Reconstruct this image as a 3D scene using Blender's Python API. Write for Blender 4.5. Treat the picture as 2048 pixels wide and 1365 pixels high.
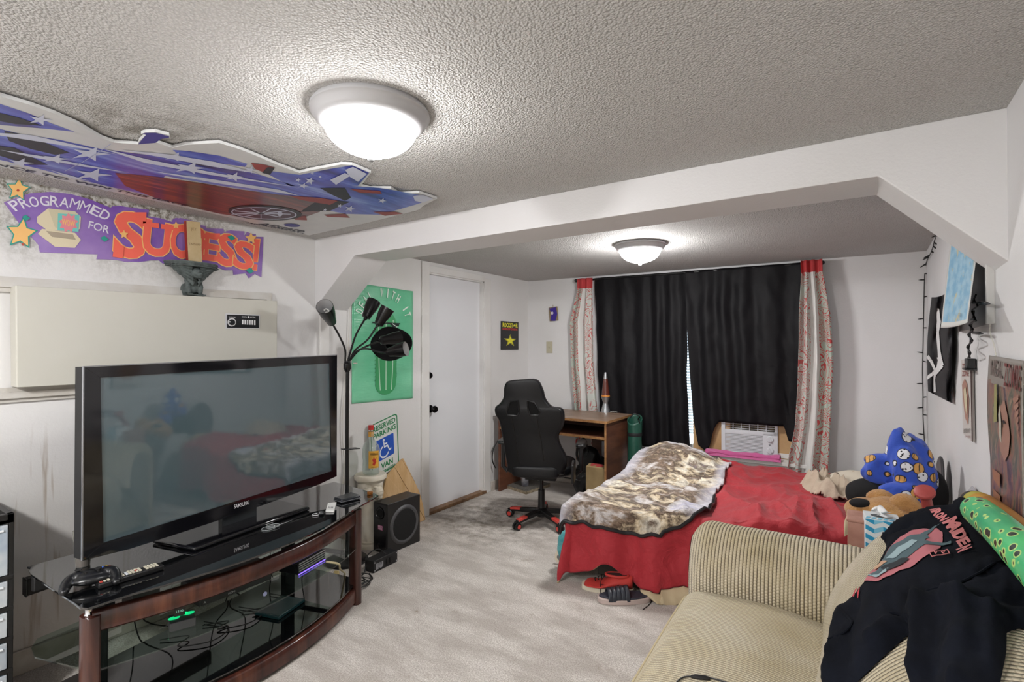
import bpy, bmesh, math, random
from math import sin, cos, pi, radians, sqrt, atan2, hypot
from mathutils import Vector, Matrix, noise
from mathutils.geometry import tessellate_polygon
random.seed(7)
sc = bpy.context.scene
COL = sc.collection
for o in list(bpy.data.objects): bpy.data.objects.remove(o)

# ------------------------------------------------------------------ camera
FPX, YAW, PIT, PX0, PY0, CAMZ = 1032.6, 0.5941, 0.0087, 1024.0, 685.8, 1.37
cam_data = bpy.data.cameras.new('camera')
cam_data.sensor_width = 36.0
cam_data.lens = FPX / 2048 * 36.0
cam_data.shift_y = (PY0 - 682.5) / 2048
cam_data.clip_start = 0.02
cam = bpy.data.objects.new('camera', cam_data)
COL.objects.link(cam)
cam.location = (0, 0, CAMZ)
cam.rotation_euler = (pi / 2 + PIT, 0, YAW)
sc.camera = cam

# ------------------------------------------------------------------ light and exposure
world = bpy.data.worlds.new('daylight')
sc.world = world
world.use_nodes = True
world.node_tree.nodes['Background'].inputs[0].default_value = (0.85, 0.92, 1.0, 1)
world.node_tree.nodes['Background'].inputs[1].default_value = 1.0
LAMP_NEAR, LAMP_FAR, LAMP_FILL = 15.0, 40.0, 95.0     # emission strength of the frosted domes, the last an added unseen fill
sc.view_settings.view_transform = 'Standard'
sc.view_settings.look = 'None'
sc.view_settings.gamma = 1.0
sc.view_settings.use_curve_mapping = False
sc.view_settings.exposure = 1.95
sc.cycles.max_bounces = 10
sc.cycles.diffuse_bounces = 6
sc.cycles.glossy_bounces = 5
sc.cycles.transmission_bounces = 8
sc.cycles.transparent_max_bounces = 16
sc.cycles.use_denoising = True

# ------------------------------------------------------------------ helpers
_s, _c, _sp, _cp = sin(YAW), cos(YAW), sin(PIT), cos(PIT)
def ray(px, py):
    x = (px - PX0) / FPX; y = -(py - PY0) / FPX
    dep = _cp - y * _sp; z = _sp + y * _cp
    return Vector((_c * x - _s * dep, _s * x + _c * dep, z))
def at(px, py, ax, v):
    """the point of the plane ax = v seen at pixel (px, py) of the photograph"""
    d = ray(px, py); i = 'xyz'.index(ax); o = Vector((0, 0, CAMZ))
    return o + d * ((v - o[i]) / d[i])
def at_plane(px, py, p0, n):
    d = ray(px, py); o = Vector((0, 0, CAMZ))
    return o + d * ((Vector(p0) - o).dot(n) / d.dot(n))

def lin(h):
    if isinstance(h, str):
        h = h.lstrip('#'); rgb = [int(h[i:i + 2], 16) / 255 for i in (0, 2, 4)]
    else: rgb = h
    return tuple(c / 12.92 if c <= .04045 else ((c + .055) / 1.055) ** 2.4 for c in rgb) + (1,)

class N:
    """small node-tree writer"""
    def __init__(s, name):
        s.m = bpy.data.materials.new(name); s.m.use_nodes = True
        s.t = s.m.node_tree; s.b = s.t.nodes['Principled BSDF']; s.out = s.t.nodes['Material Output']
        s._tc = None
    def n(s, typ, **kw):
        nd = s.t.nodes.new(typ)
        for k, v in kw.items():
            if k.startswith('_'): setattr(nd, k[1:], v)
            else:
                key = int(k[1:]) if k[0] == 'i' and k[1:].isdigit() else k.replace('_', ' ')
                s.set(nd.inputs[key], v)
        return nd
    def set(s, inp, v):
        if isinstance(v, bpy.types.NodeSocket): s.t.links.new(v, inp)
        else: inp.default_value = v
    def coord(s, which='Object'):
        if s._tc is None: s._tc = s.t.nodes.new('ShaderNodeTexCoord')
        return s._tc.outputs[which]
    def map(s, scale=(1, 1, 1), which='Object', rot=(0, 0, 0), loc=(0, 0, 0)):
        return s.n('ShaderNodeMapping', Vector=s.coord(which), Scale=scale, Rotation=rot, Location=loc).outputs[0]
    def noise(s, scale=5, detail=4, rough=.5, vec=None, dist=0, out=0):
        return s.n('ShaderNodeTexNoise', Vector=vec if vec else s.coord(), Scale=scale, Detail=detail, Roughness=rough, Distortion=dist).outputs[out]
    def vor(s, scale=5, vec=None, feature='F1', rand=1.0, out='Distance'):
        return s.n('ShaderNodeTexVoronoi', _feature=feature, Vector=vec if vec else s.coord(), Scale=scale, Randomness=rand).outputs[out]
    def wave(s, scale=5, vec=None, dist=0, dirn='X', prof='SIN', detail=2, dscale=1):
        return s.n('ShaderNodeTexWave', _bands_direction=dirn, _wave_profile=prof, Vector=vec if vec else s.coord(), Scale=scale, Distortion=dist, Detail=detail, i4=dscale).outputs[1]
    def ramp(s, fac, stops, interp='LINEAR'):
        r = s.n('ShaderNodeValToRGB', Fac=fac); cr = r.color_ramp; cr.interpolation = interp
        while len(cr.elements) < len(stops): cr.elements.new(.5)
        for e, (p, c) in zip(cr.elements, stops):
            e.position = p; e.color = c if isinstance(c, tuple) and len(c) == 4 else (lin(c) if isinstance(c, str) else (c, c, c, 1))
        return r.outputs[0]
    def mix(s, fac, a, b, mode='MIX'):
        nd = s.t.nodes.new('ShaderNodeMix'); nd.data_type = 'RGBA'; nd.blend_type = mode
        s.set(nd.inputs[0], fac)
        for i, v in ((6, a), (7, b)): s.set(nd.inputs[i], lin(v) if isinstance(v, str) else v)
        return nd.outputs[2]
    def math(s, op, a, b=0.0, c=0.0, clamp=False):
        nd = s.t.nodes.new('ShaderNodeMath'); nd.operation = op; nd.use_clamp = clamp
        s.set(nd.inputs[0], a); s.set(nd.inputs[1], b)
        if op in ('MULTIPLY_ADD', 'SMOOTH_MIN'): s.set(nd.inputs[2], c)
        return nd.outputs[0]
    def xyz(s, vec=None):
        nd = s.n('ShaderNodeSeparateXYZ', Vector=vec if vec else s.coord()); return nd.outputs
    def bump(s, h, strength=.3, dist=.01, prev=None):
        nd = s.n('ShaderNodeBump', Height=h, Strength=strength, Distance=dist)
        if prev: s.set(nd.inputs['Normal'], prev)
        s.t.links.new(nd.outputs[0], s.b.inputs['Normal']); return nd.outputs[0]
    def p(s, **kw):
        for k, v in kw.items():
            key = k.replace('_', ' ')
            if key == 'Color': key = 'Base Color'
            if isinstance(v, str): v = lin(v)
            s.set(s.b.inputs[key], v)
        return s
_mats = {}
def mat(name, col, rough=.6, metal=0.0, bump=None, vary=None, sheen=0.0, coat=0.0, emit=0.0, spec=.5, alpha=1.0, sss=0.0):
    """bump = (scale, strength, distance); vary = (scale, other colour, amount)"""
    if name in _mats: return _mats[name]
    q = N(name)
    c = lin(col)
    if vary:
        f = q.ramp(q.noise(vary[0], 5, .6), [(.35, 0.0), (.7, vary[2] if len(vary) > 2 else 1.0)])
        q.p(Color=q.mix(f, c, lin(vary[1])))
    else: q.p(Color=c)
    q.p(Roughness=rough, Metallic=metal)
    q.b.inputs['Specular IOR Level'].default_value = spec
    if sheen: q.p(Sheen_Weight=sheen)
    if coat: q.p(Coat_Weight=coat, Coat_Roughness=.08)
    if emit: q.p(Emission_Color=c, Emission_Strength=emit)
    if alpha < 1: q.p(Alpha=alpha)
    if bump: q.bump(q.noise(bump[0], 4, .6), bump[1], bump[2])
    _mats[name] = q.m
    return q.m
def glass(name, tint='#ffffff', gloss=.05, base=.0, basecol='#101010', refl=1.0):
    """thin glass: what lies behind shows through, the surface reflects by Fresnel"""
    if name in _mats: return _mats[name]
    q = N(name); t = q.t
    tr = q.n('ShaderNodeBsdfTransparent', Color=lin(tint))
    gl = q.n('ShaderNodeBsdfGlossy', Roughness=gloss)
    fr = q.n('ShaderNodeFresnel', IOR=1.5)
    bf = q.math('SUBTRACT', 1.0, q.n('ShaderNodeNewGeometry').outputs['Backfacing'])
    m1 = q.n('ShaderNodeMixShader', Fac=q.math('MULTIPLY', q.math('MULTIPLY', fr.outputs[0], bf), refl, clamp=True)); t.links.new(tr.outputs[0], m1.inputs[1]); t.links.new(gl.outputs[0], m1.inputs[2])
    last = m1
    if base > 0:
        df = q.n('ShaderNodeBsdfDiffuse', Color=lin(basecol))
        m2 = q.n('ShaderNodeMixShader', Fac=base); t.links.new(m1.outputs[0], m2.inputs[1]); t.links.new(df.outputs[0], m2.inputs[2]); last = m2
    t.links.new(last.outputs[0], q.out.inputs[0])
    _mats[name] = q.m
    return q.m

class MB:
    """collects geometry in world coordinates"""
    def __init__(s, T=None):
        s.v = []; s.f = []; s.m = []; s.uv = {}; s.T = T or Matrix.Identity(4)
    def add(s, pts):
        b = len(s.v); s.v += [s.T @ Vector(p) for p in pts]; return b
    def face(s, idx, m=0): s.f.append(tuple(idx)); s.m.append(m); return s
    def quad(s, a, b, c, d, m=0):
        i = s.add([a, b, c, d]); s.face((i, i + 1, i + 2, i + 3), m); return s
    def box(s, x0, y0, z0, x1, y1, z1, m=0):
        i = s.add([(x0, y0, z0), (x1, y0, z0), (x1, y1, z0), (x0, y1, z0), (x0, y0, z1), (x1, y0, z1), (x1, y1, z1), (x0, y1, z1)])
        for q in ((0, 3, 2, 1), (4, 5, 6, 7), (0, 1, 5, 4), (1, 2, 6, 5), (2, 3, 7, 6), (3, 0, 4, 7)): s.face([i + k for k in q], m)
        return s
    def poly(s, pts, m=0):
        """flat polygon of 3-D points, tessellated"""
        i = s.add(pts)
        loc = [s.v[i + k] for k in range(len(pts))]
        for t in tessellate_polygon([loc]): s.face([i + k for k in t], m)
        return s
    def prism(s, pts, off, m=0, mcap=None, mside=None):
        """3-D polygon extruded by vector off"""
        n = len(pts); off = Vector(off)
        i = s.add([Vector(p) for p in pts] + [Vector(p) + off for p in pts])
        tris = tessellate_polygon([[s.v[i + k] for k in range(n)]])
        nn = Vector((0, 0, 0))
        for k in range(n): nn += s.v[i + k].cross(s.v[i + (k + 1) % n])
        offw = s.T.to_3x3() @ off
        flip = nn.dot(offw) > 0
        for t in tris:
            t = list(t); a, b, c = (s.v[i + k] for k in t)
            nt = (b - a).cross(c - a)
            if nt.dot(offw) > 0: t = t[::-1]
            s.face([i + k for k in t], m); s.face([i + n + k for k in t[::-1]], m if mcap is None else mcap)
        for k in range(n):
            k2 = (k + 1) % n
            q = [i + k, i + k2, i + n + k2, i + n + k]
            s.face(q if flip else q[::-1], m if mside is None else mside)
        return s
    def tube(s, pts, r, n=8, m=0, caps=True, closed=False, flat=1.0):
        pts = [Vector(p) for p in pts]; L = len(pts)
        rr = r if isinstance(r, (list, tuple)) else [r] * L
        base = None; rings = []; prev = None
        for k, p in enumerate(pts):
            a = pts[(k - 1) % L] if (k > 0 or closed) else p
            b = pts[(k + 1) % L] if (k < L - 1 or closed) else p
            d = (b - a); d = d.normalized() if d.length > 1e-9 else Vector((0, 0, 1))
            if prev is None:
                up = Vector((0, 0, 1)) if abs(d.z) < .95 else Vector((1, 0, 0))
                x = d.cross(up).normalized()
            else:
                x = (prev - d * prev.dot(d)); x = x.normalized() if x.length > 1e-6 else d.orthogonal().normalized()
            prev = x; y = d.cross(x).normalized()
            rings.append(s.add([p + x * cos(2 * pi * j / n) * rr[k] + y * sin(2 * pi * j / n) * rr[k] * flat for j in range(n)]))
        for k in range(L if closed else L - 1):
            a, b = rings[k], rings[(k + 1) % L]
            for j in range(n): s.face((a + j, a + (j + 1) % n, b + (j + 1) % n, b + j), m)
        if caps and not closed:
            s.face([rings[0] + j for j in range(n)][::-1], m); s.face([rings[-1] + j for j in range(n)], m)
        return s
    def lathe(s, prof, M=None, n=24, m=0, ms=None, sx=1, sy=1):
        M = M or Matrix.Identity(4); rings = []
        for r, z in prof:
            r = max(r, 1e-5)
            rings.append(s.add([M @ Vector((r * cos(2 * pi * j / n) * sx, r * sin(2 * pi * j / n) * sy, z)) for j in range(n)]))
        for k in range(len(prof) - 1):
            a, b = rings[k], rings[k + 1]
            for j in range(n): s.face((a + j, a + (j + 1) % n, b + (j + 1) % n, b + j), m if ms is None else ms[k])
        return s
    def ball(s, c, r, n=16, m=0, M=None, fn=None):
        rx, ry, rz = (r, r, r) if not isinstance(r, (tuple, list)) else r
        R = M or Matrix.Identity(3); nv = max(6, n // 2); rings = []; c = Vector(c)
        for i in range(nv + 1):
            th = pi * i / nv; pts = []
            for j in range(n):
                ph = 2 * pi * j / n
                d = Vector((sin(th) * cos(ph), sin(th) * sin(ph), -cos(th)))
                k = fn(d) if fn else 1.0
                pts.append(c + R @ Vector((d.x * rx * k, d.y * ry * k, d.z * rz * k)))
            rings.append(s.add(pts))
        for i in range(nv):
            a, b = rings[i], rings[i + 1]
            for j in range(n): s.face((a + j, a + (j + 1) % n, b + (j + 1) % n, b + j), m)
        return s
    def grid(s, fn, nu, nv, m=0, uv=None, closeu=False, keep=None):
        P = [[Vector(fn(i / nu, j / nv)) for j in range(nv + 1)] for i in range(nu + 1)]
        b = s.add([p for row in P for p in row]); w = nv + 1
        for i in range(nu):
            for j in range(nv):
                if keep and not keep((i + .5) / nu, (j + .5) / nv): continue
                s.f.append((b + i * w + j, b + (i + 1) * w + j, b + (i + 1) * w + j + 1, b + i * w + j + 1))
                s.m.append(m if not callable(m) else m((i + .5) / nu, (j + .5) / nv))
                if uv:
                    s.uv[len(s.f) - 1] = [uv(i / nu, j / nv), uv((i + 1) / nu, j / nv), uv((i + 1) / nu, (j + 1) / nv), uv(i / nu, (j + 1) / nv)]
        return s
    def text(s, txt, M, size=1.0, m=0, fit=None, offset=0.0, extrude=0.0, align='CENTER', spacing=1.0, shear=0.0, res=3):
        """M maps text xy-plane to the world; fit=(x0,y0,x1,y1) squeezes the text into that box"""
        cu = bpy.data.curves.new('t', 'FONT'); cu.body = txt; cu.size = size; cu.offset = offset
        cu.extrude = extrude; cu.align_x = align; cu.resolution_u = res; cu.space_character = spacing; cu.shear = shear
        ob = bpy.data.objects.new('t', cu); COL.objects.link(ob)
        dg = bpy.context.evaluated_depsgraph_get()
        me = bpy.data.meshes.new_from_object(ob.evaluated_get(dg))
        vs = [v.co.copy() for v in me.vertices]; fs = [tuple(p.vertices) for p in me.polygons]
        bpy.data.objects.remove(ob); bpy.data.curves.remove(cu); bpy.data.meshes.remove(me)
        if not vs: return s
        if fit:
            x0 = min(v.x for v in vs); x1 = max(v.x for v in vs); y0 = min(v.y for v in vs); y1 = max(v.y for v in vs)
            vs = [Vector((fit[0] + (v.x - x0) / max(x1 - x0, 1e-6) * (fit[2] - fit[0]), fit[1] + (v.y - y0) / max(y1 - y0, 1e-6) * (fit[3] - fit[1]), v.z)) for v in vs]
        b = s.add([M @ v for v in vs])
        for f in fs: s.face([b + k for k in f], m)
        return s

def _mesh(name, mb, mats, inv):
    me = bpy.data.meshes.new(name)
    me.from_pydata([inv @ v for v in mb.v], [], mb.f)
    for k in (mats if isinstance(mats, (list, tuple)) else [mats]): me.materials.append(k)
    me.polygons.foreach_set('material_index', mb.m)
    if mb.uv:
        ul = me.uv_layers.new(name='UVMap')
        for fi, uvs in mb.uv.items():
            for li, q in zip(me.polygons[fi].loop_indices, uvs): ul.data[li].uv = q
    me.validate(); me.update()
    return me
def obj(name, mb, mats, parent=None, smooth=40, bevel=0, sub=0, solid=0, segs=2, label=None, loc=None, solid_off=None, fixn=True, weld=0):
    if parent is None:
        if loc is None:
            xs = [v.x for v in mb.v]; ys = [v.y for v in mb.v]; zs = [v.z for v in mb.v]
            loc = Vector(((min(xs) + max(xs)) / 2, (min(ys) + max(ys)) / 2, min(zs)))
        W = Matrix.Translation(loc)
    else: W = parent['_w']; W = Matrix([W[i * 4:i * 4 + 4] for i in range(4)])
    me = _mesh(name, mb, mats, W.inverted())
    if fixn or weld:
        bm = bmesh.new(); bm.from_mesh(me)
        if weld: bmesh.ops.remove_doubles(bm, verts=bm.verts, dist=weld)
        if fixn: bmesh.ops.recalc_face_normals(bm, faces=bm.faces)
        bm.to_mesh(me); bm.free()
    o = bpy.data.objects.new(name, me); COL.objects.link(o)
    if parent is None: o.matrix_world = W; o.location = loc
    else: o.parent = parent
    o['_w'] = [x for r in W for x in r]
    if smooth:
        me.polygons.foreach_set('use_smooth', [True] * len(me.polygons))
        me.set_sharp_from_angle(angle=radians(smooth))
    if solid:
        md = o.modifiers.new('solid', 'SOLIDIFY'); md.thickness = solid; md.offset = -1
        if solid_off: md.material_offset = solid_off; md.material_offset_rim = solid_off
    if bevel:
        md = o.modifiers.new('bevel', 'BEVEL'); md.width = bevel; md.segments = segs; md.limit_method = 'ANGLE'; md.angle_limit = radians(40)
    if sub:
        md = o.modifiers.new('sub', 'SUBSURF'); md.levels = sub; md.render_levels = sub
    if label: o['label'] = label
    return o
def tag(o, label, cat, group=None, kind=None):
    o['label'] = label; o['category'] = cat
    if group: o['group'] = group
    if kind: o['kind'] = kind
    return o
def thing(name, label, cat, loc, group=None):
    o = bpy.data.objects.new(name, None); COL.objects.link(o); o.location = loc; o.empty_display_size = .05
    o['_w'] = [x for r in Matrix.Translation(Vector(loc)) for x in r]
    return tag(o, label, cat, group)
def struct(o): o['kind'] = 'structure'; return o
def frame(x, y, z, o=(0, 0, 0)):
    """matrix with the given axes as columns"""
    M = Matrix.Identity(4)
    for i, a in enumerate((x, y, z)):
        for k in range(3): M[k][i] = a[k]
    for k in range(3): M[k][3] = o[k]
    return M
def fbm(x, y, z=0.0, s=1.0): return noise.fractal(Vector((x * s, y * s, z * s)), 1.0, 2.0, 3)
def nz(x, y, z=0.0): return noise.noise(Vector((x, y, z)))
def smooth01(t): t = max(0., min(1., t)); return t * t * (3 - 2 * t)
def spline(pts, k=6):
    """Catmull-Rom through the points"""
    P = [Vector(p) for p in pts]; P = [P[0] * 2 - P[1]] + P + [P[-1] * 2 - P[-2]]; out = []
    for i in range(1, len(P) - 2):
        for j in range(k):
            t = j / k; a, b, c, d = P[i - 1:i + 3]
            out.append(.5 * ((2 * b) + (c - a) * t + (2 * a - 5 * b + 4 * c - d) * t * t + (3 * b - a - 3 * c + d) * t ** 3))
    out.append(P[-2]); return out

# ------------------------------------------------------------------ dimensions of the room
LX, H = -2.93, 2.07
BEAM0, BEAM1 = 2.054, 2.31
def BY(x): return 4.645 + .045 * (x + 2.93)       # face of the back wall
def RX(y): return .357 + max(0., y - 2.05) * .016  # face of the right wall
YN = -1.7

# ------------------------------------------------------------------ setting materials
def wall_mat():
    q = N('white_wall_paint'); X, Y, Z = q.xyz()[:3]
    base = q.mix(q.ramp(q.noise(1.3, 3), [(.4, 0.0), (.7, 1.0)]), '#dcdbdc', '#d4d3d2')
    q.p(Color=base, Roughness=.55)
    h = q.noise(95, 3, .6); q.bump(h, .22, .004)
    return q.m
def left_wall_mat():
    q = N('stained_wall_paint')
    g = q.n('ShaderNodeNewGeometry').outputs['Position']; X, Y, Z = q.xyz(g)[:3]
    base = q.mix(q.ramp(q.noise(1.3, 3, vec=g), [(.4, 0.0), (.7, 1.0)]), '#dbdad9', '#d3d2cf')
    # mildew under the ceiling, thickest around y = 1.1
    top = q.math('MULTIPLY', q.ramp(Z, [(.0, 0.0), (1.0, 1.0)]), 1.0)
    zt = q.n('ShaderNodeMapRange', Value=Z, i1=1.66, i2=2.05).outputs[0]
    yl = q.n('ShaderNodeMapRange', Value=Y, i1=1.75, i2=1.15).outputs[0]
    sp = q.ramp(q.noise(42, 6, .75, vec=g), [(.42, 0.0), (.62, 1.0)])
    cl = q.ramp(q.noise(4.5, 4, .6, vec=g), [(.32, 0.0), (.54, 1.0)])
    mask = q.math('MULTIPLY', q.math('MULTIPLY', zt, yl, clamp=True), q.math('MULTIPLY', cl, q.math('ADD', sp, .25), clamp=True), clamp=True)
    base = q.mix(q.math('MULTIPLY', mask, 1.0, clamp=True), base, '#5b5340')
    # brown runs low on the wall
    dr = q.ramp(q.noise(1.0, 3, .6, vec=q.n('ShaderNodeMapping', Vector=g, Scale=(1, 17, 1.2)).outputs[0]), [(.56, 0.0), (.62, .8), (.68, .15)])
    lo = q.n('ShaderNodeMapRange', Value=Z, i1=1.05, i2=.75).outputs[0]
    ly = q.n('ShaderNodeMapRange', Value=Y, i1=1.1, i2=.8).outputs[0]
    base = q.mix(q.math('MULTIPLY', dr, q.math('MULTIPLY', lo, ly, clamp=True), clamp=True), base, '#8a7458')
    grime = q.n('ShaderNodeMapRange', Value=Z, i1=.9, i2=.1, i4=.55).outputs[0]
    base = q.mix(q.math('MULTIPLY', grime, ly, clamp=True), base, '#bcb3a8')
    q.p(Color=base, Roughness=.5)
    q.bump(q.noise(90, 3, .6, vec=g), .25, .004)
    return q.m
def ceiling_mat():
    q = N('popcorn_ceiling')
    g = q.n('ShaderNodeNewGeometry').outputs['Position']; X, Y, Z = q.xyz(g)[:3]
    base = q.mix(q.ramp(q.noise(1.1, 3, vec=g), [(.35, 0.0), (.7, 1.0)]), '#e3e1df', '#d9d7d4')
    dx = q.n('ShaderNodeVectorMath', _operation='DISTANCE', i0=g, i1=(-2.05, .75, 2.07)).outputs['Value']
    st = q.n('ShaderNodeMapRange', Value=dx, i1=.5, i2=.1).outputs[0]
    sp = q.ramp(q.noise(9, 6, .7, vec=g), [(.45, 0.0), (.62, 1.0)])
    base = q.mix(q.math('MULTIPLY', q.math('MULTIPLY', st, sp, clamp=True), .8), base, '#6d6453')
    grain = q.ramp(q.vor(150, vec=g), [(.15, 0.0), (.62, 1.0)])
    base = q.mix(grain, base, q.mix(.30, base, '#8b8782'))
    q.p(Color=base, Roughness=.8)
    h1 = q.vor(150, vec=g); h2 = q.noise(120, 4, .6, vec=g)
    h = q.math('SUBTRACT', h2, q.math('MULTIPLY', h1, .9))
    q.bump(h, .9, .012)
    return q.m
def carpet_mat():
    q = N('worn_beige_carpet')
    g = q.n('ShaderNodeNewGeometry').outputs['Position']; X, Y, Z = q.xyz(g)[:3]
    base = q.mix(q.ramp(q.noise(160, 3, .7, vec=g), [(.36, 0.0), (.64, 1.0)]), '#b3aaa1', '#f0ebe5')
    pile = q.ramp(q.noise(1.6, 4, .6, vec=q.n('ShaderNodeMapping', Vector=g, Scale=(1.6, 4.5, 1), Rotation=(0, 0, .5)).outputs[0]), [(.40, 0.0), (.60, .55)])
    base = q.mix(pile, base, '#a39a91')
    # soiled strip in front of the door
    dx = q.n('ShaderNodeVectorMath', _operation='DISTANCE', i0=g, i1=(-2.45, 3.35, 0)).outputs['Value']
    st = q.n('ShaderNodeMapRange', Value=dx, i1=.85, i2=.25).outputs[0]
    sp = q.ramp(q.noise(11, 6, .72, vec=g), [(.42, 0.0), (.66, 1.0)])
    base = q.mix(q.math('MULTIPLY', q.math('MULTIPLY', st, sp, clamp=True), .75), base, '#5d5241')
    spots = q.ramp(q.noise(7, 5, .75, vec=g), [(.6, 0.0), (.75, .6)])
    base = q.mix(spots, base, '#8a7a68')
    q.p(Color=base, Roughness=.95); q.b.inputs['Specular IOR Level'].default_value = .15
    q.bump(q.noise(240, 3, .7, vec=g), .7, .01, )
    return q.m
M_WALL, M_LWALL, M_CEIL, M_CARP = wall_mat(), left_wall_mat(), ceiling_mat(), carpet_mat()
M_TRIM = mat('white_trim_paint', '#dedddb', .4, bump=(60, .05, .002), vary=(2, '#cfccc6', .7))
M_DOOR = mat('door_paint', '#dcdde0', .35, bump=(30, .06, .002))
M_BASEB = mat('scuffed_baseboard', '#c9c3bb', .5, vary=(6, '#8f8273', .8))
M_BLK = mat('black_plastic', '#111112', .35)
M_BLKM = mat('matte_black', '#131314', .65)
M_WHITE = mat('white_plastic', '#e6e6e6', .35)

# ------------------------------------------------------------------ the shell
FX = RX(6) 
struct(obj('floor', MB().box(LX - .15, YN, -.06, .6, 5.0, 0), M_CARP, smooth=0))
struct(obj('ceiling', MB().box(LX - .15, YN, H, .6, 5.0, H + .06), M_CEIL, smooth=0))
w = MB()                                   # left wall with the doorway cut out
DY0, DY1, DZ = at(858, 820, 'x', LX).y - .01, at(963, 820, 'x', LX).y + .035, 1.985
w.box(LX - .12, YN, 0, LX, DY0, H); w.box(LX - .12, DY1, 0, LX, 4.9, H); w.box(LX - .12, DY0, DZ, LX, DY1, H)
struct(obj('wall_left', w, M_LWALL, smooth=0, fixn=False))
w = MB(); WX0, WX1, WZ0, WZ1 = -2.12, -.30, .46, 1.97
def back_piece(x0, x1, z0, z1): w.prism([(x0, BY(x0), z0), (x1, BY(x1), z0), (x1, BY(x1), z1), (x0, BY(x0), z1)], (0, .12, 0))
back_piece(LX - .1, WX0, 0, H); back_piece(WX1, .6, 0, H); back_piece(WX0, WX1, 0, WZ0); back_piece(WX0, WX1, WZ1, H)
struct(obj('wall_back', w, M_WALL, smooth=0))
w = MB(); w.prism([(RX(0), YN, 0), (RX(2.05), 2.05, 0), (RX(5), 5, 0), (.7, 5, 0), (.7, YN, 0)], (0, 0, H))
struct(obj('wall_right', w, M_WALL, smooth=0))
struct(obj('wall_front', MB().box(LX - .12, YN - .1, 0, .6, YN, H), M_WALL, smooth=0))
w = MB(); prof = [(LX, H), (RX(2.1) + .02, H), (RX(2.1) + .02, 1.6), (.05, 1.926), (-2.54, 1.926), (LX, 1.62)]
w.prism([(x, BEAM0, z) for x, z in prof], (0, BEAM1 - BEAM0, 0))
tag(struct(obj('ceiling_beam', w, M_WALL, smooth=0, bevel=.004)), 'white boxed beam across the ceiling with slanted ends', 'beam')
# narrow strips on the left wall beside the beam
struct(obj('trim_1', MB().box(LX, BEAM0 + .03, 0, LX + .02, BEAM0 + .1, 1.62), M_TRIM, bevel=.003))
# baseboards
struct(obj('baseboard_left', MB().box(LX, YN, 0, LX + .016, DY0 - .08, .1).box(LX, DY1 + .1, 0, LX + .016, 4.64, .09), M_BASEB, bevel=.004))
w = MB(); w.prism([(LX, BY(LX), 0), (RX(4.8), BY(.4), 0), (RX(4.8), BY(.4) - .016, 0), (LX, BY(LX) - .016, 0)], (0, 0, .09))
struct(obj('baseboard_back', w, M_BASEB, bevel=.003))

# door
d = struct(obj('door_1', MB().box(LX - .075, DY0 + .012, .027, LX - .04, DY1 - .012, DZ - .012), M_DOOR, smooth=0, bevel=.002))
fr = MB().box(LX - .12, DY0, .0, LX, DY0 + .012, DZ).box(LX - .12, DY1 - .012, 0, LX, DY1, DZ).box(LX - .12, DY0, DZ - .012, LX, DY1, DZ)
obj('door_frame', fr, M_TRIM, d, bevel=.001)
ca = MB(); ca.box(LX, DY0 - .085, 0, LX + .014, DY0 + .002, H - .004); ca.box(LX, DY1 - .002, 0, LX + .014, DY1 + .095, H - .06); ca.box(LX, DY0, DZ - .002, LX + .014, DY1, H - .03)
obj('door_casing', ca, M_TRIM, d, bevel=.003)
obj('threshold', MB().box(LX - .1, DY0, 0, LX + .02, DY1 + .02, .028), mat('threshold_wood', '#8a6a4c', .5, vary=(30, '#5f432c')), d, bevel=.004)
kn = MB(); KM = frame((0, 1, 0), (0, 0, 1), (1, 0, 0), (LX - .04, DY0 + .065, at(860, 820, 'x', LX).z))
kn.lathe([(0, 0), (.032, 0), (.032, .006), (.012, .01), (.011, .03), (.026, .04), (.03, .055), (.022, .068), (0, .07)], KM, 20)
obj('door_knob', kn, mat('oil_black_metal', '#0e0d0e', .25, .6), d)
kn = MB(); KM = frame((0, 1, 0), (0, 0, 1), (1, 0, 0), (LX - .04, DY0 + .045, at(858, 752, 'x', LX).z))
kn.lathe([(0, 0), (.03, 0), (.028, .018), (.02, .03), (0, .032)], KM, 20)
obj('deadbolt', kn, _mats['oil_black_metal'], d)

# window: frame, panes, blind slats, plywood filler round the cooler
wd = struct(obj('window_1', MB().box(WX0, BY(WX0) + .03, WZ0, WX0 + .05, BY(WX0) + .1, WZ1).box(WX1 - .05, BY(WX1) + .03, WZ0, WX1, BY(WX1) + .1, WZ1)
    .box(WX0, BY(-1.2) + .03, WZ1 - .05, WX1, BY(-1.2) + .1, WZ1).box(WX0, BY(-1.2) + .02, WZ0, WX1, BY(-1.2) + .1, WZ0 + .04).box(-1.24, BY(-1.2) + .04, WZ0, -1.19, BY(-1.2) + .09, WZ1), M_TRIM, bevel=.003))
obj('window_pane', MB().box(WX0 + .04, BY(-1.7) + .06, WZ0 + .03, -1.23, BY(-1.7) + .065, WZ1 - .04), glass('window_glass', '#f4fbff'), wd)
obj('window_pane', MB().box(-1.2, BY(-.8) + .06, .78, WX1 - .04, BY(-.8) + .065, WZ1 - .04), glass('window_glass'), wd)
M_SLAT = mat('blind_slat_white', '#ecebe8', .5)
sl = None
for i in range(52):
    z = .60 + i * .026
    if sl is None:
        T = Matrix.Translation((-1.2, BY(-1.2) + .045, z)) @ Matrix.Rotation(radians(2.6), 4, 'Z') @ Matrix.Rotation(radians(38), 4, 'X')
        sl = obj('blind_slat', MB(T).box(-.89, -.012, -.0006, .89, .012, .0006), M_SLAT, wd, smooth=0); z0 = z
    else:
        c = sl.copy(); COL.objects.link(c); c.parent = wd; c.location = (0, 0, z - z0)
M_PLY = mat('plywood', '#b8966a', .55, vary=(7, '#9a774c', .8), bump=(60, .1, .002))
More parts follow.
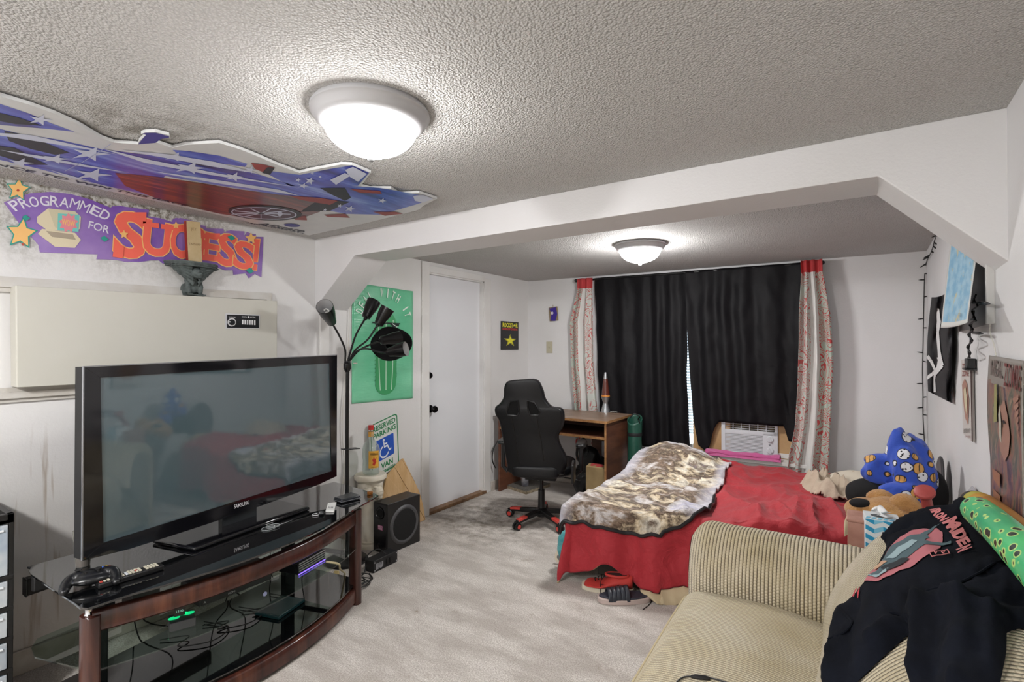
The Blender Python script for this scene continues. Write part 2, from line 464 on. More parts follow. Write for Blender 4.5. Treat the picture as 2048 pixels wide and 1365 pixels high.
for x0, x1 in ((-1.24, -.93), (-.575, -.24)):
    obj('plywood_filler', MB().box(x0, BY(x0) - .006, .455, x1, BY(x0) + .01, .86), M_PLY, wd, bevel=.002)
SY = 4.60
sill = MB()
for o_, zz0, zz1 in ((.155, .425, .452), (.13, .30, .425)): sill.prism([(-1.45, BY(-1.45) - o_, zz0), (-.30, BY(-.30) - o_, zz0), (-.30, BY(-.3), zz0), (-1.45, BY(-1.45), zz0)], (0, 0, zz1 - zz0))
obj('window_sill', sill, M_TRIM, wd, bevel=.004)
# casing and pane of the small high window on the right wall, half behind the hanging map
M_CASE = mat('grey_casing', '#c4c3c0', .5)
yA, yB = 2.27, 3.05
z0, z1 = 1.45, 1.93
w2 = struct(obj('window_2', MB().box(RX(yA) - .022, yA - .018, z0 - .005, RX(yA) + .0, yA, z1), M_CASE, bevel=.002))
obj('window_pane', MB().prism([(RX(yA) - .006, yA, z0), (RX(yB) - .006, yB, z0 - .01), (RX(yB) - .006, yB, z1), (RX(yA) - .006, yA, z1)], (.005, 0, 0)), mat('dim_brown_pane', '#4b423b', .3, vary=(3, '#2a2522')), w2)

# ------------------------------------------------------------------ ceiling lights
M_RING = mat('brushed_nickel_white', '#b4b4b6', .4, .1)
def dome_mat(name, st):
    q = N(name); q.p(Color='#ffffff', Roughness=.3, Emission_Color=(1, .99, .985, 1), Emission_Strength=st); return q.m
def ceiling_light(x, y, st, label):
    t = thing('ceiling_light', label, 'ceiling light', (x, y, H), 'flush dome lights')
    M = Matrix.Translation((x, y, H))
    obj('trim_ring', MB().lathe([(.168, 0), (.172, -.006), (.172, -.014), (.163, -.02), (.158, -.034), (.146, -.046), (.138, -.05), (.134, -.048), (.134, -.02)], M, 56), M_RING, t)
    R = .134
    obj('glass_dome', MB().lathe([(R, -.04)] + [(R * cos(a), -.045 - .085 * sin(a)) for a in [i * pi / 2 / 12 for i in range(13)]], M, 48), dome_mat('frosted_dome', st), t)
    obj('finial', MB().lathe([(0, -.124), (.011, -.126), (.014, -.134), (.010, -.146), (.006, -.15), (0, -.151)], M, 16), mat('finial_grey', '#8f9092', .4), t)
    return t
L1 = ceiling_light(-1.2, 1.03, LAMP_NEAR, 'larger looking dome ceiling light in front of the beam, nearest in view')
L2 = ceiling_light(-1.236, 3.38, LAMP_FAR, 'dome ceiling light beyond the beam, above the bed')
L3 = ceiling_light(-1.5, -.85, LAMP_FILL, 'added dome fill light behind the camera position, out of view')  # unseen fixture added to brighten the room from behind the camera

# ------------------------------------------------------------------ wall and ceiling pictures
def P(col, name=None, rough=.45): return mat(name or 'print_' + col.lstrip('#'), col, rough, spec=.3)
def layer(mb, pts, ax, v, m, d=0.0): mb.poly([at(x, y, ax, v + d) for x, y in pts], m)
def star_pts(cx, cy, r, r2=.42, n=5, rot=-90, sx=1, sy=1):
    return [(cx + (r if k % 2 == 0 else r * r2) * cos(radians(rot + k * 180 / n)) * sx, cy + (r if k % 2 == 0 else r * r2) * sin(radians(rot + k * 180 / n)) * sy) for k in range(2 * n)]
def ell(cx, cy, rx, ry, n=28, rot=0, a0=0, a1=360):
    c, s = cos(radians(rot)), sin(radians(rot)); out = []
    for k in range(n + (0 if a1 - a0 == 360 else 1)):
        a = radians(a0 + (a1 - a0) * k / n); x, y = rx * cos(a), ry * sin(a); out.append((cx + x * c - y * s, cy + x * s + y * c))
    return out
def strip(pts, w):
    """outline of a polyline with width"""
    L, R = [], []
    for i, (x, y) in enumerate(pts):
        a = pts[max(i - 1, 0)]; b = pts[min(i + 1, len(pts) - 1)]
        dx, dy = b[0] - a[0], b[1] - a[1]; l = hypot(dx, dy) or 1
        ww = w[i] if isinstance(w, (list, tuple)) else w
        L.append((x - dy / l * ww / 2, y + dx / l * ww / 2)); R.append((x + dy / l * ww / 2, y - dx / l * ww / 2))
    return L + R[::-1]

# --- racing cut-out fixed flat against the ceiling
ZC = H - .016
t = thing('ceiling_poster', 'die-cut racing car poster in stars and stripes colours fixed to the ceiling', 'poster', at(300, 380, 'z', ZC))
outl = [(-420, 40), (-150, 130), (0, 192), (60, 210), (110, 228), (155, 248), (205, 277), (228, 285), (276, 289), (278, 283), (292, 270), (282, 268), (290, 265), (310, 264), (338, 271), (340, 276),
        (322, 278), (312, 285), (345, 296), (370, 290), (438, 286), (480, 299), (520, 315), (555, 330), (598, 346), (625, 340), (652, 335), (682, 329), (704, 330), (742, 346), (722, 372), (738, 377), (782, 377),
        (797, 387), (802, 388), (838, 386), (874, 398), (846, 412), (838, 420), (738, 445), (618, 471), (560, 458), (480, 440), (400, 422), (300, 400), (220, 383), (150, 368), (70, 348), (0, 334), (-420, 240)]
obj('board', MB().prism([at(x, y, 'z', ZC) for x, y in outl], (0, 0, .010)), mat('poster_board', '#c9cac9', .35, vary=(5, '#b6b8bb', .6)), t, smooth=0)
bl = N('car_blue_print'); X_, Y_, Z_ = bl.xyz()[:3]
vv = bl.map(scale=(9, 1.6, 1), rot=(0, 0, -.12))
bl.p(Color=bl.ramp(bl.noise(1.0, 4, .6, vec=vv, dist=.6), [(.28, '#20204a'), (.45, '#3438a0'), (.56, '#4757b8'), (.68, '#7f92cf'), (.78, '#3a3d96')]), Roughness=.3)
rd = N('car_red_print')
rd.p(Color=rd.ramp(rd.noise(1.0, 5, .7, vec=rd.map(scale=(26, 2.5, 1), rot=(0, 0, -.1)), dist=.4), [(.3, '#24151c'), (.5, '#5a2326'), (.62, '#7d2f27'), (.75, '#c0623c')]), Roughness=.3)
pr = MB(); Z0 = ZC - .0006
def cl(pts, m, k=1): pr.poly([at(x, y, 'z', ZC - .0005 * k) for x, y in pts], m)
# blue body
cl([(-300, 100), (0, 208), (60, 228), (100, 246), (150, 264), (95, 258), (0, 250), (-200, 190)], 0)
cl([(-300, 180), (0, 258), (40, 268), (120, 280), (200, 298), (262, 306), (360, 318), (440, 330), (520, 350), (590, 372), (640, 372), (700, 372), (760, 376), (838, 390), (866, 398), (830, 410), (760, 430), (690, 428), (650, 420), (600, 398), (520, 384), (430, 370), (330, 352),
    (300, 392), (220, 374), (150, 357), (70, 336), (0, 320), (-300, 270)], 0)
cl([(345, 300), (380, 303), (440, 312), (495, 328), (490, 334), (420, 324), (360, 312)], 0)
cl([(520, 340), (560, 345), (600, 350), (660, 338), (704, 331), (738, 346), (716, 372), (640, 372), (580, 372)], 0)
cl([(276, 289), (281, 283), (292, 270), (284, 268), (292, 266), (312, 266), (338, 273), (338, 276), (322, 278), (311, 286)], 5, 1)
# dark red flank
cl([(230, 346), (300, 352), (400, 366), (470, 378), (560, 390), (640, 396), (640, 424), (600, 438), (520, 440), (440, 428), (380, 414), (310, 396), (250, 372)], 1, 2)
# dark recesses
for q in ([(8, 262), (60, 272), (110, 294), (140, 306), (110, 310), (60, 298), (18, 282)], [(-40, 288), (30, 296), (70, 318), (96, 330), (60, 330), (0, 312)], [(0, 226), (40, 236), (84, 252), (30, 248), (-40, 236)],
          [(640, 376), (690, 376), (702, 396), (690, 402), (660, 388)], [(640, 398), (700, 404), (660, 422), (600, 424)]): cl(q, 2, 2.5)
# white streaks
for q in ([(0, 300), (80, 312), (170, 330), (260, 346), (170, 334), (60, 314)], [(200, 296), (300, 320), (430, 346), (600, 376), (420, 350), (290, 326)], [(300, 342), (420, 358), (560, 380), (600, 392), (430, 366)],
          [(240, 300), (330, 308), (430, 324), (520, 348), (440, 336), (330, 316)], [(100, 340), (180, 362), (140, 356)], [(-60, 262), (60, 270), (240, 310), (120, 290)]): cl(q, 3, 3)
for cx, cy, r, e in ((80, 240, 26, .45), (180, 308, 42, .36), (185, 350, 40, .34), (380, 336, 34, .38), (350, 314, 24, .4), (40, 326, 28, .36), (110, 318, 30, .34), (468, 354, 20, .5), (500, 340, 16, .5), (620, 362, 12, .7), (596, 360, 7, .7), (624, 346, 5, .8), (640, 354, 4, .8), (700, 418, 12, .6), (764, 402, 10, .6), (680, 412, 6, .7), (650, 420, 5, .7), (606, 372, 12, .5)):
    cl(star_pts(cx, cy, r, .36, rot=-70, sy=e), 3, 4)
# red pieces of flag
for q in ([(502, 326), (530, 330), (550, 336), (534, 348), (510, 338)], [(580, 392), (640, 396), (676, 402), (660, 410), (600, 400)], [(700, 378), (760, 382), (764, 388), (720, 386)], [(746, 424), (790, 424), (806, 428), (770, 432)], [(648, 430), (690, 428), (700, 436), (655, 434)], [(586, 436), (612, 432), (614, 441), (590, 440)]): cl(q, 4, 4)
cl([(536, 334), (550, 336), (540, 350), (524, 346)], 2, 5)
cl([(690, 340), (706, 334), (734, 348), (716, 364), (700, 354)], 3, 5)
cl([(826, 392), (846, 390), (866, 398), (846, 406), (830, 402)], 3, 5)
cl([(660, 360), (690, 346), (700, 352), (672, 370)], 3, 5)
# wheel
cl(ell(530, 426, 74, 15, rot=3), 2, 5); cl(ell(528, 427, 66, 12, rot=3), 3, 6); cl(ell(528, 427, 63, 10.6, rot=3), 6, 7)
for a in range(0, 360, 40): cl(strip([(522, 427), (522 + 60 * cos(radians(a + 10)), 427 + 10 * sin(radians(a + 10)))], 1.6), 3, 8)
cl(ell(560, 428, 5, 5), 3, 9)
# lettering of the lower edge
def ctext(txt, a, b, hpx, m, k=3, off=0.0, shear=0):
    """text on the ceiling between pixels a and b"""
    A, B = at(a[0], a[1], 'z', ZC - .0005 * k), at(b[0], b[1], 'z', ZC - .0005 * k)
    x = (B - A); L = x.length; x.normalize(); y = Vector((x.y, -x.x, 0))
    if y.x < 0: y = -y
    pr.text(txt, frame(x, y, x.cross(y), A), 1, m, fit=(0, 0, L, hpx), offset=off, shear=shear)
ctext('CHANCE TO WIN THIS RACE', (-120, 306), (372, 413), .035, 7, 3, .02)
ctext('Allstate', (510, 449), (604, 465), .07, 7, 3, .015, .25)
ctext('MOTORSPORTS', (492, 446), (606, 468), .022, 7, 3, .01)
cl(ell(584, 451, 16, 3.4, rot=4), 5, 3)
obj('printed_picture', pr, [bl.m, rd.m, P('#26262e'), P('#c3c8da'), P('#8d3a38'), P('#3d3a8a'), P('#4c3444'), P('#23263a')], t, smooth=0, fixn=False)
obj('fold_crease', MB().prism([at(x, y, 'z', ZC - .006) for x, y in strip([(222, 288), (205, 300), (165, 325), (130, 343)], .8)], (0, 0, .001)), P('#8d91b0'), t, smooth=0)
obj('string', MB().tube([at(x, y, 'z', H - .01) for x, y in ((225, 288), (300, 291), (345, 297), (380, 293), (440, 288))], .0035, 6), mat('white_string', '#e2e0dc', .7), t)

# --- purple paper banner on the left wall
XB = LX + .004
t = thing('wall_banner', 'purple die-cut paper banner reading PROGRAMMED FOR SUCCESS! above the beige cover', 'banner', at(265, 520, 'x', XB))
out = [(8, 405), (28, 398), (60, 387), (100, 384), (140, 388), (180, 399), (214, 413), (222, 416), (224, 413), (240, 412), (252, 414), (298, 420), (296, 433), (322, 437), (344, 444), (346, 439), (352, 436), (358, 437), (360, 436),
       (390, 443), (400, 450), (412, 452), (413, 457), (447, 458), (448, 465), (455, 462), (461, 461), (489, 463), (489, 473), (494, 464), (506, 469), (512, 468), (511, 474), (527, 474), (523, 555), (510, 548), (498, 557), (491, 547), (467, 550), (466, 541),
       (450, 541), (430, 533), (400, 532), (325, 527), (318, 521), (302, 521), (290, 523), (280, 524), (250, 524), (232, 520), (205, 519), (193, 519), (196, 509), (80, 505), (77, 490), (60, 470), (38, 446)]
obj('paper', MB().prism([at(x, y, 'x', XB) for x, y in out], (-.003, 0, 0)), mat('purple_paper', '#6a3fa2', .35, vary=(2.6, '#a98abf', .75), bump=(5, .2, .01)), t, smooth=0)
pr = MB(); MW = frame((0, 1, 0), (0, 0, 1), (1, 0, 0))
def wl(pts, m, k=1): pr.poly([at(x, y, 'x', XB + .0006 * k) for x, y in pts], m)
def wtext(txt, x0, y0, x1, y1, m, k=1, off=0.0, rot=0):
    """letters squeezed into the pixel box (x0,y0)-(x1,y1) of the left wall"""
    X = XB + .0006 * k; c = at((x0 + x1) / 2, (y0 + y1) / 2, 'x', X)
    a, b = at(x0, (y0 + y1) / 2, 'x', X), at(x1, (y0 + y1) / 2, 'x', X); u, v = at((x0 + x1) / 2, y1, 'x', X), at((x0 + x1) / 2, y0, 'x', X)
    w_, h_ = (b - a).length / 2, (v - u).length / 2
    pr.text(txt, frame((0, cos(rot), sin(rot)), (0, -sin(rot), cos(rot)), (1, 0, 0), c), 1, m, fit=(-w_, -h_, w_, h_), offset=off)
for cx, cy, r in ((36, 379, 26), (43, 467, 34)):
    wl(star_pts(cx, cy, r, .5, rot=-82), 3, 4); wl(star_pts(cx, cy, r * .84, .5, rot=-82), 4, 5)
wl(ell(36, 381, 3, 2.4), 8, 6); wl(ell(46, 489, 3, 3), 8, 6)
# arc of white letters
arc = [(30, 411, 40), (48, 406, 30), (68, 404, 12), (89, 402, 4), (109, 403, -2), (129, 405, -6), (150, 408, -12), (170, 414, -18), (191, 422, -22), (210, 430, -25)]
for ch, (cx, cy, rt) in zip('PROGRAMMED', arc): wtext(ch, cx - 9, cy - 10, cx + 9, cy + 10, 2, 3, 0 if ch == 'M' else .012, radians(rt))
wtext('FOR', 178, 447, 219, 463, 2, 3, .012, radians(-8))
# cream computer
wl([(74, 434), (96, 417), (150, 423), (162, 434), (160, 458), (140, 464), (92, 459), (74, 446)], 5, 3); wl([(96, 417), (150, 423), (162, 434), (160, 458), (142, 464), (110, 455)], 9, 4)
wl([(116, 427), (159, 430), (157, 464), (115, 461)], 6, 5); wl(star_pts(137, 446, 20, .7, 9), 7, 6); wtext('WOW', 124, 440, 150, 452, 4, 7, .03)
wl([(84, 458), (150, 466), (162, 480), (150, 496), (110, 494), (76, 468)], 5, 3)
wl([(92, 462), (146, 469), (152, 480), (104, 474)], 10, 4)
for cx, cy in ((52, 437), (209, 479), (463, 477), (500, 543)): wl([(cx - 8, cy - 3), (cx, cy - 7), (cx + 8, cy), (cx, cy + 5)], 3, 12)
def slab(ch, x0, y0, x1, y1, k, rot=0):
    wtext(ch, x0 - 2, y0 - 2, x1 + 2, y1 + 2, 4, k, .05, rot); wtext(ch, x0, y0, x1, y1, 1, k + 1, .034, rot)
for a in (('S', 229, 424, 293, 517, 4, -.05), ('U', 287, 443, 342, 513, 6, -.08), ('C', 342, 448, 378, 516, 8, -.08), ('C', 384, 456, 408, 519, 8, -.05), ('E', 404, 467, 441, 521, 4, -.06), ('S', 436, 468, 474, 533, 6, -.08), ('S', 468, 483, 508, 539, 8, -.1)): slab(*a)
for q in ([(506, 478), (520, 479), (515, 524), (507, 524)], [(507, 529), (514, 529), (513, 541), (505, 540)]): wl([(x + (1.2 if x > 511 else -1.2), y + (1.2 if y > 510 else -1.2)) for x, y in q], 4, 5); wl(q, 1, 6)
# slab serifs
for q in ([(286, 443), (318, 447), (318, 457), (286, 452)], [(322, 448), (350, 452), (350, 461), (322, 458)], [(400, 467), (440, 467), (440, 478), (402, 477)], [(405, 510), (436, 512), (440, 523), (403, 521)], [(268, 425), (293, 425), (292, 447), (276, 448)], [(229, 490), (248, 492), (246, 517), (225, 514)]): wl(q, 1, 10)
for cx, cy, r in ((248, 469, 9), (352, 451, 8), (502, 477, 12)): wl(star_pts(cx, cy, r, .5), 4, 13)
obj('printed_lettering', pr, [P('#6a3fa2'), P('#ee6a58'), P('#d9d6e2'), P('#2f9a8c'), P('#eebb74'), P('#d9cdaf'), P('#74c3bd'), P('#e08a94'), P('#b5503c'), P('#c9c2a4'), P('#a79a86')], t, smooth=0, fixn=False)
# --- beige cover with its moulding
YP = .08
XPAN = LX + .085
TL, TR, BL_ = at(31, 571, 'x', XPAN), at(555, 602, 'x', XPAN), at(33, 776, 'x', XPAN)
TR.z = (TR.z + TL.z + .02) / 2
t = thing('wall_air_conditioner', 'long beige box cover with a small black control plate on the left wall', 'air conditioner', (LX, (TL.y + TR.y) / 2, BL_.z))
M_BEI = mat('beige_enamel', '#c6c4ba', .42, vary=(2.5, '#c0beb2', .6))
obj('front_cover', MB().prism([TL, TR, (XPAN, TR.y, BL_.z + .01), BL_], (-.082, 0, 0)), M_BEI, t, smooth=0, bevel=.004)
XC = XPAN + .002
c0, c1, c2, c3 = [at(x, y, 'x', XC) for x, y in ((451, 627), (520, 630), (519, 658), (451, 658))]
obj('control_plate', MB().prism([c0, c1, c2, c3], (-.002, 0, 0)), mat('chrome_edge', '#cfd0d2', .3, .4), t, smooth=0)
pr = MB()
def pl(pts, m, k): pr.poly([at(x, y, 'x', XC + .0004 * k) for x, y in pts], m)
pl([(454, 629.5), (518, 632), (518, 656.5), (454, 656)], 0, 1)
pl(ell(463.5, 645, 8.6, 8.2), 1, 2); pl(ell(463.5, 645, 5.6, 5.4), 0, 3)
for i in range(6):
    x = 485.5 + i * 4.8; pl([(x - 1.5, 640 + i * .25), (x + 1.5, 640 + i * .25), (x + 1.5, 649 + i * .3), (x - 1.5, 649 + i * .3)], 1, 2)
def ptxt(txt, x0, y0, x1, y1, m=1, k=2, off=.01):
    a, b = at(x0, y1, 'x', XC + .0004 * k), at(x1, y0, 'x', XC + .0004 * k)
    pr.text(txt, frame((0, 1, 0), (0, 0, 1), (1, 0, 0), (a.x, a.y, a.z)), 1, m, fit=(0, 0, b.y - a.y, b.z - a.z), offset=off)
ptxt('GENERAL', 483.5, 633.3, 494, 635.2); ptxt('ELECTRIC', 500, 634, 511, 636); pl(ell(497, 634.6, 2, 2), 1, 3); ptxt('TEMPERATURE', 457, 634, 471, 636, off=0)
obj('printed_scale', pr, [mat('plate_black', '#15161a', .15), P('#d8d8d8')], t, smooth=0, fixn=False)
obj('dial_knob', MB().lathe([(.016, 0), (.016, .006), (.013, .009), (0, .009)], frame((0, 1, 0), (0, 0, 1), (1, 0, 0), at(463.5, 645, 'x', XC + .001)), 18), mat('plate_black', '#15161a', .15), t)
# moulding frame around the cover
m0, m1 = at(0, 552, 'x', LX), at(542, 587, 'x', LX); zb0, zb1 = at(0, 807, 'x', LX).z, at(165, 796, 'x', LX).z
yl, yr = m0.y - .09, m1.y
zt_l, zt_r, zbl, zbr = m0.z - .005, m1.z, zb0 + .0, zb0 + .012
fr = MB()
def mould(a, b, c, d):        # outer edge a-b, inner edge d-c, in three steps of relief
    for f0, f1, th in ((0, .28, .014), (.28, .7, .030), (.7, 1.0, .018)):
        L_ = lambda p, q, f: Vector((LX, p[0] + (q[0] - p[0]) * f, p[1] + (q[1] - p[1]) * f))
        fr.prism([L_(a, d, f0), L_(b, c, f0), L_(b, c, f1), L_(a, d, f1)], (th, 0, 0))
W_ = .062
o = [(yl, zt_l), (yr, zt_r), (yr, zbr), (yl, zbl)]; i_ = [(yl + W_, zt_l - W_), (yr - W_, zt_r - W_), (yr - W_, zbr + W_), (yl + W_, zbl + W_)]
for k in range(4): mould(o[k], o[(k + 1) % 4], i_[(k + 1) % 4], i_[k])
tag(obj('wall_moulding', fr, mat('grimy_white_trim', '#c9c7c2', .45, vary=(5, '#b3ab9f', .8)), smooth=30), 'white picture-frame moulding on the left wall around the beige cover', 'moulding')

# --- gargoyle corbel shelf
XG = LX
gy = 1.30; gz = TL.z * .5 + TR.z * .5 + .006
t = thing('gargoyle_shelf', 'grey stone gargoyle corbel shelf with spread wings above the beige cover', 'shelf', (XG, gy, gz))
M_STONE = mat('verdigris_stone', '#5d6664', .75, vary=(38, '#2b302f', .8), bump=(90, .5, .004))
gh = at(390, 524, 'x', LX + .09).z - gz
sh = MB()
for dz, k in ((0, 1.0), (.008, .97), (.016, .93)):
    pts = [(XG, gy - .125 * k, gz + gh - .008 - dz)] + [(XG + .012 + .1 * k * sin(pi * i / 16) ** .7, gy - .125 * k * cos(pi * i / 16), gz + gh - .008 - dz) for i in range(17)] + [(XG, gy + .125 * k, gz + gh - .008 - dz)]
    sh.prism(pts, (0, 0, .008))
obj('shelf_top', sh, M_STONE, t, smooth=30)
bd = MB(); s = gh / .19
def gb(x, y, z, r, **k): bd.ball((XG + x * s, gy + y * s, gz + z * s), tuple(q * s for q in r) if isinstance(r, tuple) else r * s, 14, **k)
gb(.035, 0, .075, (.036, .036, .05)); gb(.04, 0, .045, (.03, .04, .035))
gb(.07, .006, .128, (.034, .037, .032)); gb(.098, .012, .120, (.018, .022, .012)); gb(.098, .012, .102, (.017, .020, .006)); gb(.09, .010, .146, (.012, .028, .006))
gb(.094, -.008, .137, (.008, .008, .007)); gb(.094, .028, .137, (.008, .008, .007)); gb(.116, .014, .124, .007)
gb(.065, -.034, .146, (.008, .011, .018)); gb(.065, .044, .146, (.008, .011, .018))
for sg in (-1, 1):
    bd.tube([(XG + .045 * s, gy + sg * .030 * s, gz + .09 * s), (XG + .062 * s, gy + sg * .034 * s, gz + .05 * s), (XG + .065 * s, gy + sg * .028 * s, gz + .012 * s)], [.017 * s, .014 * s, .010 * s], 10)
    bd.ball((XG + .03 * s, gy + sg * .04 * s, gz + .035 * s), (.03 * s, .017 * s, .035 * s), 12)
    for k in (-1, 0, 1): bd.ball((XG + .078 * s, gy + sg * .028 * s + k * .008 * s, gz + .008 * s), (.012 * s, .005 * s, .006 * s), 8)
o = obj('gargoyle_body', bd, M_STONE, t)
md = o.modifiers.new('fuse', 'REMESH'); md.mode = 'VOXEL'; md.voxel_size = .003; md.use_smooth_shade = True
for sg in (-1, 1):
    wg = MB()
    def wf(u, v, sg=sg):
        zt_ = .168; zb_ = .055 + .105 * u ** 1.1 + .007 * abs(sin(u * 5 * pi))
        rib = .010 * abs(sin(u * 1.2 + v * 5 * pi)) 
        return (XG + (.05 * (1 - u) + .022 + rib + .05 * (1 - v) * u) * s, gy + sg * (.022 + .104 * u - .012 * v) * s, gz + (zt_ + (zb_ - zt_) * v) * s)
    wg.grid(wf, 24, 30); obj('wing', wg, M_STONE, t, solid=.006, smooth=50)
obj('base_slab', MB().box(XG, gy - .05 * s, gz, XG + .085 * s, gy + .055 * s, gz + .008), M_STONE, t, bevel=.002)
# block standing on it
T = Matrix.Translation((LX + .055, gy + .0, gz + gh)) @ Matrix.Rotation(radians(4), 4, 'X') @ Matrix.Rotation(radians(2), 4, 'Y')
t = thing('wood_block', 'raw wooden block with a red side standing on the gargoyle shelf', 'block', T.translation)
hb = at(393, 445, 'x', LX + .06).z - (gz + gh)
obj('block', MB(T).box(-.012, -.034, 0, .012, .034, hb), mat('raw_pine_block', '#c7b28a', .6, vary=(14, '#b39a6c', .8)), t, bevel=.001)
obj('red_face', MB(T).box(-.012, -.036, .001, .012, -.034, hb - .002), P('#8c2f28'), t, smooth=0)
pr = MB(T); pr.text('TAPNAP', frame((0, 1, 0), (0, 0, 1), (1, 0, 0), (.0124, 0, hb * .42)), .016, 0); pr.text('JET', frame((0, 1, 0), (0, 0, 1), (1, 0, 0), (.0124, 0, hb * .78)), .02, 0)
obj('burnt_lettering', pr, P('#8a7450'), t, smooth=0, fixn=False)['kind'] = 'stuff'

# --- green cactus poster
XQ = LX + .003
y0q, y1q = at(703, 700, 'x', LX).y, at(825, 700, 'x', LX).y
z1q, z0q = at(825, 583, 'x', LX).z, at(825, 797, 'x', LX).z
z0L = at(703, 808, 'x', LX).z
t = thing('cactus_poster', 'glossy green poster of a cactus reading DEAL WITH IT behind the floor lamp', 'poster', (LX, (y0q + y1q) / 2, z0q))
gq = N('green_poster_paper'); gq.p(Color=gq.mix(gq.ramp(gq.noise(3, 4), [(.35, 0.0), (.7, 1.0)]), '#67bd93', '#84cfa8'), Roughness=.22)
gq.bump(gq.noise(1, 4, .6, vec=gq.map(scale=(1, 3, 14))), .35, .02)
obj('sheet', MB().grid(lambda u, v: (LX + .004 + .004 * nz(u * 4, v * 7, 3) * (1 if 0 < u < 1 else .3), y0q + (y1q - y0q) * u, (z0L + (z0q - z0L) * u) + (z1q - z0q) * v), 24, 40), gq.m, t, solid=.001)
def cq(u, v, k=1): return (LX + .0085 + .0006 * k, y0q + (y1q - y0q) * u, z0q + (z1q - z0q) * v)
pr = MB()
cac = [(.345 + .01 * (k % 2), .62 - .5 * k / 14) for k in range(12)]
cac = [(.36, .70), (.36, .22)] + [(.52 + .17 * cos(radians(a)), .16 + .10 * sin(radians(a))) for a in range(190, 352, 12)] + [(.70, .22), (.69, .70)] + [(.52 + .165 * cos(radians(a)), .70 + .09 * sin(radians(a))) for a in range(0, 181, 15)]
pr.poly([cq(u, v) for u, v in cac], 0)
for u0 in (.40, .52, .64):
    pts = [(u0 + (u0 - .52) * -.35 * (1 - v / .75) ** 3, v) for v in [.1 + .62 * i / 12 for i in range(13)]]
    pr.poly([cq(u, v, 2) for u, v in strip(pts, .012)], 1)
for i in range(14):
    for sd in (-1, 1):
        u = .52 + sd * .17; v = .2 + .035 * i + .01 * sd; pr.poly([cq(u, v - .008), cq(u + sd * .014, v), cq(u, v + .008)][::sd], 0)
def pixel_glasses():
    pr.poly([cq(u, v, 3) for u, v in ((.30, .695), (.76, .695), (.76, .683), (.74, .683), (.74, .668), (.71, .668), (.71, .655), (.62, .655), (.62, .67), (.59, .67), (.59, .683), (.50, .683), (.48, .67), (.46, .655), (.38, .655), (.36, .67), (.34, .683), (.30, .683))], 2)
    for k in range(5): pr.poly([cq(u, v, 4) for u, v in ((.62 + .018 * k, .688 - .006 * k), (.636 + .018 * k, .688 - .006 * k), (.636 + .018 * k, .681 - .006 * k), (.62 + .018 * k, .681 - .006 * k))], 3)
pixel_glasses()
s_ = 'DEAL WITH IT'; R_ = .27
for i, ch in enumerate(s_):
    if ch == ' ': continue
    a = radians(162 - 144 * i / 11); cy_, cz_ = (y0q + y1q) / 2, z0q + (z1q - z0q) * .70
    hh = .26; c = Vector((LX + .0095, cy_ - .0 + .245 * cos(a), cz_ + .215 * sin(a)))
    r = a - pi / 2
    pr.text(ch, frame((0, cos(r), sin(r)), (0, -sin(r), cos(r)), (1, 0, 0), c), 1, 3, fit=(-.014 if ch != 'I' else -.005, -.033, .014 if ch != 'I' else .005, .033), offset=.015)
obj('printed_picture', pr, [P('#429c64'), P('#c4e4cc'), P('#10241f'), P('#dfece2')], t, smooth=0, fixn=False)

# --- energy drink tin sign
def leftwall_sheet(name, part, x0, y0, x1, y1, th, m, label, cat):
    a, b = at(x0, y1, 'x', LX + th), at(x1, y0, 'x', LX + th)
    t = thing(name, label, cat, (LX, (a.y + b.y) / 2, a.z)); obj(part, MB().box(LX + .0005, a.y, a.z, LX + th, b.y, b.z), m, t, bevel=.001)
    return t, a, b
t, a, b = leftwall_sheet('drink_sign', 'plate', 1003, 645, 1037, 700, .012, mat('sign_black', '#17171a', .3), 'small black rectangular sign with a yellow star right of the door', 'sign')
pr = MB()
def U(u, v, k=1): return Vector((a.x + .0006 * k, a.y + (b.y - a.y) * u, a.z + (b.z - a.z) * v))
ST = lambda r, k, m: pr.poly([U(.5 + x, .32 + y * .6, k) for x, y in star_pts(0, 0, r, .4, rot=90)], m)
ST(.38, 1, 0); ST(.34, 2, 2); ST(.29, 3, 0)
pr.text('ROCKST', frame((0, 1, 0), (0, 0, 1), (1, 0, 0), U(0.06, .79)), 1, 0, fit=(0, 0, (b.y - a.y) * .6, (b.z - a.z) * .16), offset=.03)
pr.poly([U(.745 + x, .87 + y * .6) for x, y in star_pts(0, 0, .1, .4, rot=90)], 0)
pr.text('R', frame((0, 1, 0), (0, 0, 1), (1, 0, 0), U(.83, .79)), 1, 0, fit=(0, 0, (b.y - a.y) * .12, (b.z - a.z) * .16), offset=.03)
pr.text('ENERGY DRINK', frame((0, 1, 0), (0, 0, 1), (1, 0, 0), U(.06, .69)), 1, 1, fit=(0, 0, (b.y - a.y) * .88, (b.z - a.z) * .07), offset=.02)
obj('printed_star', pr, [P('#e8e23c'), P('#d8403c'), P('#3a3a18')], t, smooth=0, fixn=False)
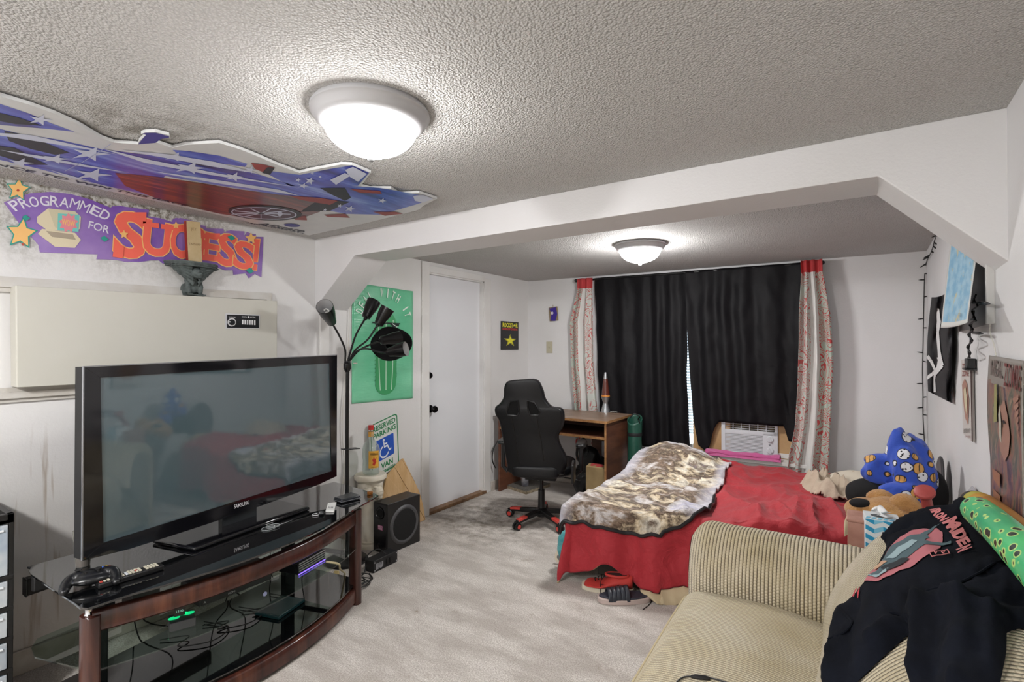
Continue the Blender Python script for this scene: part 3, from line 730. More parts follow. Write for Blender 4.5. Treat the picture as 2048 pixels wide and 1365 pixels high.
# --- back wall: switch plate and small hanging trinket
def bw(px, py, off=0.0):
    p = at(px, py, 'y', 4.66); 
    for _ in range(3): p = at(px, py, 'y', BY(p.x) - off)
    return p
a, b = bw(1092.5, 706.5, .005), bw(1105, 683.5, .005)
t = thing('light_switch', 'beige light switch plate on the back wall left of the window', 'light switch', ((a.x + b.x) / 2, a.y, a.z))
obj('plate', MB().box(a.x, a.y, a.z, b.x, a.y + .006, b.z), mat('almond_plastic', '#b9b39c', .4), t, bevel=.002)
obj('toggle', MB().box((a.x + b.x) / 2 - .004, a.y - .009, (a.z + b.z) / 2 - .008, (a.x + b.x) / 2 + .004, a.y, (a.z + b.z) / 2 + .008), mat('almond_plastic', '#b9b39c'), t, bevel=.001)
obj('screw', MB().lathe([(0, 0), (.003, .001), (.003, .002)], frame((1, 0, 0), (0, 0, 1), (0, -1, 0), ((a.x + b.x) / 2, a.y, b.z - .018)), 10), M_RING, t)
a, b = bw(1099, 643, .02), bw(1116, 613, .02)
T = Matrix.Translation(((a.x + b.x) / 2, a.y, a.z)) @ Matrix.Rotation(radians(-5), 4, 'Y')
hw, hh = (b.x - a.x) / 2, b.z - a.z
t = thing('wall_trinket', 'small purple felt hanging trinket with a white flower on the back wall', 'ornament', T.translation)
obj('backing', MB(T).box(-hw, .004, .004, hw, .016, hh - .004), mat('tan_wicker', '#8b7a5c', .8, bump=(200, .5, .003)), t, bevel=.001)
obj('felt', MB(T).prism([(-hw * .8, 0, .01), (-hw * .4, 0, hh * .5), (-hw * .8, 0, hh * .9), (hw * .75, 0, hh * .92), (hw * .95, 0, hh * .45), (hw * .4, 0, 0)], (0, .004, 0)), mat('purple_felt', '#3d2a8c', .9), t)
fl = MB(T)
for k in range(5): fl.poly([(-hw * .2 + .010 * cos(radians(a_)) + .0075 * cos(radians(q)), -.002, hh * .56 + .010 * sin(radians(a_)) + .0075 * sin(radians(q))) for a_ in [k * 72] for q in range(0, 360, 45)], 0)
obj('flower', fl, P('#e6dcea'), t, smooth=0)
obj('loop', MB(T).tube([(-.004, .008, hh - .005), (-.003, .008, hh + .016), (.003, .008, hh + .02), (.007, .008, hh + .012), (.006, .008, hh - .005)], .0015, 6), mat('twine', '#b7a98c'), t)

# ------------------------------------------------------------------ television stand
GZ = .535                                    # top of the upper glass
M_BGL = N('black_tempered_glass'); M_BGL.p(Color='#07080a', Roughness=.04, Coat_Weight=1.0, Coat_Roughness=.02); M_BGL.b.inputs['Specular IOR Level'].default_value = .8; M_BGL = M_BGL.m
M_CGL = glass('smoked_clear_glass', '#e6f0ea', .02, .01, '#55655e', 1.6)
M_CHER = N('cherry_wood'); M_CHER.p(Color=M_CHER.ramp(M_CHER.noise(2.2, 5, .65, vec=M_CHER.map(scale=(9, 9, 1.2)), dist=.5), [(.3, '#26120f'), (.5, '#40211a'), (.68, '#5a3426')]), Roughness=.3, Coat_Weight=.3); M_CHER = M_CHER.m
def hz(px, py, z): p = at(px, py, 'z', z); return (p.x, p.y)
A_, B_ = Vector((-2.115, .64)), Vector((-2.25, 1.83))    # front legs
ax = (B_ - A_).normalized(); nn = Vector((ax.y, -ax.x))  # along the front, out into the room
def bowp(t, off=0.0, bulge=.135):
    p = A_ + (B_ - A_) * t + nn * (off + bulge * 4 * (t) * (1 - t)); return p
stand = thing('tv_stand', 'curved tv stand with black glass top, glass shelves and cherry wood legs', 'tv stand', (-2.4, 1.25, 0))
top = [hz(58, 1142, GZ)] + [hz(72, 1128, GZ), (-2.735, 1.0), (-2.70, 2.03)] + [hz(676, 966, GZ), hz(752, 988, GZ), hz(756, 992, GZ), hz(742, 1000, GZ)] + [tuple(bowp(1 - k / 12, .035, .14)) for k in range(0, 13)] + [hz(165, 1217, GZ), hz(150, 1212, GZ)]
top = [(-2.60, .585), (-2.63, .62), (-2.70, 2.03)] + [hz(676, 966, GZ), hz(748, 986, GZ), hz(757, 991, GZ), hz(745, 999, GZ)] + [tuple(bowp(1 - k / 14, .04, .13)) for k in range(1, 14)] + [hz(175, 1217, GZ), hz(160, 1216, GZ), hz(150, 1208, GZ), hz(62, 1150, GZ), hz(57, 1142, GZ), hz(62, 1136, GZ)]
top = [p for p in top if True]
obj('glass_top', MB().prism([(x, y, GZ) for x, y in top[3:] + [(-2.63, .60), (-2.71, 2.04)]], (0, 0, -.008)), M_BGL, stand, smooth=0, bevel=.0015)
def shelf(z, name, m, x_back=-2.60, off=.02, th=.006):
    pts = [tuple(bowp(1 + .0 - k / 16, off, .13)) for k in range(17)] + [(-2.36, .56), (-2.44, .57), (-2.50, .60), (-2.70, 1.80), (-2.3, 1.87)]
    obj(name, MB().prism([(x, y, z) for x, y in pts], (0, 0, -th)), m, stand, smooth=0, bevel=.001)
shelf(.305, 'middle_glass_shelf', M_CGL); shelf(.105, 'bottom_glass_shelf', M_BGL, off=.0)
def rail(z0, z1, name):
    g = MB(); n = 28
    F = [bowp(k / n, .012) for k in range(n + 1)]; Bk = [bowp(k / n, -.016) for k in range(n + 1)]
    for k in range(n):
        g.prism([(*F[k], z0), (*F[k + 1], z0), (*Bk[k + 1], z0), (*Bk[k], z0)], (0, 0, z1 - z0))
    bm_ = MB(); prof = [(.014, z0 + .006), (.014, z1 - .006), (.008, z1), (-.016, z1), (-.016, z0), (.008, z0)]
    def f(u, v):
        k = int(round(v * 6)) % 6; o_, z = prof[k]; p = bowp(u, o_); return (p.x, p.y, z)
    bm_.grid(f, 40, 6); obj(name, bm_, M_CHER, stand, smooth=50)
rail(.425, .495, 'upper_rail'); rail(.012, .085, 'lower_rail')
def leg(p, zt):
    g = MB(); pts = []
    for a in range(0, 360, 20):
        c, s = cos(radians(a)), sin(radians(a)); q = p + ax * (.024 * (abs(c) ** .6) * (1 if c > 0 else -1)) + nn * (.034 * (abs(s) ** .8) * (1 if s > 0 else -1)); pts.append((q.x, q.y, 0))
    g.prism(pts, (0, 0, zt)); obj('leg', g, M_CHER, stand, smooth=50, bevel=.004)
    obj('chrome_spacer', MB().lathe([(.014, 0), (.011, .004), (.011, GZ - .012 - zt), (.014, GZ - .008 - zt)], Matrix.Translation((p.x - .01, p.y, zt)), 20), mat('polished_chrome', '#d8d8da', .12, 1.0), stand)
leg(A_ + nn * -.0, .484); leg(B_, .502)
for bx, by in ((-2.50, .78), (-2.66, 1.70)):
    obj('back_post', MB().box(bx - .02, by - .03, 0, bx + .02, by + .03, GZ - .008), M_BLKM, stand, bevel=.004)
obj('back_crossbar', MB().prism([(-2.58, .60, .455), (-2.72, 1.75, .455), (-2.70, 1.76, .455), (-2.56, .605, .455)], (0, 0, .05)), M_BLKM, stand, bevel=.003)
obj('lower_brace', MB().tube([(-2.66, 1.68, .27), (-2.28, 1.80, .27)], .012, 8).tube([(-2.66, 1.68, .06), (-2.28, 1.80, .06)], .012, 8), M_BLKM, stand)
obj('upper_brace', MB().prism([(-2.50, .8, .40), (-2.18, .70, .40), (-2.17, .73, .40), (-2.49, .83, .40)], (0, 0, .03)), M_BLKM, stand, bevel=.003)

# ------------------------------------------------------------------ television
u_ = Vector((-.147, .989, 0)).normalized(); n_ = Vector((.989, .147, 0)).normalized()
P0 = Vector((-2.315, .705, .60))
def tvp(px, py, d=0.0): return at_plane(px, py, P0 + n_ * d, n_)
def loc2(p): q = p - P0; return (q.dot(u_), q.z)
cTL, cTR, cBR, cBL = loc2(tvp(168, 735)), loc2(tvp(673, 711)), loc2(tvp(677, 955)), loc2(tvp(176, 1124))
sTL, sTR, sBR, sBL = loc2(tvp(200, 756)), loc2(tvp(658, 727)), loc2(tvp(662, 943)), loc2(tvp(206, 1086))
MT = frame(u_, Vector((0, 0, 1)), n_, P0)        # local x along, y up, z out
tv = thing('television', 'large flat black television with a glossy frame on the glass stand', 'television', P0 + u_ * .6 + Vector((0, 0, -.06)))
M_GLOSS = mat('piano_black', '#0b0b0f', .08, coat=.6)
x0, x1 = cTL[0], cTR[0]; yb0, yb1, yt0, yt1 = cBL[1], cBR[1], cTL[1], cTR[1]
g = MB(MT)
outer = [(x0, yt0), (x1, yt1), (x1, yb1 + .01)] + [(x1 + (x0 - x1) * k / 8, yb1 + (yb0 - yb1) * k / 8 - .012 * sin(pi * k / 8)) for k in range(1, 8)] + [(x0, yb0 + .01)]
inner = [sTL, sTR, sBR, sBL]
def ringface(mb, out, inn, z, m=0):
    i = mb.add([(x, y, z) for x, y in out]); j = mb.add([(x, y, z) for x, y in inn])
    return i, j
# frame as four bars with bevelled look
def bar(a, b, c, d): g.prism([(a[0], a[1], -.012), (b[0], b[1], -.012), (c[0], c[1], -.012), (d[0], d[1], -.012)], (0, 0, .016))
bar(outer[0], outer[1], sTR, sTL); bar(outer[1], outer[2], sBR, sTR); bar(outer[-1], outer[0], sTL, sBL)
g.prism([(p[0], p[1], -.012) for p in outer[2:] + [sBL, sBR]], (0, 0, .016))
obj('bezel', g, M_GLOSS, tv, smooth=0, bevel=.003)
obj('back_cover', MB(MT).prism([(p[0] * 1.0, p[1], -.014) for p in outer], (0, 0, -.045)), M_BLKM, tv, bevel=.008)
sq = N('dark_plasma_screen'); sq.p(Color='#46555a', Roughness=.05, Coat_Weight=1.0, Coat_Roughness=.03)
sq.b.inputs['Specular IOR Level'].default_value = 1.0
obj('screen', MB(MT).prism([(p[0], p[1], -.010) for p in inner], (0, 0, .010)), sq.m, tv, smooth=0)
obj('silver_edge', MB(MT).prism([(x0 - .002, yt0 + .001, -.006), (x1 + .002, yt1 + .001, -.006), (x1 + .002, yt1 + .0035, -.006), (x0 - .002, yt0 + .0035, -.006)], (0, 0, .008)).box(x1, yb1 + .01, -.006, x1 + .003, yt1 + .003, .002).box(x0 - .003, yb0 + .01, -.006, x0, yt0 + .003, .002), mat('satin_silver', '#a9abb0', .25, .8), tv, smooth=0)
lg = MB(MT); la, lb = loc2(tvp(468, 1019, .005)), loc2(tvp(498, 1004, .005))
lg.text('SAMSUNG', Matrix.Translation((la[0], la[1] + .002, .0062)), 1, 0, fit=(0, 0, lb[0] - la[0], .018), offset=.005)
obj('printed_lettering', lg, P('#d6d6d8'), tv, smooth=0, fixn=False)
xm = (x0 + x1) / 2 + .02
obj('neck', MB(MT).box(xm - .09, yb0 - .055, -.045, xm + .09, yb0 + .05, -.015), mat('clear_dark_acrylic', '#23272a', .08, coat=.5), tv, bevel=.004)
Zb = GZ + .002 - P0.z
obj('foot', MB(MT).prism([(xm - .32, Zb, -.14), (xm + .32, Zb, -.14), (xm + .30, Zb, .11), (xm - .30, Zb, .11)], (0, .016, 0)), M_GLOSS, tv, bevel=.006)

# ------------------------------------------------------------------ things on and in the stand
def onz(px, py, z=GZ): return at(px, py, 'z', z)
# plastic cup of cola behind the television corner
p = onz(178, 1138); p = Vector((-2.50, .80, GZ))
p = Vector((onz(166, 1133).x, onz(166, 1133).y, GZ))
t = thing('drink_cup', 'tall frosted plastic cup of cola behind the television corner', 'cup', p)
zt = at(162, 1058, 'y', p.y).z - GZ; zt = max(.11, min(.2, zt)); M = Matrix.Translation(p)
obj('cup_wall', MB().lathe([(.022, .001), (.033, zt), (.0315, zt), (.021, .003)], M, 28), glass('frosted_cup', '#f2f2ee', .3, .12, '#cfcfc8'), t)
obj('cola', MB().lathe([(0, .003), (.0205, .003), (.0285, zt * .7), (0, zt * .7)], M, 28), mat('cola', '#3a1712', .1), t)
# game controller
c = onz(190, 1165); c = Vector((-2.27, .665, GZ))
c = onz(188, 1175) + Vector((-.02, .0, 0)); c.z = GZ
yaw = atan2(onz(240, 1150).y - onz(140, 1170).y, onz(240, 1150).x - onz(140, 1170).x)
T = Matrix.Translation(c) @ Matrix.Rotation(yaw, 4, 'Z')
t = thing('game_controller', 'black game controller resting on the glass top beside the remote', 'game controller', c)
g = MB(T)
g.ball((0, .010, .032), (.060, .036, .023), 20); g.ball((0, -.008, .026), (.058, .030, .018), 20)
for sg in (-1, 1):
    g.tube(spline([(sg * .030, .012, .036), (sg * .056, .006, .032), (sg * .068, -.022, .022), (sg * .070, -.048, .015)], 6), [.022 - .0004 * k for k in range(19)], 14)
    g.ball((sg * .070, -.050, .015), (.0125, .015, .012), 14); g.ball((sg * .036, .036, .034), (.022, .010, .010), 12)
o = obj('shell', g, mat('controller_black', '#0f1012', .32), t); md = o.modifiers.new('fuse', 'REMESH'); md.mode = 'VOXEL'; md.voxel_size = .0028; md.use_smooth_shade = True
for x, y in ((-.038, .014), (.018, -.006)):
    obj('thumbstick', MB(T).lathe([(.005, .048), (.005, .056), (.010, .058), (.010, .061), (.006, .060), (0, .059)], Matrix.Translation((x, y, 0)), 16), M_BLKM, t)
for k, (cx, cc) in enumerate((('x', '#3b6bd0'), ('y', '#d8b62c'), ('b', '#c8402e'), ('a', '#46a648'))):
    a = pi / 2 * k; obj('face_button', MB(T).lathe([(.0042, .047), (.0042, .053), (0, .0545)], Matrix.Translation((.038 - .009 * cos(a), .016 + .009 * sin(a), 0)), 12), mat('button_' + cx, cc, .3), t, label={'x': 'blue', 'y': 'yellow', 'b': 'red', 'a': 'green'}[cx] + ' round button')
obj('direction_pad', MB(T).box(-.022, -.008, .046, -.010, -.004, .053).box(-.018, -.012, .046, -.014, .0, .053), M_BLK, t)
# remote control
a, b = onz(196, 1180), onz(328, 1140); d = (b - a); L = d.length; d.normalize(); sd = Vector((-d.y, d.x, 0))
if sd.x > 0: sd = -sd
MR = frame(d, sd, Vector((0, 0, 1)), (a.x, a.y, GZ))
if MR.determinant() < 0: MR = frame(d, -sd, Vector((0, 0, 1)), (a.x, a.y, GZ))
ys = 1 if MR.determinant() > 0 and (MR @ Vector((0, 1, 0)) - MR @ Vector((0, 0, 0))).x < 0 else -1
t = thing('remote_control', 'long black remote control with pale buttons on the front edge of the glass top', 'remote', (a + d * L / 2))
obj('remote_body', MB(MR).box(0, -.006, 0, L, .040, .019), M_BLK, t, bevel=.005, segs=3)
key = None; M_KEY = mat('pale_rubber_key', '#bfbaa8', .6); kr = mat('red_rubber_key', '#b8483e', .6)
for i in range(17):
    for j in range(3):
        if i in (7, 12): continue
        x = L * (.035 + .053 * i); y = .003 + j * .012
        m_ = kr if (i, j) in ((0, 0), (0, 2), (10, 1)) else M_KEY
        obj('button', MB(MR).box(x, y, .0185, x + L * .034, y + .0082, .0225), m_, t, smooth=0, label='red button' if m_ is kr else None)
obj('navigation_pad', MB(MR).box(L * .41, .004, .0185, L * .455, .032, .0225), mat('silver_key', '#b9bcc0', .4), t, bevel=.003)
# white card and watch-like puck
a, b, c_, d_ = onz(651, 1026), onz(668, 1026), onz(673, 1008), onz(656, 1010)
t = thing('white_card_pack', 'small white card holder lying near the right end of the glass top', 'card holder', a)
obj('card', MB().prism([a + Vector((0, 0, .001)), b + Vector((0, 0, .001)), c_ + Vector((0, 0, .001)), d_ + Vector((0, 0, .001))], (0, 0, .008)), mat('card_white', '#d8d7d4', .4), t, smooth=0, bevel=.001)
cd = MB()
for k in range(4):
    q = lambda u, v: a + (b - a) * u + (d_ - a) * v + Vector((0, 0, .0095)); cd.poly([q(.18 + .17 * k, .3), q(.28 + .17 * k, .3), q(.28 + .17 * k, .5), q(.18 + .17 * k, .5)])
obj('printed_symbols', cd, P('#6f7073'), t, smooth=0, fixn=False)
p = onz(642, 1030)
t = thing('black_puck', 'tiny black gadget lying beside the white card on the glass top', 'gadget', p)
obj('puck_body', MB().lathe([(0, .0), (.014, .001), (.017, .008), (.013, .015), (0, .017)], Matrix.Translation(p), 8, sx=1.2), mat('controller_black', '#0f1012'), t, smooth=20)
obj('ring_clip', MB().tube([p + Vector((.017 * cos(k) - .012, .017 * sin(k) - .02, .004)) for k in [i * .7 for i in range(9)]], .002, 6, closed=True), M_RING, t)
p = onz(545, 1056)
t = thing('clear_coaster', 'pair of thin clear rings lying on the glass top in front of the television', 'coaster', p)
for k in (0, 1): obj('ring', MB().tube([p + Vector((.026 * cos(q) - .004 * k, .030 * sin(q) + .024 * k - .02, .003 + .0028 * k)) for q in [i * pi / 12 for i in range(24)]], .0014, 6, closed=True), mat('clear_plastic', '#8e9394', .1), t)
# square black plinth with bright edge: foot of the phone lamp standing on the glass
a, b, c_, d_ = onz(667, 1004), onz(684, 1008.5), onz(722, 999), onz(703, 992)
t = thing('square_gadget', 'flat square black gadget with a bright edge near the right tip of the glass top', 'gadget', (a + c_) / 2)
obj('slab', MB().prism([q + Vector((0, 0, .001)) for q in (a, b, c_, d_)], (0, 0, .022)), mat('graphite', '#232529', .25), t, bevel=.006, segs=3)
obj('bright_band', MB().prism([a * 1 + (a - c_) * .01 + Vector((0, 0, .008)), b + (b - d_) * .02 + Vector((0, 0, .008)), c_ + (c_ - a) * .01 + Vector((0, 0, .008)), d_ + (d_ - b) * .02 + Vector((0, 0, .008))], (0, 0, .003)), mat('satin_silver', '#a9abb0'), t, smooth=0)
p = onz(740, 990)
t = thing('amber_charm', 'tiny amber glass cube at the right tip of the glass top', 'ornament', p)
obj('cube', MB().box(p.x - .012, p.y - .012, GZ, p.x + .012, p.y + .012, GZ + .018), mat('amber', '#7a4a1c', .1), t, bevel=.003)
# soundbar end sticking out on the left, behind the stand
a = Vector((-2.66, .50, .0)); q0 = at(55, 1160, 'x', -2.66); q1 = at(55, 1194, 'x', -2.66)
t = thing('soundbar', 'black soundbar lying behind the glass top, its end poking out on the left', 'soundbar', (-2.66, .6, q1.z))
obj('bar', MB().prism([(-2.70, q0.y, q1.z), (-2.66, q0.y, q1.z), (-2.78, 1.35, q1.z), (-2.82, 1.35, q1.z)], (0, 0, q0.z - q1.z)), mat('speaker_cloth', '#1e1a18', .7), t, bevel=.004)
obj('end_cap', MB().box(-2.702, q0.y - .006, q1.z - .001, -2.655, q0.y, q0.z + .001), M_BLK, t, bevel=.002)

# middle shelf: console, receiver box, modem, lit clock
SZ = .3065
def shelfbox(name, label, cat, px_a, px_b, h, depth, m, z=SZ, bev=.003):
    """front bottom edge runs between the two pixels on the shelf plane"""
    a, b = at(*px_a, 'z', z), at(*px_b, 'z', z); d = (b - a); L = d.length; d.normalize(); back = Vector((-d.y, d.x, 0))
    t = thing(name, label, cat, (a + b) / 2)
    Mx = frame(d, back, Vector((0, 0, 1)), (a.x, a.y, z)); obj('body', MB(Mx).box(0, 0, .001, L, depth, h), m, t, bevel=bev)
    return t, Mx, L
M_DK = mat('console_black', '#1b1b1d', .3)
t, Mx, L = shelfbox('game_console', 'long black game console with a glowing round power button on the middle shelf', 'game console', (398, 1216), (543, 1160), .075, .17, M_DK)
em = MB(frame(Mx.col[0].xyz, Vector((0, 0, 1)), -Mx.col[1].xyz, Mx.translation))
em.T = Mx @ frame((1, 0, 0), (0, 0, 1), (0, -1, 0), (0, 0, 0))
em.lathe([(0, .0012), (.010, .0012)], Matrix.Translation((L * .9, .05, 0)), 20); o = obj('power_light', em, mat('white_power_glow', '#cfd2ff', .4, emit=.3), t, smooth=0, fixn=False)
em = MB(Mx @ frame((1, 0, 0), (0, 0, 1), (0, -1, 0), (0, 0, 0))); em.box(.01, .001, 0, L * .62, .028, .0015); em.box(.02, .038, 0, L * .5, .040, .002); obj('disc_slot', em, M_BLK, t, smooth=0)
em = MB(Mx @ frame((1, 0, 0), (0, 0, 1), (0, -1, 0), (0, 0, 0))); em.text('HDMI', Matrix.Translation((L * .42, .008, .0022)), .012); em.text('A', Matrix.Translation((L * .07, .008, .0022)), .014); obj('printed_lettering', em, P('#b8b8b8'), t, smooth=0, fixn=False)
t, Mx, L = shelfbox('internet_box', 'black box with glowing violet edges and silver ribs on the right of the middle shelf', 'modem', (597, 1152), (650, 1121), .055, .115, mat('modem_black', '#17171b', .2))
F_ = Mx @ frame((1, 0, 0), (0, 0, 1), (0, -1, 0), (0, 0, 0))
rb = MB(F_)
for k in range(4): rb.box(.002, .016 + .011 * k, 0, L - .002, .022 + .011 * k, .003)
o = obj('silver_ribs', rb, mat('satin_silver', '#a9abb0'), t, smooth=0); o['kind'] = 'stuff'
obj('violet_light', MB(F_).box(0, .002, 0, L, .006, .003), mat('violet_glow', '#7a5cff', .4, emit=.5), t, smooth=0)
obj('top_light_line', MB(Mx).box(L * .1, .104, .0555, L * .95, .108, .0565), _mats['violet_glow'], t, smooth=0)
p = at(362, 1258, 'z', SZ)
t, Mx, L = shelfbox('clock_speaker', 'small black charging clock glowing green with the time 13:00 on the middle shelf', 'clock', (339, 1268), (392, 1253), .034, .08, mat('clock_grey_case', '#4b4b4f', .4))
F_ = Mx @ frame((1, 0, 0), (0, 1, 0), (0, 0, 1), (0, 0, .0345))
gm = mat('green_glow', '#16c878', .4, emit=.3)
for k, (cx, cy) in enumerate(((.2, .04), (.52, .06), (.78, .05))): obj('green_pad', MB(F_).lathe([(0, .001), (.014, .001)], Matrix.Translation((L * cx, cy, 0)), 20, sx=1.4), gm, t, smooth=0, fixn=False)
dm = MB(Mx @ Matrix.Translation((L * .42, .045, .036)) @ Matrix.Rotation(radians(75), 4, 'X')); dm.box(-.018, 0, -.002, .018, .034, .002); obj('display', dm, M_BLK, t, bevel=.001)
dm = MB(Mx @ Matrix.Translation((L * .42, .045, .036)) @ Matrix.Rotation(radians(75), 4, 'X')); dm.text('13:00', Matrix.Translation((0, .013, .0026)), .011); obj('lit_digits', dm, mat('clock_digits', '#8fc9b8', .4, emit=.15), t, smooth=0, fixn=False)
# dark upright box at the back that catches the green light
obj_t = thing('black_power_box', 'black upright power box behind the glowing green clock', 'box', (-2.44, .92, SZ))
obj('box_body', MB().box(-2.50, .86, SZ, -2.40, .96, SZ + .115), M_DK, obj_t, bevel=.003)
obj('box_lid', MB().box(-2.502, .858, SZ + .115, -2.398, .962, SZ + .12), M_BLK, obj_t, bevel=.001)
# bottom shelf box and cables
t = thing('teal_game_case', 'dark teal plastic case lying on the bottom shelf', 'case', (-2.33, 1.45, .106))
obj('case', MB(Matrix.Translation((-2.33, 1.45, .106)) @ Matrix.Rotation(.3, 4, 'Z')).box(-.07, -.09, 0, .07, .09, .016), mat('teal_case', '#1d3d42', .25), t, bevel=.003)
obj('case_sleeve', MB(Matrix.Translation((-2.33, 1.45, .106)) @ Matrix.Rotation(.3, 4, 'Z')).box(-.066, -.08, .016, .066, .08, .0168), mat('sleeve_grey', '#3c4a4c', .3), t)
def cable(pts, r, m, label, k=6, group=None, name='cable'):
    o = obj(name, MB().tube(spline(pts, k), r, 6), m); tag(o, label, 'cable', group); return o
M_CB = mat('black_cable', '#141414', .5); M_CW = mat('white_cable', '#d2cfc6', .5); M_CC = mat('cream_cable', '#c7bb94', .5)
gr = 'loose black cables behind and under the tv stand'
gl_ = 'one of the thin black cables tangled behind the tv stand'
rnd = random.Random(3)
for i in range(7):
    y = .75 + .17 * i; x = -2.64 - .02 * (i % 3)
    pts = [(x, y, .45), (x - .04, y + .05, .3 + rnd.uniform(-.06, .06)), (x - .02, y + rnd.uniform(-.1, .15), .15), (x - .03, y + .1, .02), (x + .02, y + .22, .006)]
    cable([(min(q[0], -2.62), q[1], q[2]) for q in pts], .003, M_CB, gl_, group=gr)
for i in range(3):
    y = 1.0 + .16 * i
    cable([(-2.5 + .03 * i, y, .112), (-2.42 + .02 * i, y + .08, .118), (-2.38, y + .02, .114), (-2.30 - .01 * i, y + .12, .116), (-2.36, y + .22, .112), (-2.5, y + .18, .112)], .0025, M_CB, 'one of the thin black cables coiled on the bottom glass shelf', group='cables coiled on the bottom shelf')
for i in range(7):
    a0 = rnd.uniform(0, 6)
    cx, cy = -2.42 + rnd.uniform(-.03, .03), 1.97 + rnd.uniform(-.04, .04)
    cable([(cx + (.05 + .02 * i / 7) * cos(a0 + k) * (1 + .2 * rnd.random()), cy + (.06 + .008 * i) * sin(a0 + k), .006 + .006 * (k % 3)) for k in range(5)], .003, M_CB, 'thin black cable in the tangle on the carpet by the right stand leg', group='cables by the right stand leg')
cable([at(652, 1124, 'z', .33), at(672, 1135, 'z', .30) + Vector((-.02, .03, 0)), at(668, 1150, 'z', .2) + Vector((-.03, .06, 0)), at(675, 1156, 'z', .1) + Vector((0, .05, 0)), at(678, 1160, 'z', .02)], .005, M_CC, 'thick cream cable hanging from the violet lit box')
p = at(672, 1150, 'z', .03)
t = thing('cable_plug', 'cream and black plug lying among the cables by the stand leg', 'plug', (p.x, p.y, 0))
obj('plug_body', MB(Matrix.Translation(p) @ Matrix.Rotation(.6, 4, 'Z') @ Matrix.Rotation(.5, 4, 'X')).box(-.015, -.02, -.012, .015, .02, .012), mat('cream_plug', '#c9b57d', .4), t, bevel=.004)
obj('plug_cap', MB(Matrix.Translation(p) @ Matrix.Rotation(.6, 4, 'Z') @ Matrix.Rotation(.5, 4, 'X')).box(-.013, -.036, -.011, .013, -.02, .011), M_BLK, t, bevel=.003)
pw = [at(x, y, 'x', LX + .012) for x, y in ((699, 615), (697, 680), (690, 760), (684, 850), (688, 930), (683, 1000), (684, 1060))]
cable(pw, .003, M_CW, 'white cord running down the left wall beside the cactus poster')
pw = [at(x, y, 'x', LX + .010) for x, y in ((455, 545 + 530), (470, 1062), (500, 1050))]
# electrical outlet low on the wall
a, b = at(694, 1080, 'x', LX + .008), at(704, 1056, 'x', LX + .008)
t = thing('wall_outlet', 'yellowed outlet plate low on the left wall beside the lamp pole', 'outlet', (LX, a.y, a.z))
obj('plate', MB().box(LX, a.y - .03, a.z, LX + .008, a.y + .05, b.z), mat('yellowed_plate', '#b3964f', .45), t, bevel=.002)
obj('socket', MB().box(LX + .008, a.y - .0, (a.z + b.z) / 2 - .008, LX + .010, a.y + .014, (a.z + b.z) / 2 + .01), M_BLKM, t)

# ------------------------------------------------------------------ five-armed floor lamp
XL, YL = -2.735, at(694, 900, 'x', -2.735).y
def LP(px, py, d=0.0):
    """point at the distance of the lamp, pulled d metres toward the viewer"""
    r_ = ray(px, py); hd = hypot(XL, YL) - d; s = hd / hypot(r_.x, r_.y); return Vector((0, 0, CAMZ)) + r_ * s
lamp = thing('floor_lamp', 'black five-armed gooseneck floor lamp behind the right end of the tv stand', 'floor lamp', (XL, YL, 0))
M_LB = mat('lamp_black', '#0d0d0e', .3); M_SH = mat('shade_gloss_black', '#0b0a0b', .28, spec=.4); M_SI = mat('shade_grey_lining', '#b9b9ba', .5)
zc = LP(697, 728).z
obj('base', MB().lathe([(0, 0), (.13, 0), (.132, .012), (.12, .022), (.03, .03), (.016, .045), (0, .045)], Matrix.Translation((XL, YL, 0)), 40), M_LB, lamp)
obj('pole', MB().tube([(XL + .004, YL + .002, .03), (XL, YL, .8), (XL + .003, YL, zc)], .0115, 14), M_LB, lamp)
obj('arm_collar', MB().lathe([(.011, -.055), (.022, -.035), (.024, -.03), (.024, 0), (.021, .003), (.018, .02), (0, .02)], Matrix.Translation((XL, YL, zc)), 20), M_LB, lamp)
p = LP(700, 898); obj('phone_clip', MB().prism([p + Vector((-.03, -.05, 0)), p + Vector((-.02, .06, -.008)), p + Vector((.03, .06, -.008)), p + Vector((.02, -.05, 0))], (0, 0, .006)), M_LB, lamp, bevel=.002)
obj('switch_knob', MB().tube([LP(707, 727), LP(714, 727, .02)], .004, 8), mat('ivory_knob', '#cfc8ba', .4), lamp)
def arm(pts, shade, tip, dia, ln, inner=True):
    """gooseneck through the points, bell shade from 'shade' (neck end) to 'tip' (centre of the mouth)"""
    S = spline(pts, 8)
    obj('gooseneck', MB().tube(S, .0062, 8), M_LB, lamp)
    a = shade; d = (tip - shade).normalized(); x = d.orthogonal().normalized(); y = d.cross(x)
    M = frame(x, y, d, a); L = (tip - a).length; r = dia / 2
    prof = [(.010, -.012), (.012, 0), (.028, .008), (r * .72, L * .32), (r * .92, L * .62), (r, L), (r - .002, L), (r * .90, L * .62), (r * .70, L * .33), (.02, .014)]
    sh = obj('shade', MB().lathe(prof, M, 28, ms=[0] * 6 + [1] * 3), [M_SH, M_SI], lamp)
    obj('bulb', MB().tube([a + d * (.02 + L * .1 * 0 + .003 * k) + x * (.011 * cos(k * .55)) + y * (.011 * sin(k * .55)) for k in range(int(L * .72 / .003))], .0042, 6).lathe([(.012, .0), (.014, .035), (0, .037)], M, 12), mat('bulb_white', '#e2e0da', .3), sh)
cpt = Vector((XL, YL, zc + .015))
arm([cpt + Vector((-.008, -.010, 0)), LP(690, 700, .01), LP(680, 675, .05), LP(665, 648, .12)], LP(664, 646, .12), LP(649, 613, .29), .098, .1)
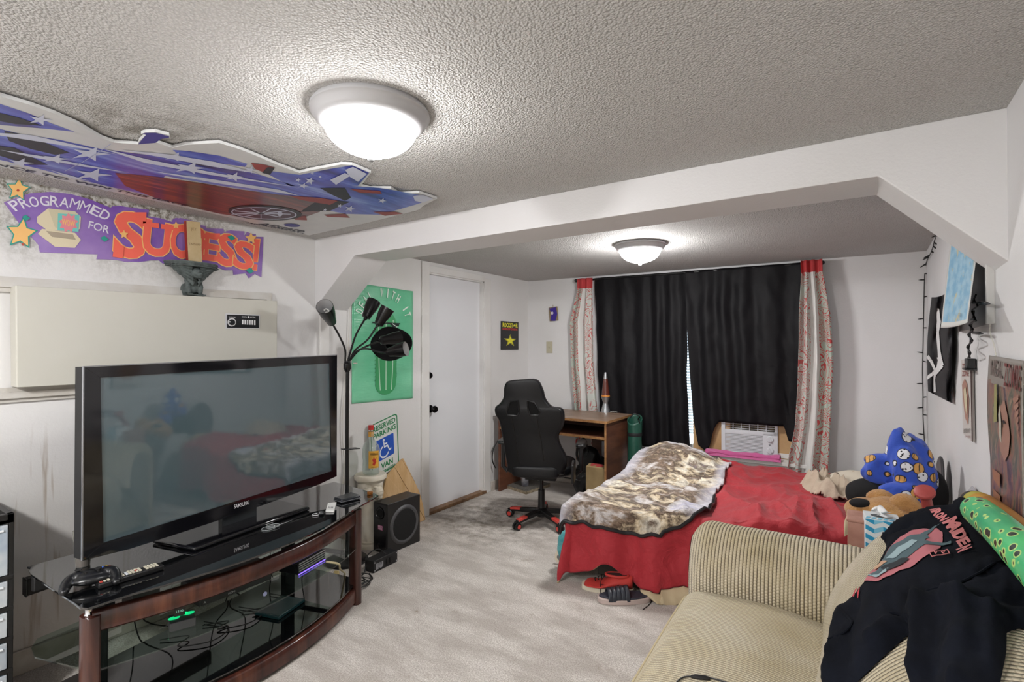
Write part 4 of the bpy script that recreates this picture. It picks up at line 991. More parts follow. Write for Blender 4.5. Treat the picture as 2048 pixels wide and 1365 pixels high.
arm([cpt + Vector((.004, 0, 0)), LP(702, 700, .0), LP(712, 670, -.01), LP(729, 640, -.02)], LP(731, 637, -.02), LP(748, 603, -.06), .092, .1)
arm([cpt + Vector((.008, 0.006, 0)), LP(711, 700, .02), LP(735, 680, .04), LP(754, 652, .05)], LP(756, 650, .05), LP(776, 616, .06), .092, .1)
arm([cpt + Vector((.006, 0.01, 0)), LP(716, 703, .03), LP(735, 692, .05), LP(757, 684, .06)], LP(760, 682, .06), LP(800, 675, -.0), .084, .1)
arm([cpt + Vector((.010, -.004, 0)), LP(715, 702, .06), LP(735, 698, .12), LP(757, 704, .16), LP(775, 706, .18)], LP(776, 705, .18), LP(812, 698, .23), .092, .1)
# black hat hung over the two low arms
p = LP(783, 688, -.12); d = (Vector((0, 0, CAMZ)) - p).normalized(); x = Vector((0, 0, 1)).cross(d).normalized(); y = d.cross(x)
MH = frame(x, y, d, p)
t = thing('black_hat', 'round black felt hat hanging on the low arms of the floor lamp', 'hat', p)
obj('brim', MB().grid(lambda u, v: MH @ Vector(((.038 + .088 * v + .008 * v * sin(u * 4 * pi + 1)) * cos(u * 2 * pi) * 1.05, (.038 + .078 * v + .005 * v * cos(u * 6 * pi)) * sin(u * 2 * pi), .012 * v * sin(u * 4 * pi))), 48, 8), mat('black_felt', '#0b0b0c', .95, sheen=.05, spec=.2), t, solid=.004)
obj('crown', MB(MH).lathe([(.082, 0), (.08, -.03), (.068, -.06), (.045, -.075), (0, -.078)], n=36), _mats['black_felt'], t)

# ------------------------------------------------------------------ white pedestal, bottle, parking sign, plank disc, speaker
PX_, PY_ = -2.815, 2.40
PY_ = at(741, 960, 'x', PX_).y
pzt = at(741, 948, 'x', PX_).z
ped = thing('plaster_pedestal', 'white plaster column with a carved face and drapery behind the black speaker', 'pedestal', (PX_, PY_, 0))
M_PLA = mat('white_plaster', '#d8d3c6', .65, vary=(7, '#bcae90', .6), bump=(25, .3, .006))
M = Matrix.Translation((PX_, PY_, 0))
obj('base', MB().lathe([(0, 0), (.086, 0), (.086, .02), (.078, .03), (.08, .045), (.072, .055), (0, .055)], M, 40), M_PLA, ped)
g = MB()
def colf(u, v):
    a = u * 2 * pi; z = .05 + (pzt - .10) * v
    r = .074 - .012 * sin(pi * v) + .012 * max(0, v - .62)
    tw = a * 3 + 3.5 * v + 1.2 * sin(6 * v)
    r += .007 * abs(sin(tw * .8)) + .006 * nz(cos(a) * 2, sin(a) * 2, v * 9) + .012 * smooth01((v - .6) * 4) * (.5 + .5 * sin(a * 4 + v * 14))
    return (PX_ + r * cos(a), PY_ + r * sin(a), z)
g.grid(colf, 72, 90); obj('carved_shaft', g, M_PLA, ped, smooth=60)
obj('capital', MB().lathe([(.07, pzt - .07), (.088, pzt - .05), (.100, pzt - .035), (.108, pzt - .03), (.110, pzt - .012), (.102, pzt), (0, pzt)], M, 48), M_PLA, ped)
fd = Vector((.78, -.55, 0)).normalized(); fs_ = Vector((fd.y, -fd.x, 0)) * -1
g = MB(); c = Vector((PX_, PY_, pzt - .115)) + fd * .070 + fs_ * .045
def hb_(dx, dy, dz, r): g.ball(c + fd * dx + fs_ * dy + Vector((0, 0, dz)), r, 14)
hb_(0, 0, 0, (.036, .036, .045)); hb_(.022, .014, -.004, (.012, .012, .016)); hb_(.018, .012, .014, (.016, .018, .008)); hb_(.014, .012, -.030, (.016, .016, .014)); hb_(.02, .014, -.019, (.010, .010, .005)); hb_(-.02, -.01, .02, (.04, .04, .03))
for k in range(9): a = k * .7; hb_(-.01 + .02 * cos(a * 2), -.02 - .012 * k % 3, .038 - .012 * (k % 5), (.014, .014, .009))
o = obj('carved_face', g, M_PLA, ped); md = o.modifiers.new('fuse', 'REMESH'); md.mode = 'VOXEL'; md.voxel_size = .003; md.use_smooth_shade = True
# bottle
p = Vector((PX_ + .01, PY_ - .005, pzt)); bh = at(738, 851, 'x', PX_).z - pzt; M = Matrix.Translation(p); s = bh / .29
t = thing('liquor_bottle', 'empty clear glass bottle with a yellow label and red cap on the pedestal', 'bottle', p)
obj('glass_body', MB().lathe([(0, .002), (.044, .002), (.048, .012), (.048, .06), (.046, .08), (.050, .10), (.050, .15), (.044, .172), (.026, .195), (.0165, .215), (.0155, .255), (.0135, .255), (.0145, .215), (.024, .195), (.042, .17), (.0475, .15), (.0475, .10), (.044, .08), (.0455, .06), (.045, .012), (0, .006)], M @ Matrix.Scale(s, 4), 32, sx=1.15, sy=.9), glass('bottle_glass', '#f1f5f3', .03, .10, '#f2f5f4', 1.2), t)
obj('cap', MB().lathe([(.0165, .262), (.0165, .29), (0, .29)], M @ Matrix.Scale(s, 4), 24), mat('red_cap', '#c2302c', .35), t)
obj('neck_band', MB().lathe([(.0160, .222), (.0162, .252)], M @ Matrix.Scale(s, 4), 24), mat('amber_band', '#d59b3a', .4), t)
vd = Vector((-PX_, -PY_, 0)).normalized(); va = atan2(vd.y, vd.x) + .25
def lab(u, v, r=.0505): a = va + (u - .5) * 1.25; return M @ (Vector((cos(a) * r * 1.16 * s, sin(a) * r * .93 * s, (.045 + .1 * v) * s)))
obj('label', MB().grid(lambda u, v: lab(u, v), 12, 2), mat('yellow_label', '#dda63c', .5), t, fixn=False)
lb = MB()
sx_ = Vector((-sin(va), cos(va), 0)); c = p + Vector((cos(va) * .0620 * s, sin(va) * .0512 * s, 0))
FB = frame(sx_, (0, 0, 1), (cos(va), sin(va), 0), c + Vector((cos(va), sin(va), 0)) * .002)
lb.text('FIREBALL', FB, 1, 0, fit=(-.024 * s, .122 * s, .024 * s, .135 * s), offset=.02)
for q in ([(0, .06), (.012, .085), (.006, .085), (.013, .11), (.002, .098), (-.004, .115), (-.008, .096), (-.014, .1), (-.006, .08), (-.012, .07)],): lb.poly([FB @ Vector((x * s, y * s, 0)) for x, y in q], 1)
lb.text('CINNAMON', FB, 1, 0, fit=(-.018 * s, .049 * s, .018 * s, .055 * s))
obj('printed_lettering', lb, [P('#332018'), P('#b8352a')], t, smooth=0, fixn=False)
# parking sign
XS = LX + .03
cs = [at(x, y, 'x', XS) for x, y in ((737, 850), (798, 834), (801, 930), (742, 965))]
M0 = cs[3]; ux = (cs[2] - cs[3]); uy = (cs[0] - cs[3])
def sg(u, v, k=0): return M0 + ux * u + uy * v + Vector((.0005 * k + .0, 0, 0))
def rrect(u0, v0, u1, v1, r, n=5, asp=1.55):
    out = []
    for cx, cy, a0 in ((u1 - r, v0 + r / asp, -90), (u1 - r, v1 - r / asp, 0), (u0 + r, v1 - r / asp, 90), (u0 + r, v0 + r / asp, 180)):
        for k in range(n + 1): a = radians(a0 + 90 * k / n); out.append((cx + r * cos(a), cy + r / asp * sin(a)))
    return out
t = thing('parking_sign', 'white metal reserved parking sign with green lettering leaning on the left wall', 'sign', sg(.5, 0))
obj('plate', MB().prism([sg(u, v) for u, v in rrect(0, 0, 1, 1, .13)], (-.002, 0, 0)), mat('sign_white', '#d6d8d4', .35), t, smooth=0)
pr = MB()
b1, b2 = rrect(.045, .03, .955, .97, .1), rrect(.075, .05, .925, .95, .085)
for k in range(len(b1)):
    k2 = (k + 1) % len(b1); pr.poly([sg(*b1[k], 1), sg(*b1[k2], 1), sg(*b2[k2], 1), sg(*b2[k], 1)], 0)
def stx(txt, u0, v0, u1, v1, m=0, k=2, off=.03):
    FM = frame(ux, uy, (1, 0, 0), M0 + Vector((.0005 * k, 0, 0))); pr.text(txt, FM, 1, m, fit=(u0, v0, u1, v1), offset=off)
stx('RESERVED', .12, .82, .88, .915); stx('PARKING', .12, .70, .88, .795); stx('VAN', .34, .115, .74, .215); stx('Accessible', .2, .045, .82, .095, off=.02)
pr.poly([sg(u, v, 1) for u, v in rrect(.2, .27, .8, .65, .04)], 1)
FS = lambda pts, k=2, m=2: pr.poly([sg(u, v, k) for u, v in pts], m)
FS([(.46 + .035 * cos(radians(a)), .60 + .024 * sin(radians(a))) for a in range(0, 360, 30)])
FS(strip([(.46, .57), (.47, .48), (.58, .478), (.64, .385), (.70, .40)], .035)); FS(strip([(.465, .53), (.57, .525)], .025))
FS(strip([(.50 + .145 * cos(radians(a)) - .03, .40 + .1 * sin(radians(a))) for a in range(110, 345, 12)], .03))
obj('printed_lettering', pr, [P('#2c7d4e'), P('#2f58b4'), P('#dfe4ea')], t, smooth=0, fixn=False)
# round plank panel leaning on the wall
XK = LX + .05
dp = [(770, 955), (780, 942), (796, 925), (804, 917), (815, 940), (826, 962), (836, 985), (843, 1010), (847, 1035), (848, 1058), (846, 1085), (838, 1110), (835, 1125), (760, 1100), (757, 1010)]
pts = [at(x, y, 'x', XK) for x, y in dp]
t = thing('plank_panel', 'round-edged panel of pale pine planks leaning behind the black speaker', 'wood panel', (XK, pts[0].y, 0))
M_PIN = N('knotty_pine'); M_PIN.p(Color=M_PIN.mix(M_PIN.ramp(M_PIN.vor(6.5), [(.05, 1.0), (.13, 0.0)]), M_PIN.ramp(M_PIN.noise(1.5, 4, .6, vec=M_PIN.map(scale=(1, 12, 3), rot=(.6, 0, 0)), dist=.4), [(.3, '#d9b88a'), (.7, '#c29a67')]), '#8a5b2e'), Roughness=.5); M_PIN = M_PIN.m
# clip the outline into diagonal planks
def clip(poly, n, c, keep_less):
    out = []; f = lambda p: p.y * n[0] + p.z * n[1] - c
    for i, p in enumerate(poly):
        q = poly[(i + 1) % len(poly)]; a, b = f(p), f(q)
        if not keep_less: a, b = -a, -b
        if a <= 0: out.append(p)
        if (a < 0 < b) or (b < 0 < a): out.append(p.lerp(q, a / (a - b)))
    return out
g0 = at(780, 945, 'x', XK); g1 = at(842, 1050, 'x', XK); dv = (g1 - g0); nv_ = (-dv.z, dv.y); ln = hypot(*nv_); nv_ = (nv_[0] / ln, nv_[1] / ln)
cs_ = [p.y * nv_[0] + p.z * nv_[1] for p in pts]; lo, hi = min(cs_), max(cs_); w_ = .085; k = 0; cc_ = lo
while cc_ < hi:
    pc = clip(clip(pts, nv_, cc_ + w_ - .0012, True), nv_, cc_ + .0012, False)
    if len(pc) > 2:
        for q in pc: q.z = max(q.z, .001)
        obj('plank', MB().prism(pc, (.016 + .001 * (k % 2), 0, 0)), M_PIN, t, smooth=0, bevel=.0015)
    cc_ += w_; k += 1
# subwoofer
a0, b0, c0 = at(745, 1105, 'z', 0), at(790, 1118, 'z', 0), at(839, 1094, 'z', 0)
a0 = Vector((-2.60, 2.28, 0)); 
b0 = at(775, 1111, 'z', 0); c0 = at(840, 1083, 'z', 0)
# corner b (front vertical edge at px 775), front face to the left, side face to the right
sd = (c0 - b0); Ls = sd.length; sd.normalize(); fv = Vector((-sd.y, sd.x, 0)); 
if fv.x > 0: fv = -fv
wf_ = .135
hs = at(776, 1010, 'x', b0.x).z
MS = frame(sd, fv, Vector((0, 0, 1)), b0)
t = thing('subwoofer', 'black subwoofer box with round cone on its side, on the carpet by the door', 'speaker', b0 + sd * Ls / 2 + fv * wf_ / 2)
M_VIN = mat('black_vinyl_wood', '#1b1a1a', .4, bump=(60, .1, .002)); M_FB = mat('front_gloss_black', '#0e0e10', .2)
obj('cabinet', MB(MS).box(0, 0, 0, Ls, wf_, hs), M_VIN, t, bevel=.003)
FMs = MS @ frame((0, -1, 0), (0, 0, 1), (-1, 0, 0), (0, wf_, 0))     # front face: x to the right, y up, z out
obj('front_baffle', MB(FMs).box(.006, .006, 0, wf_ - .006, hs - .006, .008), M_FB, t, bevel=.002)
obj('bass_port', MB(FMs).lathe([(.040, .008), (.042, .012), (.038, .013), (.032, .006), (.026, -.03), (.0, -.032)], Matrix.Translation((wf_ * .5, hs * .80, 0)), 32), M_FB, t)
obj('port_hole', MB(FMs).lathe([(0, .0095), (.027, .0095)], Matrix.Translation((wf_ * .52, hs * .80, 0)), 28), mat('void_black', '#020202', .9), t, fixn=False)
obj('sticker', MB(FMs).box(wf_ * .38, hs * .47, .008, wf_ * .72, hs * .56, .009), mat('magenta_sticker', '#b05a86', .4), t, smooth=0)
pr = MB(FMs); pr.text('PRO', Matrix.Translation((wf_ * .55, hs * .51, .0095)), .022, 0)
for k in range(3): pr.box(wf_ * .42, hs * (.482 + .009 * k), .009, wf_ * .68, hs * (.485 + .009 * k), .0096)
pr.f = pr.f; obj('sticker_print', pr, P('#f0dce6'), t, smooth=0, fixn=False)['kind'] = 'stuff'
obj('volume_knob', MB(FMs).lathe([(.018, .008), (.017, .020), (0, .022)], Matrix.Translation((wf_ * .55, hs * .17, 0)), 24), M_FB, t)
SM = MS @ frame((1, 0, 0), (0, 0, 1), (0, -1, 0), (0, 0, 0))
R_ = min(Ls * .43, hs * .36)
obj('cone_surround', MB(SM).lathe([(R_ + .012, 0), (R_ + .008, .006), (R_ - .004, .010), (R_ - .012, .006), (R_ - .02, .003)], Matrix.Translation((Ls * .5, hs * .49, 0)), 48), mat('grey_rubber', '#4a4a4c', .45), t)
obj('cone_grille', MB(SM).lathe([(0, .011), (R_ * .6, .010), (R_ - .012, .005)], Matrix.Translation((Ls * .5, hs * .49, 0)), 48), mat('grille_cloth_black', '#0a0a0b', .8), t, fixn=False)
# small amplifier box on the floor in front
a1, b1_ = at(747, 1148, 'z', .0), at(795, 1124, 'z', .0); d = (b1_ - a1); L = d.length; d.normalize(); bk = Vector((-d.y, d.x, 0))
if bk.x > 0: bk = -bk
MA = frame(d, bk, Vector((0, 0, 1)), a1)
t = thing('power_supply', 'small black electronics box on the carpet in front of the subwoofer', 'power supply', a1 + d * L / 2)
obj('housing', MB(MA).box(0, 0, .001, L, .075, .072), mat('housing_black', '#19191b', .5), t, bevel=.003)
FA = MA @ frame((1, 0, 0), (0, 0, 1), (0, -1, 0), (0, 0, 0))
for k in range(2): obj('rocker_switch', MB(FA).box(L * (.52 + .14 * k), .018, 0, L * (.62 + .14 * k), .05, .004), M_BLK, t, bevel=.001)
pr = MB(FA); pr.text('PSU', Matrix.Translation((L * .24, .024, .0008)), .026, offset=.01); obj('printed_lettering', pr, P('#8f8f92'), t, smooth=0, fixn=False)
scw = None
for x, y in ((.05, .012), (.05, .06), (.95, .012), (.95, .06)): obj('screw', MB(FA).lathe([(.004, 0), (.003, .002), (0, .002)], Matrix.Translation((L * x, y, 0)), 10), M_RING, t)
cable([a1 + d * L * .6 + Vector((0, 0, .075)) + bk * .02, a1 + d * L * .4 + Vector((0, 0, .11)) + bk * .05, a1 + d * L * .1 + Vector((0, 0, .08)) + bk * .08, a1 - d * .03 + Vector((-.03, -.02, .01)), a1 - d * .1 + Vector((-.05, -.05, .005))], .003, M_CB, 'black cord arching over the small electronics box by the subwoofer')

# ------------------------------------------------------------------ drawer tower at the left edge of the view
p = at(30, 1030, 'z', .75)
CXf, CYr = -2.58, .553
t = thing('drawer_tower', 'black framed plastic drawer tower with clear drawers at the left edge', 'drawer tower', (CXf - .17, CYr - .2, 0))
W_, D_ = .34, .33                            # along y, along -x
M_CF = mat('tower_frame_black', '#161616', .4); M_CD = N('clear_drawer_plastic'); M_CD.p(Color='#b9c0c6', Roughness=.25, Transmission_Weight=.0, Alpha=.82); M_CD.p(Color=M_CD.mix(M_CD.ramp(M_CD.noise(7, 3), [(.4, 0.0), (.65, 1.0)]), '#c6ccd0', '#8fa0b4')); M_CD = M_CD.m
zs = [at(30, yy, 'x', CXf).z for yy in (1026, 1150, 1212, 1272, 1335)]
tz = at(30, 1026, 'x', CXf).z
fr = MB()
for x in (CXf - D_, CXf - .014):
    for y in (CYr - W_, CYr - .014): fr.box(x, y, .02, x + .014, y + .014, tz)
fr.box(CXf - D_, CYr - W_, tz - .035, CXf, CYr, tz - .02)
for q in ((CXf - D_, CYr - W_, CXf, CYr - W_ + .02), (CXf - D_, CYr - .02, CXf, CYr), (CXf - D_, CYr - W_, CXf - D_ + .02, CYr), (CXf - .02, CYr - W_, CXf, CYr)): fr.box(q[0], q[1], tz - .035, q[2], q[3], tz)
levels = [tz - .035] + [z for z in zs[1:]] + [zs[-1] - (zs[-2] - zs[-1]), .03]
for z in levels[1:]: fr.box(CXf - D_, CYr - W_, z - .012, CXf + .002, CYr, z + .004)
obj('tower_frame', fr, M_CF, t, smooth=0, bevel=.002)
for k in range(len(levels) - 1):
    zt_, zb_ = levels[k] - (.004 if k == 0 else .016), levels[k + 1] + .008
    if zt_ - zb_ < .03: continue
    dr = obj('drawer', MB().box(CXf - .02, CYr - W_ + .018, zb_, CXf + .006, CYr - .018, zt_).box(CXf - D_ + .02, CYr - W_ + .02, zb_, CXf - .02, CYr - .02, zb_ + .004), M_CD, t, smooth=0, bevel=.003)
    obj('drawer_rib', MB().box(CXf + .006, CYr - .062, zb_ + .01, CXf + .010, CYr - .055, zt_ - .01).box(CXf + .006, CYr - W_ + .03, zt_ - .02, CXf + .011, CYr - .03, zt_ - .014), mat('frosted_edge', '#dfe3e6', .4), dr, smooth=0)
    obj('drawer_handle', MB().box(CXf + .006, CYr - W_ / 2 - .05, zb_ + .02, CXf + .016, CYr - W_ / 2 + .05, zb_ + .032), _mats['frosted_edge'], dr, bevel=.003)

# ------------------------------------------------------------------ window wall: rod, curtains, cooler, towel
def bwp(px, py, off):
    p = at(px, py, 'y', 4.6)
    for _ in range(4): p = at(px, py, 'y', BY(p.x) - off)
    return p
CO = .055
rod_a, rod_b = bwp(1152, 563, CO), bwp(1645, 529, CO)
zr = 2.033
t = thing('curtain_rod', 'black metal curtain rod with a ball end above the window', 'curtain rod', ((rod_a.x + rod_b.x) / 2, BY(-1.2) - CO, zr))
ra, rb_ = Vector((rod_a.x, BY(rod_a.x) - CO, zr)), Vector((rod_b.x, BY(rod_b.x) - CO, zr))
obj('rod', MB().tube([ra, rb_], .009, 10), M_BLK, t)
for p in (ra, rb_): obj('ball_end', MB().ball(p, .017, 14), M_BLK, t)
for p in (ra + (rb_ - ra) * .02, ra + (rb_ - ra) * .985): obj('bracket', MB().box(p.x - .006, p.y, zr - .012, p.x + .006, BY(p.x), zr + .004), M_BLK, t)
def xw(px, off=CO): return bwp(px, 700, off).x
def edge(tab):
    """px position of a curtain edge against height, table of (z, x)"""
    def f(z):
        if z >= tab[0][0]: return tab[0][1]
        for (za, xa), (zb, xb) in zip(tab, tab[1:]):
            if z >= zb: return xa + (xb - xa) * (za - z) / (za - zb)
        return tab[-1][1]
    return f
def zc_(px, py): return bwp(px, py, CO).z
def curtain(le, re, zt, zb, nf, amp, n=160, nv=60, seed=0, off=CO, flare=1.0, keep=None, mm=0):
    g = MB()
    def f(u, v):
        b = zb(u) if callable(zb) else zb
        z = zt + (b - zt) * v; xl, xr = le(z), re(z)
        ph = nf * 2 * pi * (u + .04 * sin(u * 7 + seed)) + .5 * nz(u * 3 + seed, v * 1.5)
        a = amp * (.45 + .55 * min(1, v * 4)) * (1 + .5 * nz(u * 5, v * 2, seed))
        x = xl + (xr - xl) * u + .006 * nz(u * 9, v * 6, seed + 5)
        return (x, BY(x) - off + a * sin(ph) + .006 * nz(u * 14, v * 10, seed), z)
    g.grid(f, n, nv, m=mm, uv=lambda u, v: (u, v), keep=keep)
    return g
bq = N('black_blackout_cloth'); bq.p(Color=bq.mix(bq.ramp(bq.wave(90, dirn='Z', dist=2.5, vec=bq.map(scale=(.15, .15, 1))), [(.35, 0.0), (.9, 1.0)]), '#09080b', '#110f13'), Roughness=.6, Specular_IOR_Level=.2)
bq.bump(bq.noise(26, 4, .6), .3, .006)
def tagc(name, g, m, label, group=None, **k):
    o = obj(name, g, m, **k); tag(o, label, 'curtain', group); return o
x1190, x1376 = xw(1189), xw(1374)
zLt = zr + .012
tagc('black_curtain', curtain(edge([(2.1, x1190), (1.2, xw(1194)), (.4, xw(1203))]), edge([(2.1, x1376), (1.0, xw(1375)), (.4, xw(1381))]), zLt, lambda u: .457 + .004 * sin(9 * u), 5.5, .011, seed=1), bq.m, 'left black blackout curtain hanging straight down beside the lava lamp', solid=.002)
def zb2(u):
    zt_ = zc_(1500, 848)
    l = zc_(1412, 903); r = zc_(1585, 884)
    if u < .2: return l + (zt_ - l) * smooth01((u - .06) / .2) + .05 * smooth01((.06 - u) / .06) * 0 + (.05 * (1 - u / .06) if u < .06 else 0)
    if u > .83: return zt_ + (r - zt_) * smooth01((u - .83) / .05)
    return l + (zt_ - l) * smooth01((u - .06) / .2)
tagc('black_curtain', curtain(edge([(2.1, xw(1372)), (1.7, xw(1373)), (1.0, xw(1383)), (.75, xw(1387)), (.4, xw(1402))]), edge([(2.1, xw(1608)), (1.2, xw(1608)), (.6, xw(1606)), (.4, xw(1600))]), zLt, zb2, 5, .012, seed=4, n=220, off=CO + .012), bq.m, 'right black blackout curtain bunched up over the air conditioner', solid=.002)
def tribal(name, bands):
    q = N(name); uv = q.coord('UV'); U_, V_ = q.xyz(uv)[:2]
    g = q.n('ShaderNodeNewGeometry').outputs['Position']
    m1 = q.n('ShaderNodeMapping', Vector=g, Scale=(6.5, 1, 5)).outputs[0]
    f = q.noise(1.35, 1.5, .45, vec=m1, dist=1.6)
    fr = q.math('ABSOLUTE', q.math('SUBTRACT', q.math('FRACT', q.math('MULTIPLY', f, 13.0)), .5))
    line = q.ramp(fr, [(.13, 1.0), (.18, 0.0)])
    dens = q.ramp(q.noise(1.3, 1, .4, vec=q.n('ShaderNodeMapping', Vector=g, Scale=(5, 1, 2.6), Location=(3, 0, 1)).outputs[0]), [(.30, 0.0), (.36, 1.0)])
    line = q.math('MULTIPLY', line, dens)
    bnd = q.ramp(U_, bands, 'CONSTANT')
    base = q.mix(bnd, '#aab5aa', '#d4d3d0')
    lm = q.math('MULTIPLY', line, q.ramp(bnd, [(.0, 1.0), (.5, .85), (.95, 0.0)]))
    q.p(Color=q.mix(lm, base, '#b94747'), Roughness=.85); q.bump(q.noise(60, 3), .15, .003)
    return q.m
M_RED = mat('red_cloth_band', '#b83c3e', .8)
T1 = tribal('tribal_print_cloth', [(.0, 0.0), (.38, .96), (.55, .5)])
T2 = tribal('tribal_print_cloth_pale', [(.0, .4), (.34, .97), (.62, 0.0)])
zh1 = zc_(1170, 580); zh2 = zc_(1625, 548)
g = curtain(edge([(2.1, xw(1156)), (zh1, xw(1156)), (1.62, xw(1141)), (1.2, xw(1143)), (.8, xw(1149)), (.6, xw(1152))]), edge([(2.1, xw(1188)), (zh1, xw(1188)), (1.2, xw(1191)), (.75, xw(1198)), (.4, xw(1206))]), zLt + .002, .25, 2.5, .026, n=60, nv=90, seed=8, off=CO + .025, mm=lambda u, v: 1 if v < (zLt - zh1) / (zLt - .25) else 0)
tagc('patterned_curtain', g, [T1, M_RED], 'left red and grey swirl-printed curtain with a red top band, behind the desk', solid=.0015)
g = curtain(edge([(2.1, xw(1605)), (zh2, xw(1605)), (1.3, xw(1600)), (1.0, xw(1597)), (.75, xw(1592)), (.5, xw(1580)), (.38, xw(1577))]), edge([(2.1, xw(1647)), (zh2, xw(1648)), (1.6, xw(1664)), (1.2, xw(1668)), (.9, xw(1664)), (.38, xw(1656))]), zLt + .002, .34, 3, .030, n=80, nv=90, seed=11, off=CO + .10 * 1, mm=lambda u, v: 1 if v < (zLt - zh2) / (zLt - .34) else 0)
tagc('patterned_curtain', g, [T2, M_RED], 'right red and grey swirl-printed curtain with a red top band, beside the air conditioner', solid=.0015)
# air conditioner in the window
A1, A2 = bwp(1443, 912, .025), bwp(1556, 929, .025)
AX0, AX1 = A1.x, A2.x; AYf = BY((AX0 + AX1) / 2) - .025; az0 = .454; az1 = az0 + .345
t = thing('window_air_conditioner', 'white window air conditioner with grille and two dials on the sill', 'air conditioner', ((AX0 + AX1) / 2, AYf, az0))
M_AC = mat('ac_white', '#c9ccd0', .4)
dA = Vector((1, .045, 0)).normalized(); FAC = frame(dA, (0, 0, 1), Vector((.045, -1, 0)).normalized(), (AX0, BY(AX0) - .025, az0)); wA = AX1 - AX0; hA = az1 - az0
obj('casing', MB(FAC).box(0, 0, -.22, wA, hA, -.03), M_AC, t, bevel=.004)
zf = at(1500, 922, 'y', AYf).z
def fy(py, px=1500): return at(px, py, 'y', AYf).z - az0
g = MB(FAC); y_l0, y_l1 = .035, fy(869) ; y_u0, y_u1 = fy(864) + .01, hA - .02
lx0, lx1 = wA * .07, wA * .745
g.box(0, 0, -.006, lx0, hA, .004); g.box(lx1, 0, -.006, wA, y_l1 + .012, .004); g.box(lx0, 0, -.006, lx1, y_l0, .004); g.box(lx0, y_l1, -.006, wA, y_u0, .004)
g.box(wA * .95, y_u0, -.006, wA, hA, .004); g.box(lx0, y_u1, -.006, wA * .95, hA, .004); g.box(lx1, y_l1, -.006, wA, y_u0, .004)
obj('front_panel', g, M_AC, t, smooth=0, bevel=.001)
nl = 13; sp = (y_l1 - y_l0) / nl; first = None
for k in range(nl):
    if first is None:
        first = obj('louvre', MB(FAC).box(lx0, y_l0 + sp * .3, -.012, lx1, y_l0 + sp, .002), M_AC, t, smooth=0)
    else: c = first.copy(); COL.objects.link(c); c.parent = t; c.location = (0, 0, sp * k)
g = MB(FAC)
for k in range(6): y = y_u0 + (y_u1 - y_u0) * (k + .5) / 6; g.box(lx0, y, -.012, wA * .95, y + .004, -.004)
for k in range(1, 6): x = lx0 + (wA * .95 - lx0) * k / 6; g.box(x - .003, y_u0, -.012, x + .003, y_u1, .002)
obj('outlet_grille', g, M_AC, t, smooth=0)['kind'] = 'stuff'
obj('dusty_filter', MB(FAC).box(lx0, y_u0, -.022, wA * .95, y_u1, -.018).box(lx0, y_l0, -.022, lx1, y_l1, -.018), mat('dark_filter', '#3b3630', .9, vary=(40, '#7a6c50')), t, smooth=0)
for yy in (y_l0 + (y_l1 - y_l0) * .18, y_l0 + (y_l1 - y_l0) * .80):
    kb = obj('dial', MB(FAC).lathe([(.026, .004), (.026, .010), (.022, .014), (0, .014)], Matrix.Translation((wA * .87, yy, 0)), 28), M_AC, t)
    obj('dial_grip', MB(FAC @ Matrix.Translation((wA * .87, yy, 0)) @ Matrix.Rotation(.5, 4, 'Z')).box(-.006, -.02, .014, .006, .02, .024), M_AC, kb, bevel=.002)
pr = MB(FAC).lathe([(0, .0048), (.0085, .0048)], Matrix.Translation((wA * .865, y_l0 + (y_l1 - y_l0) * .50, 0)), 20)
bd_ = obj('round_badge', pr, mat('badge_grey', '#4c5058', .4), t, fixn=False)
pr = MB(FAC); pr.text('GE', Matrix.Translation((wA * .865, y_l0 + (y_l1 - y_l0) * .50 - .003, .0052)), .010); obj('printed_lettering', pr, P('#e4e4e6'), bd_, smooth=0, fixn=False)
# pink towel rolled along the sill
ta, tb = bwp(1412, 908, .13), bwp(1560, 936, .13); zs_ = .453
def tow(u, v):
    x = ta.x + (tb.x - ta.x) * u; a = v * 2 * pi
    r = .020 + .006 * nz(u * 8, cos(a), sin(a)) + .008 * max(0, abs(u - .5) - .38) * 8
    yy = BY(x) - .115 + .006 * sin(u * 9)
    return (x, yy - 1.5 * r * cos(a) * (1.15 if sin(a) < 0 else 1), zs_ + max(0.0, .021 + r * sin(a) * (1.1 + .5 * abs(nz(u * 5, 2))) + .005 * sin(3 * a + u * 14)))
g = MB().grid(tow, 70, 20)
def tow2(u, v):
    x = ta.x + .03 + (tb.x - ta.x - .02) * u
    return (x, BY(x) - .125 - .05 * v + .005 * nz(u * 9, v), zs_ + .022 * (1 - v) + .002 + .006 * abs(nz(u * 12, v * 3)))
g.grid(tow2, 60, 8)
tag(obj('pink_towel', g, mat('pink_terry', '#c25a90', .95, bump=(220, .7, .006), sheen=.3), solid=0), 'pink terry towel rolled along the sill under the air conditioner', 'towel')

# ------------------------------------------------------------------ desk
M_DESK = N('worn_walnut_laminate'); M_DESK.p(Color=M_DESK.ramp(M_DESK.noise(1.6, 5, .65, vec=M_DESK.map(scale=(2, 2, 12))), [(.3, '#4a2b20'), (.6, '#68402d'), (.75, '#7a4f36')]), Roughness=.45); M_DESK = M_DESK.m
M_DTOP = N('worn_desk_top'); M_DTOP.p(Color=M_DTOP.ramp(M_DTOP.noise(3, 5, .65, vec=M_DTOP.map(scale=(1.2, 6, 6))), [(.3, '#6a5545'), (.6, '#8c7564'), (.75, '#a08a76')]), Roughness=.4); M_DTOP = M_DTOP.m
M_EDGE = mat('pale_chipped_edge', '#a5794c', .5, vary=(25, '#7d5534'))
dx0, dx1, dy0, dy1, dz = -2.86, -1.755, 4.0, 4.55, .755
desk = thing('desk', 'brown wooden desk with an open compartment in the corner beside the curtain', 'desk', ((dx0 + dx1) / 2, (dy0 + dy1) / 2, 0))
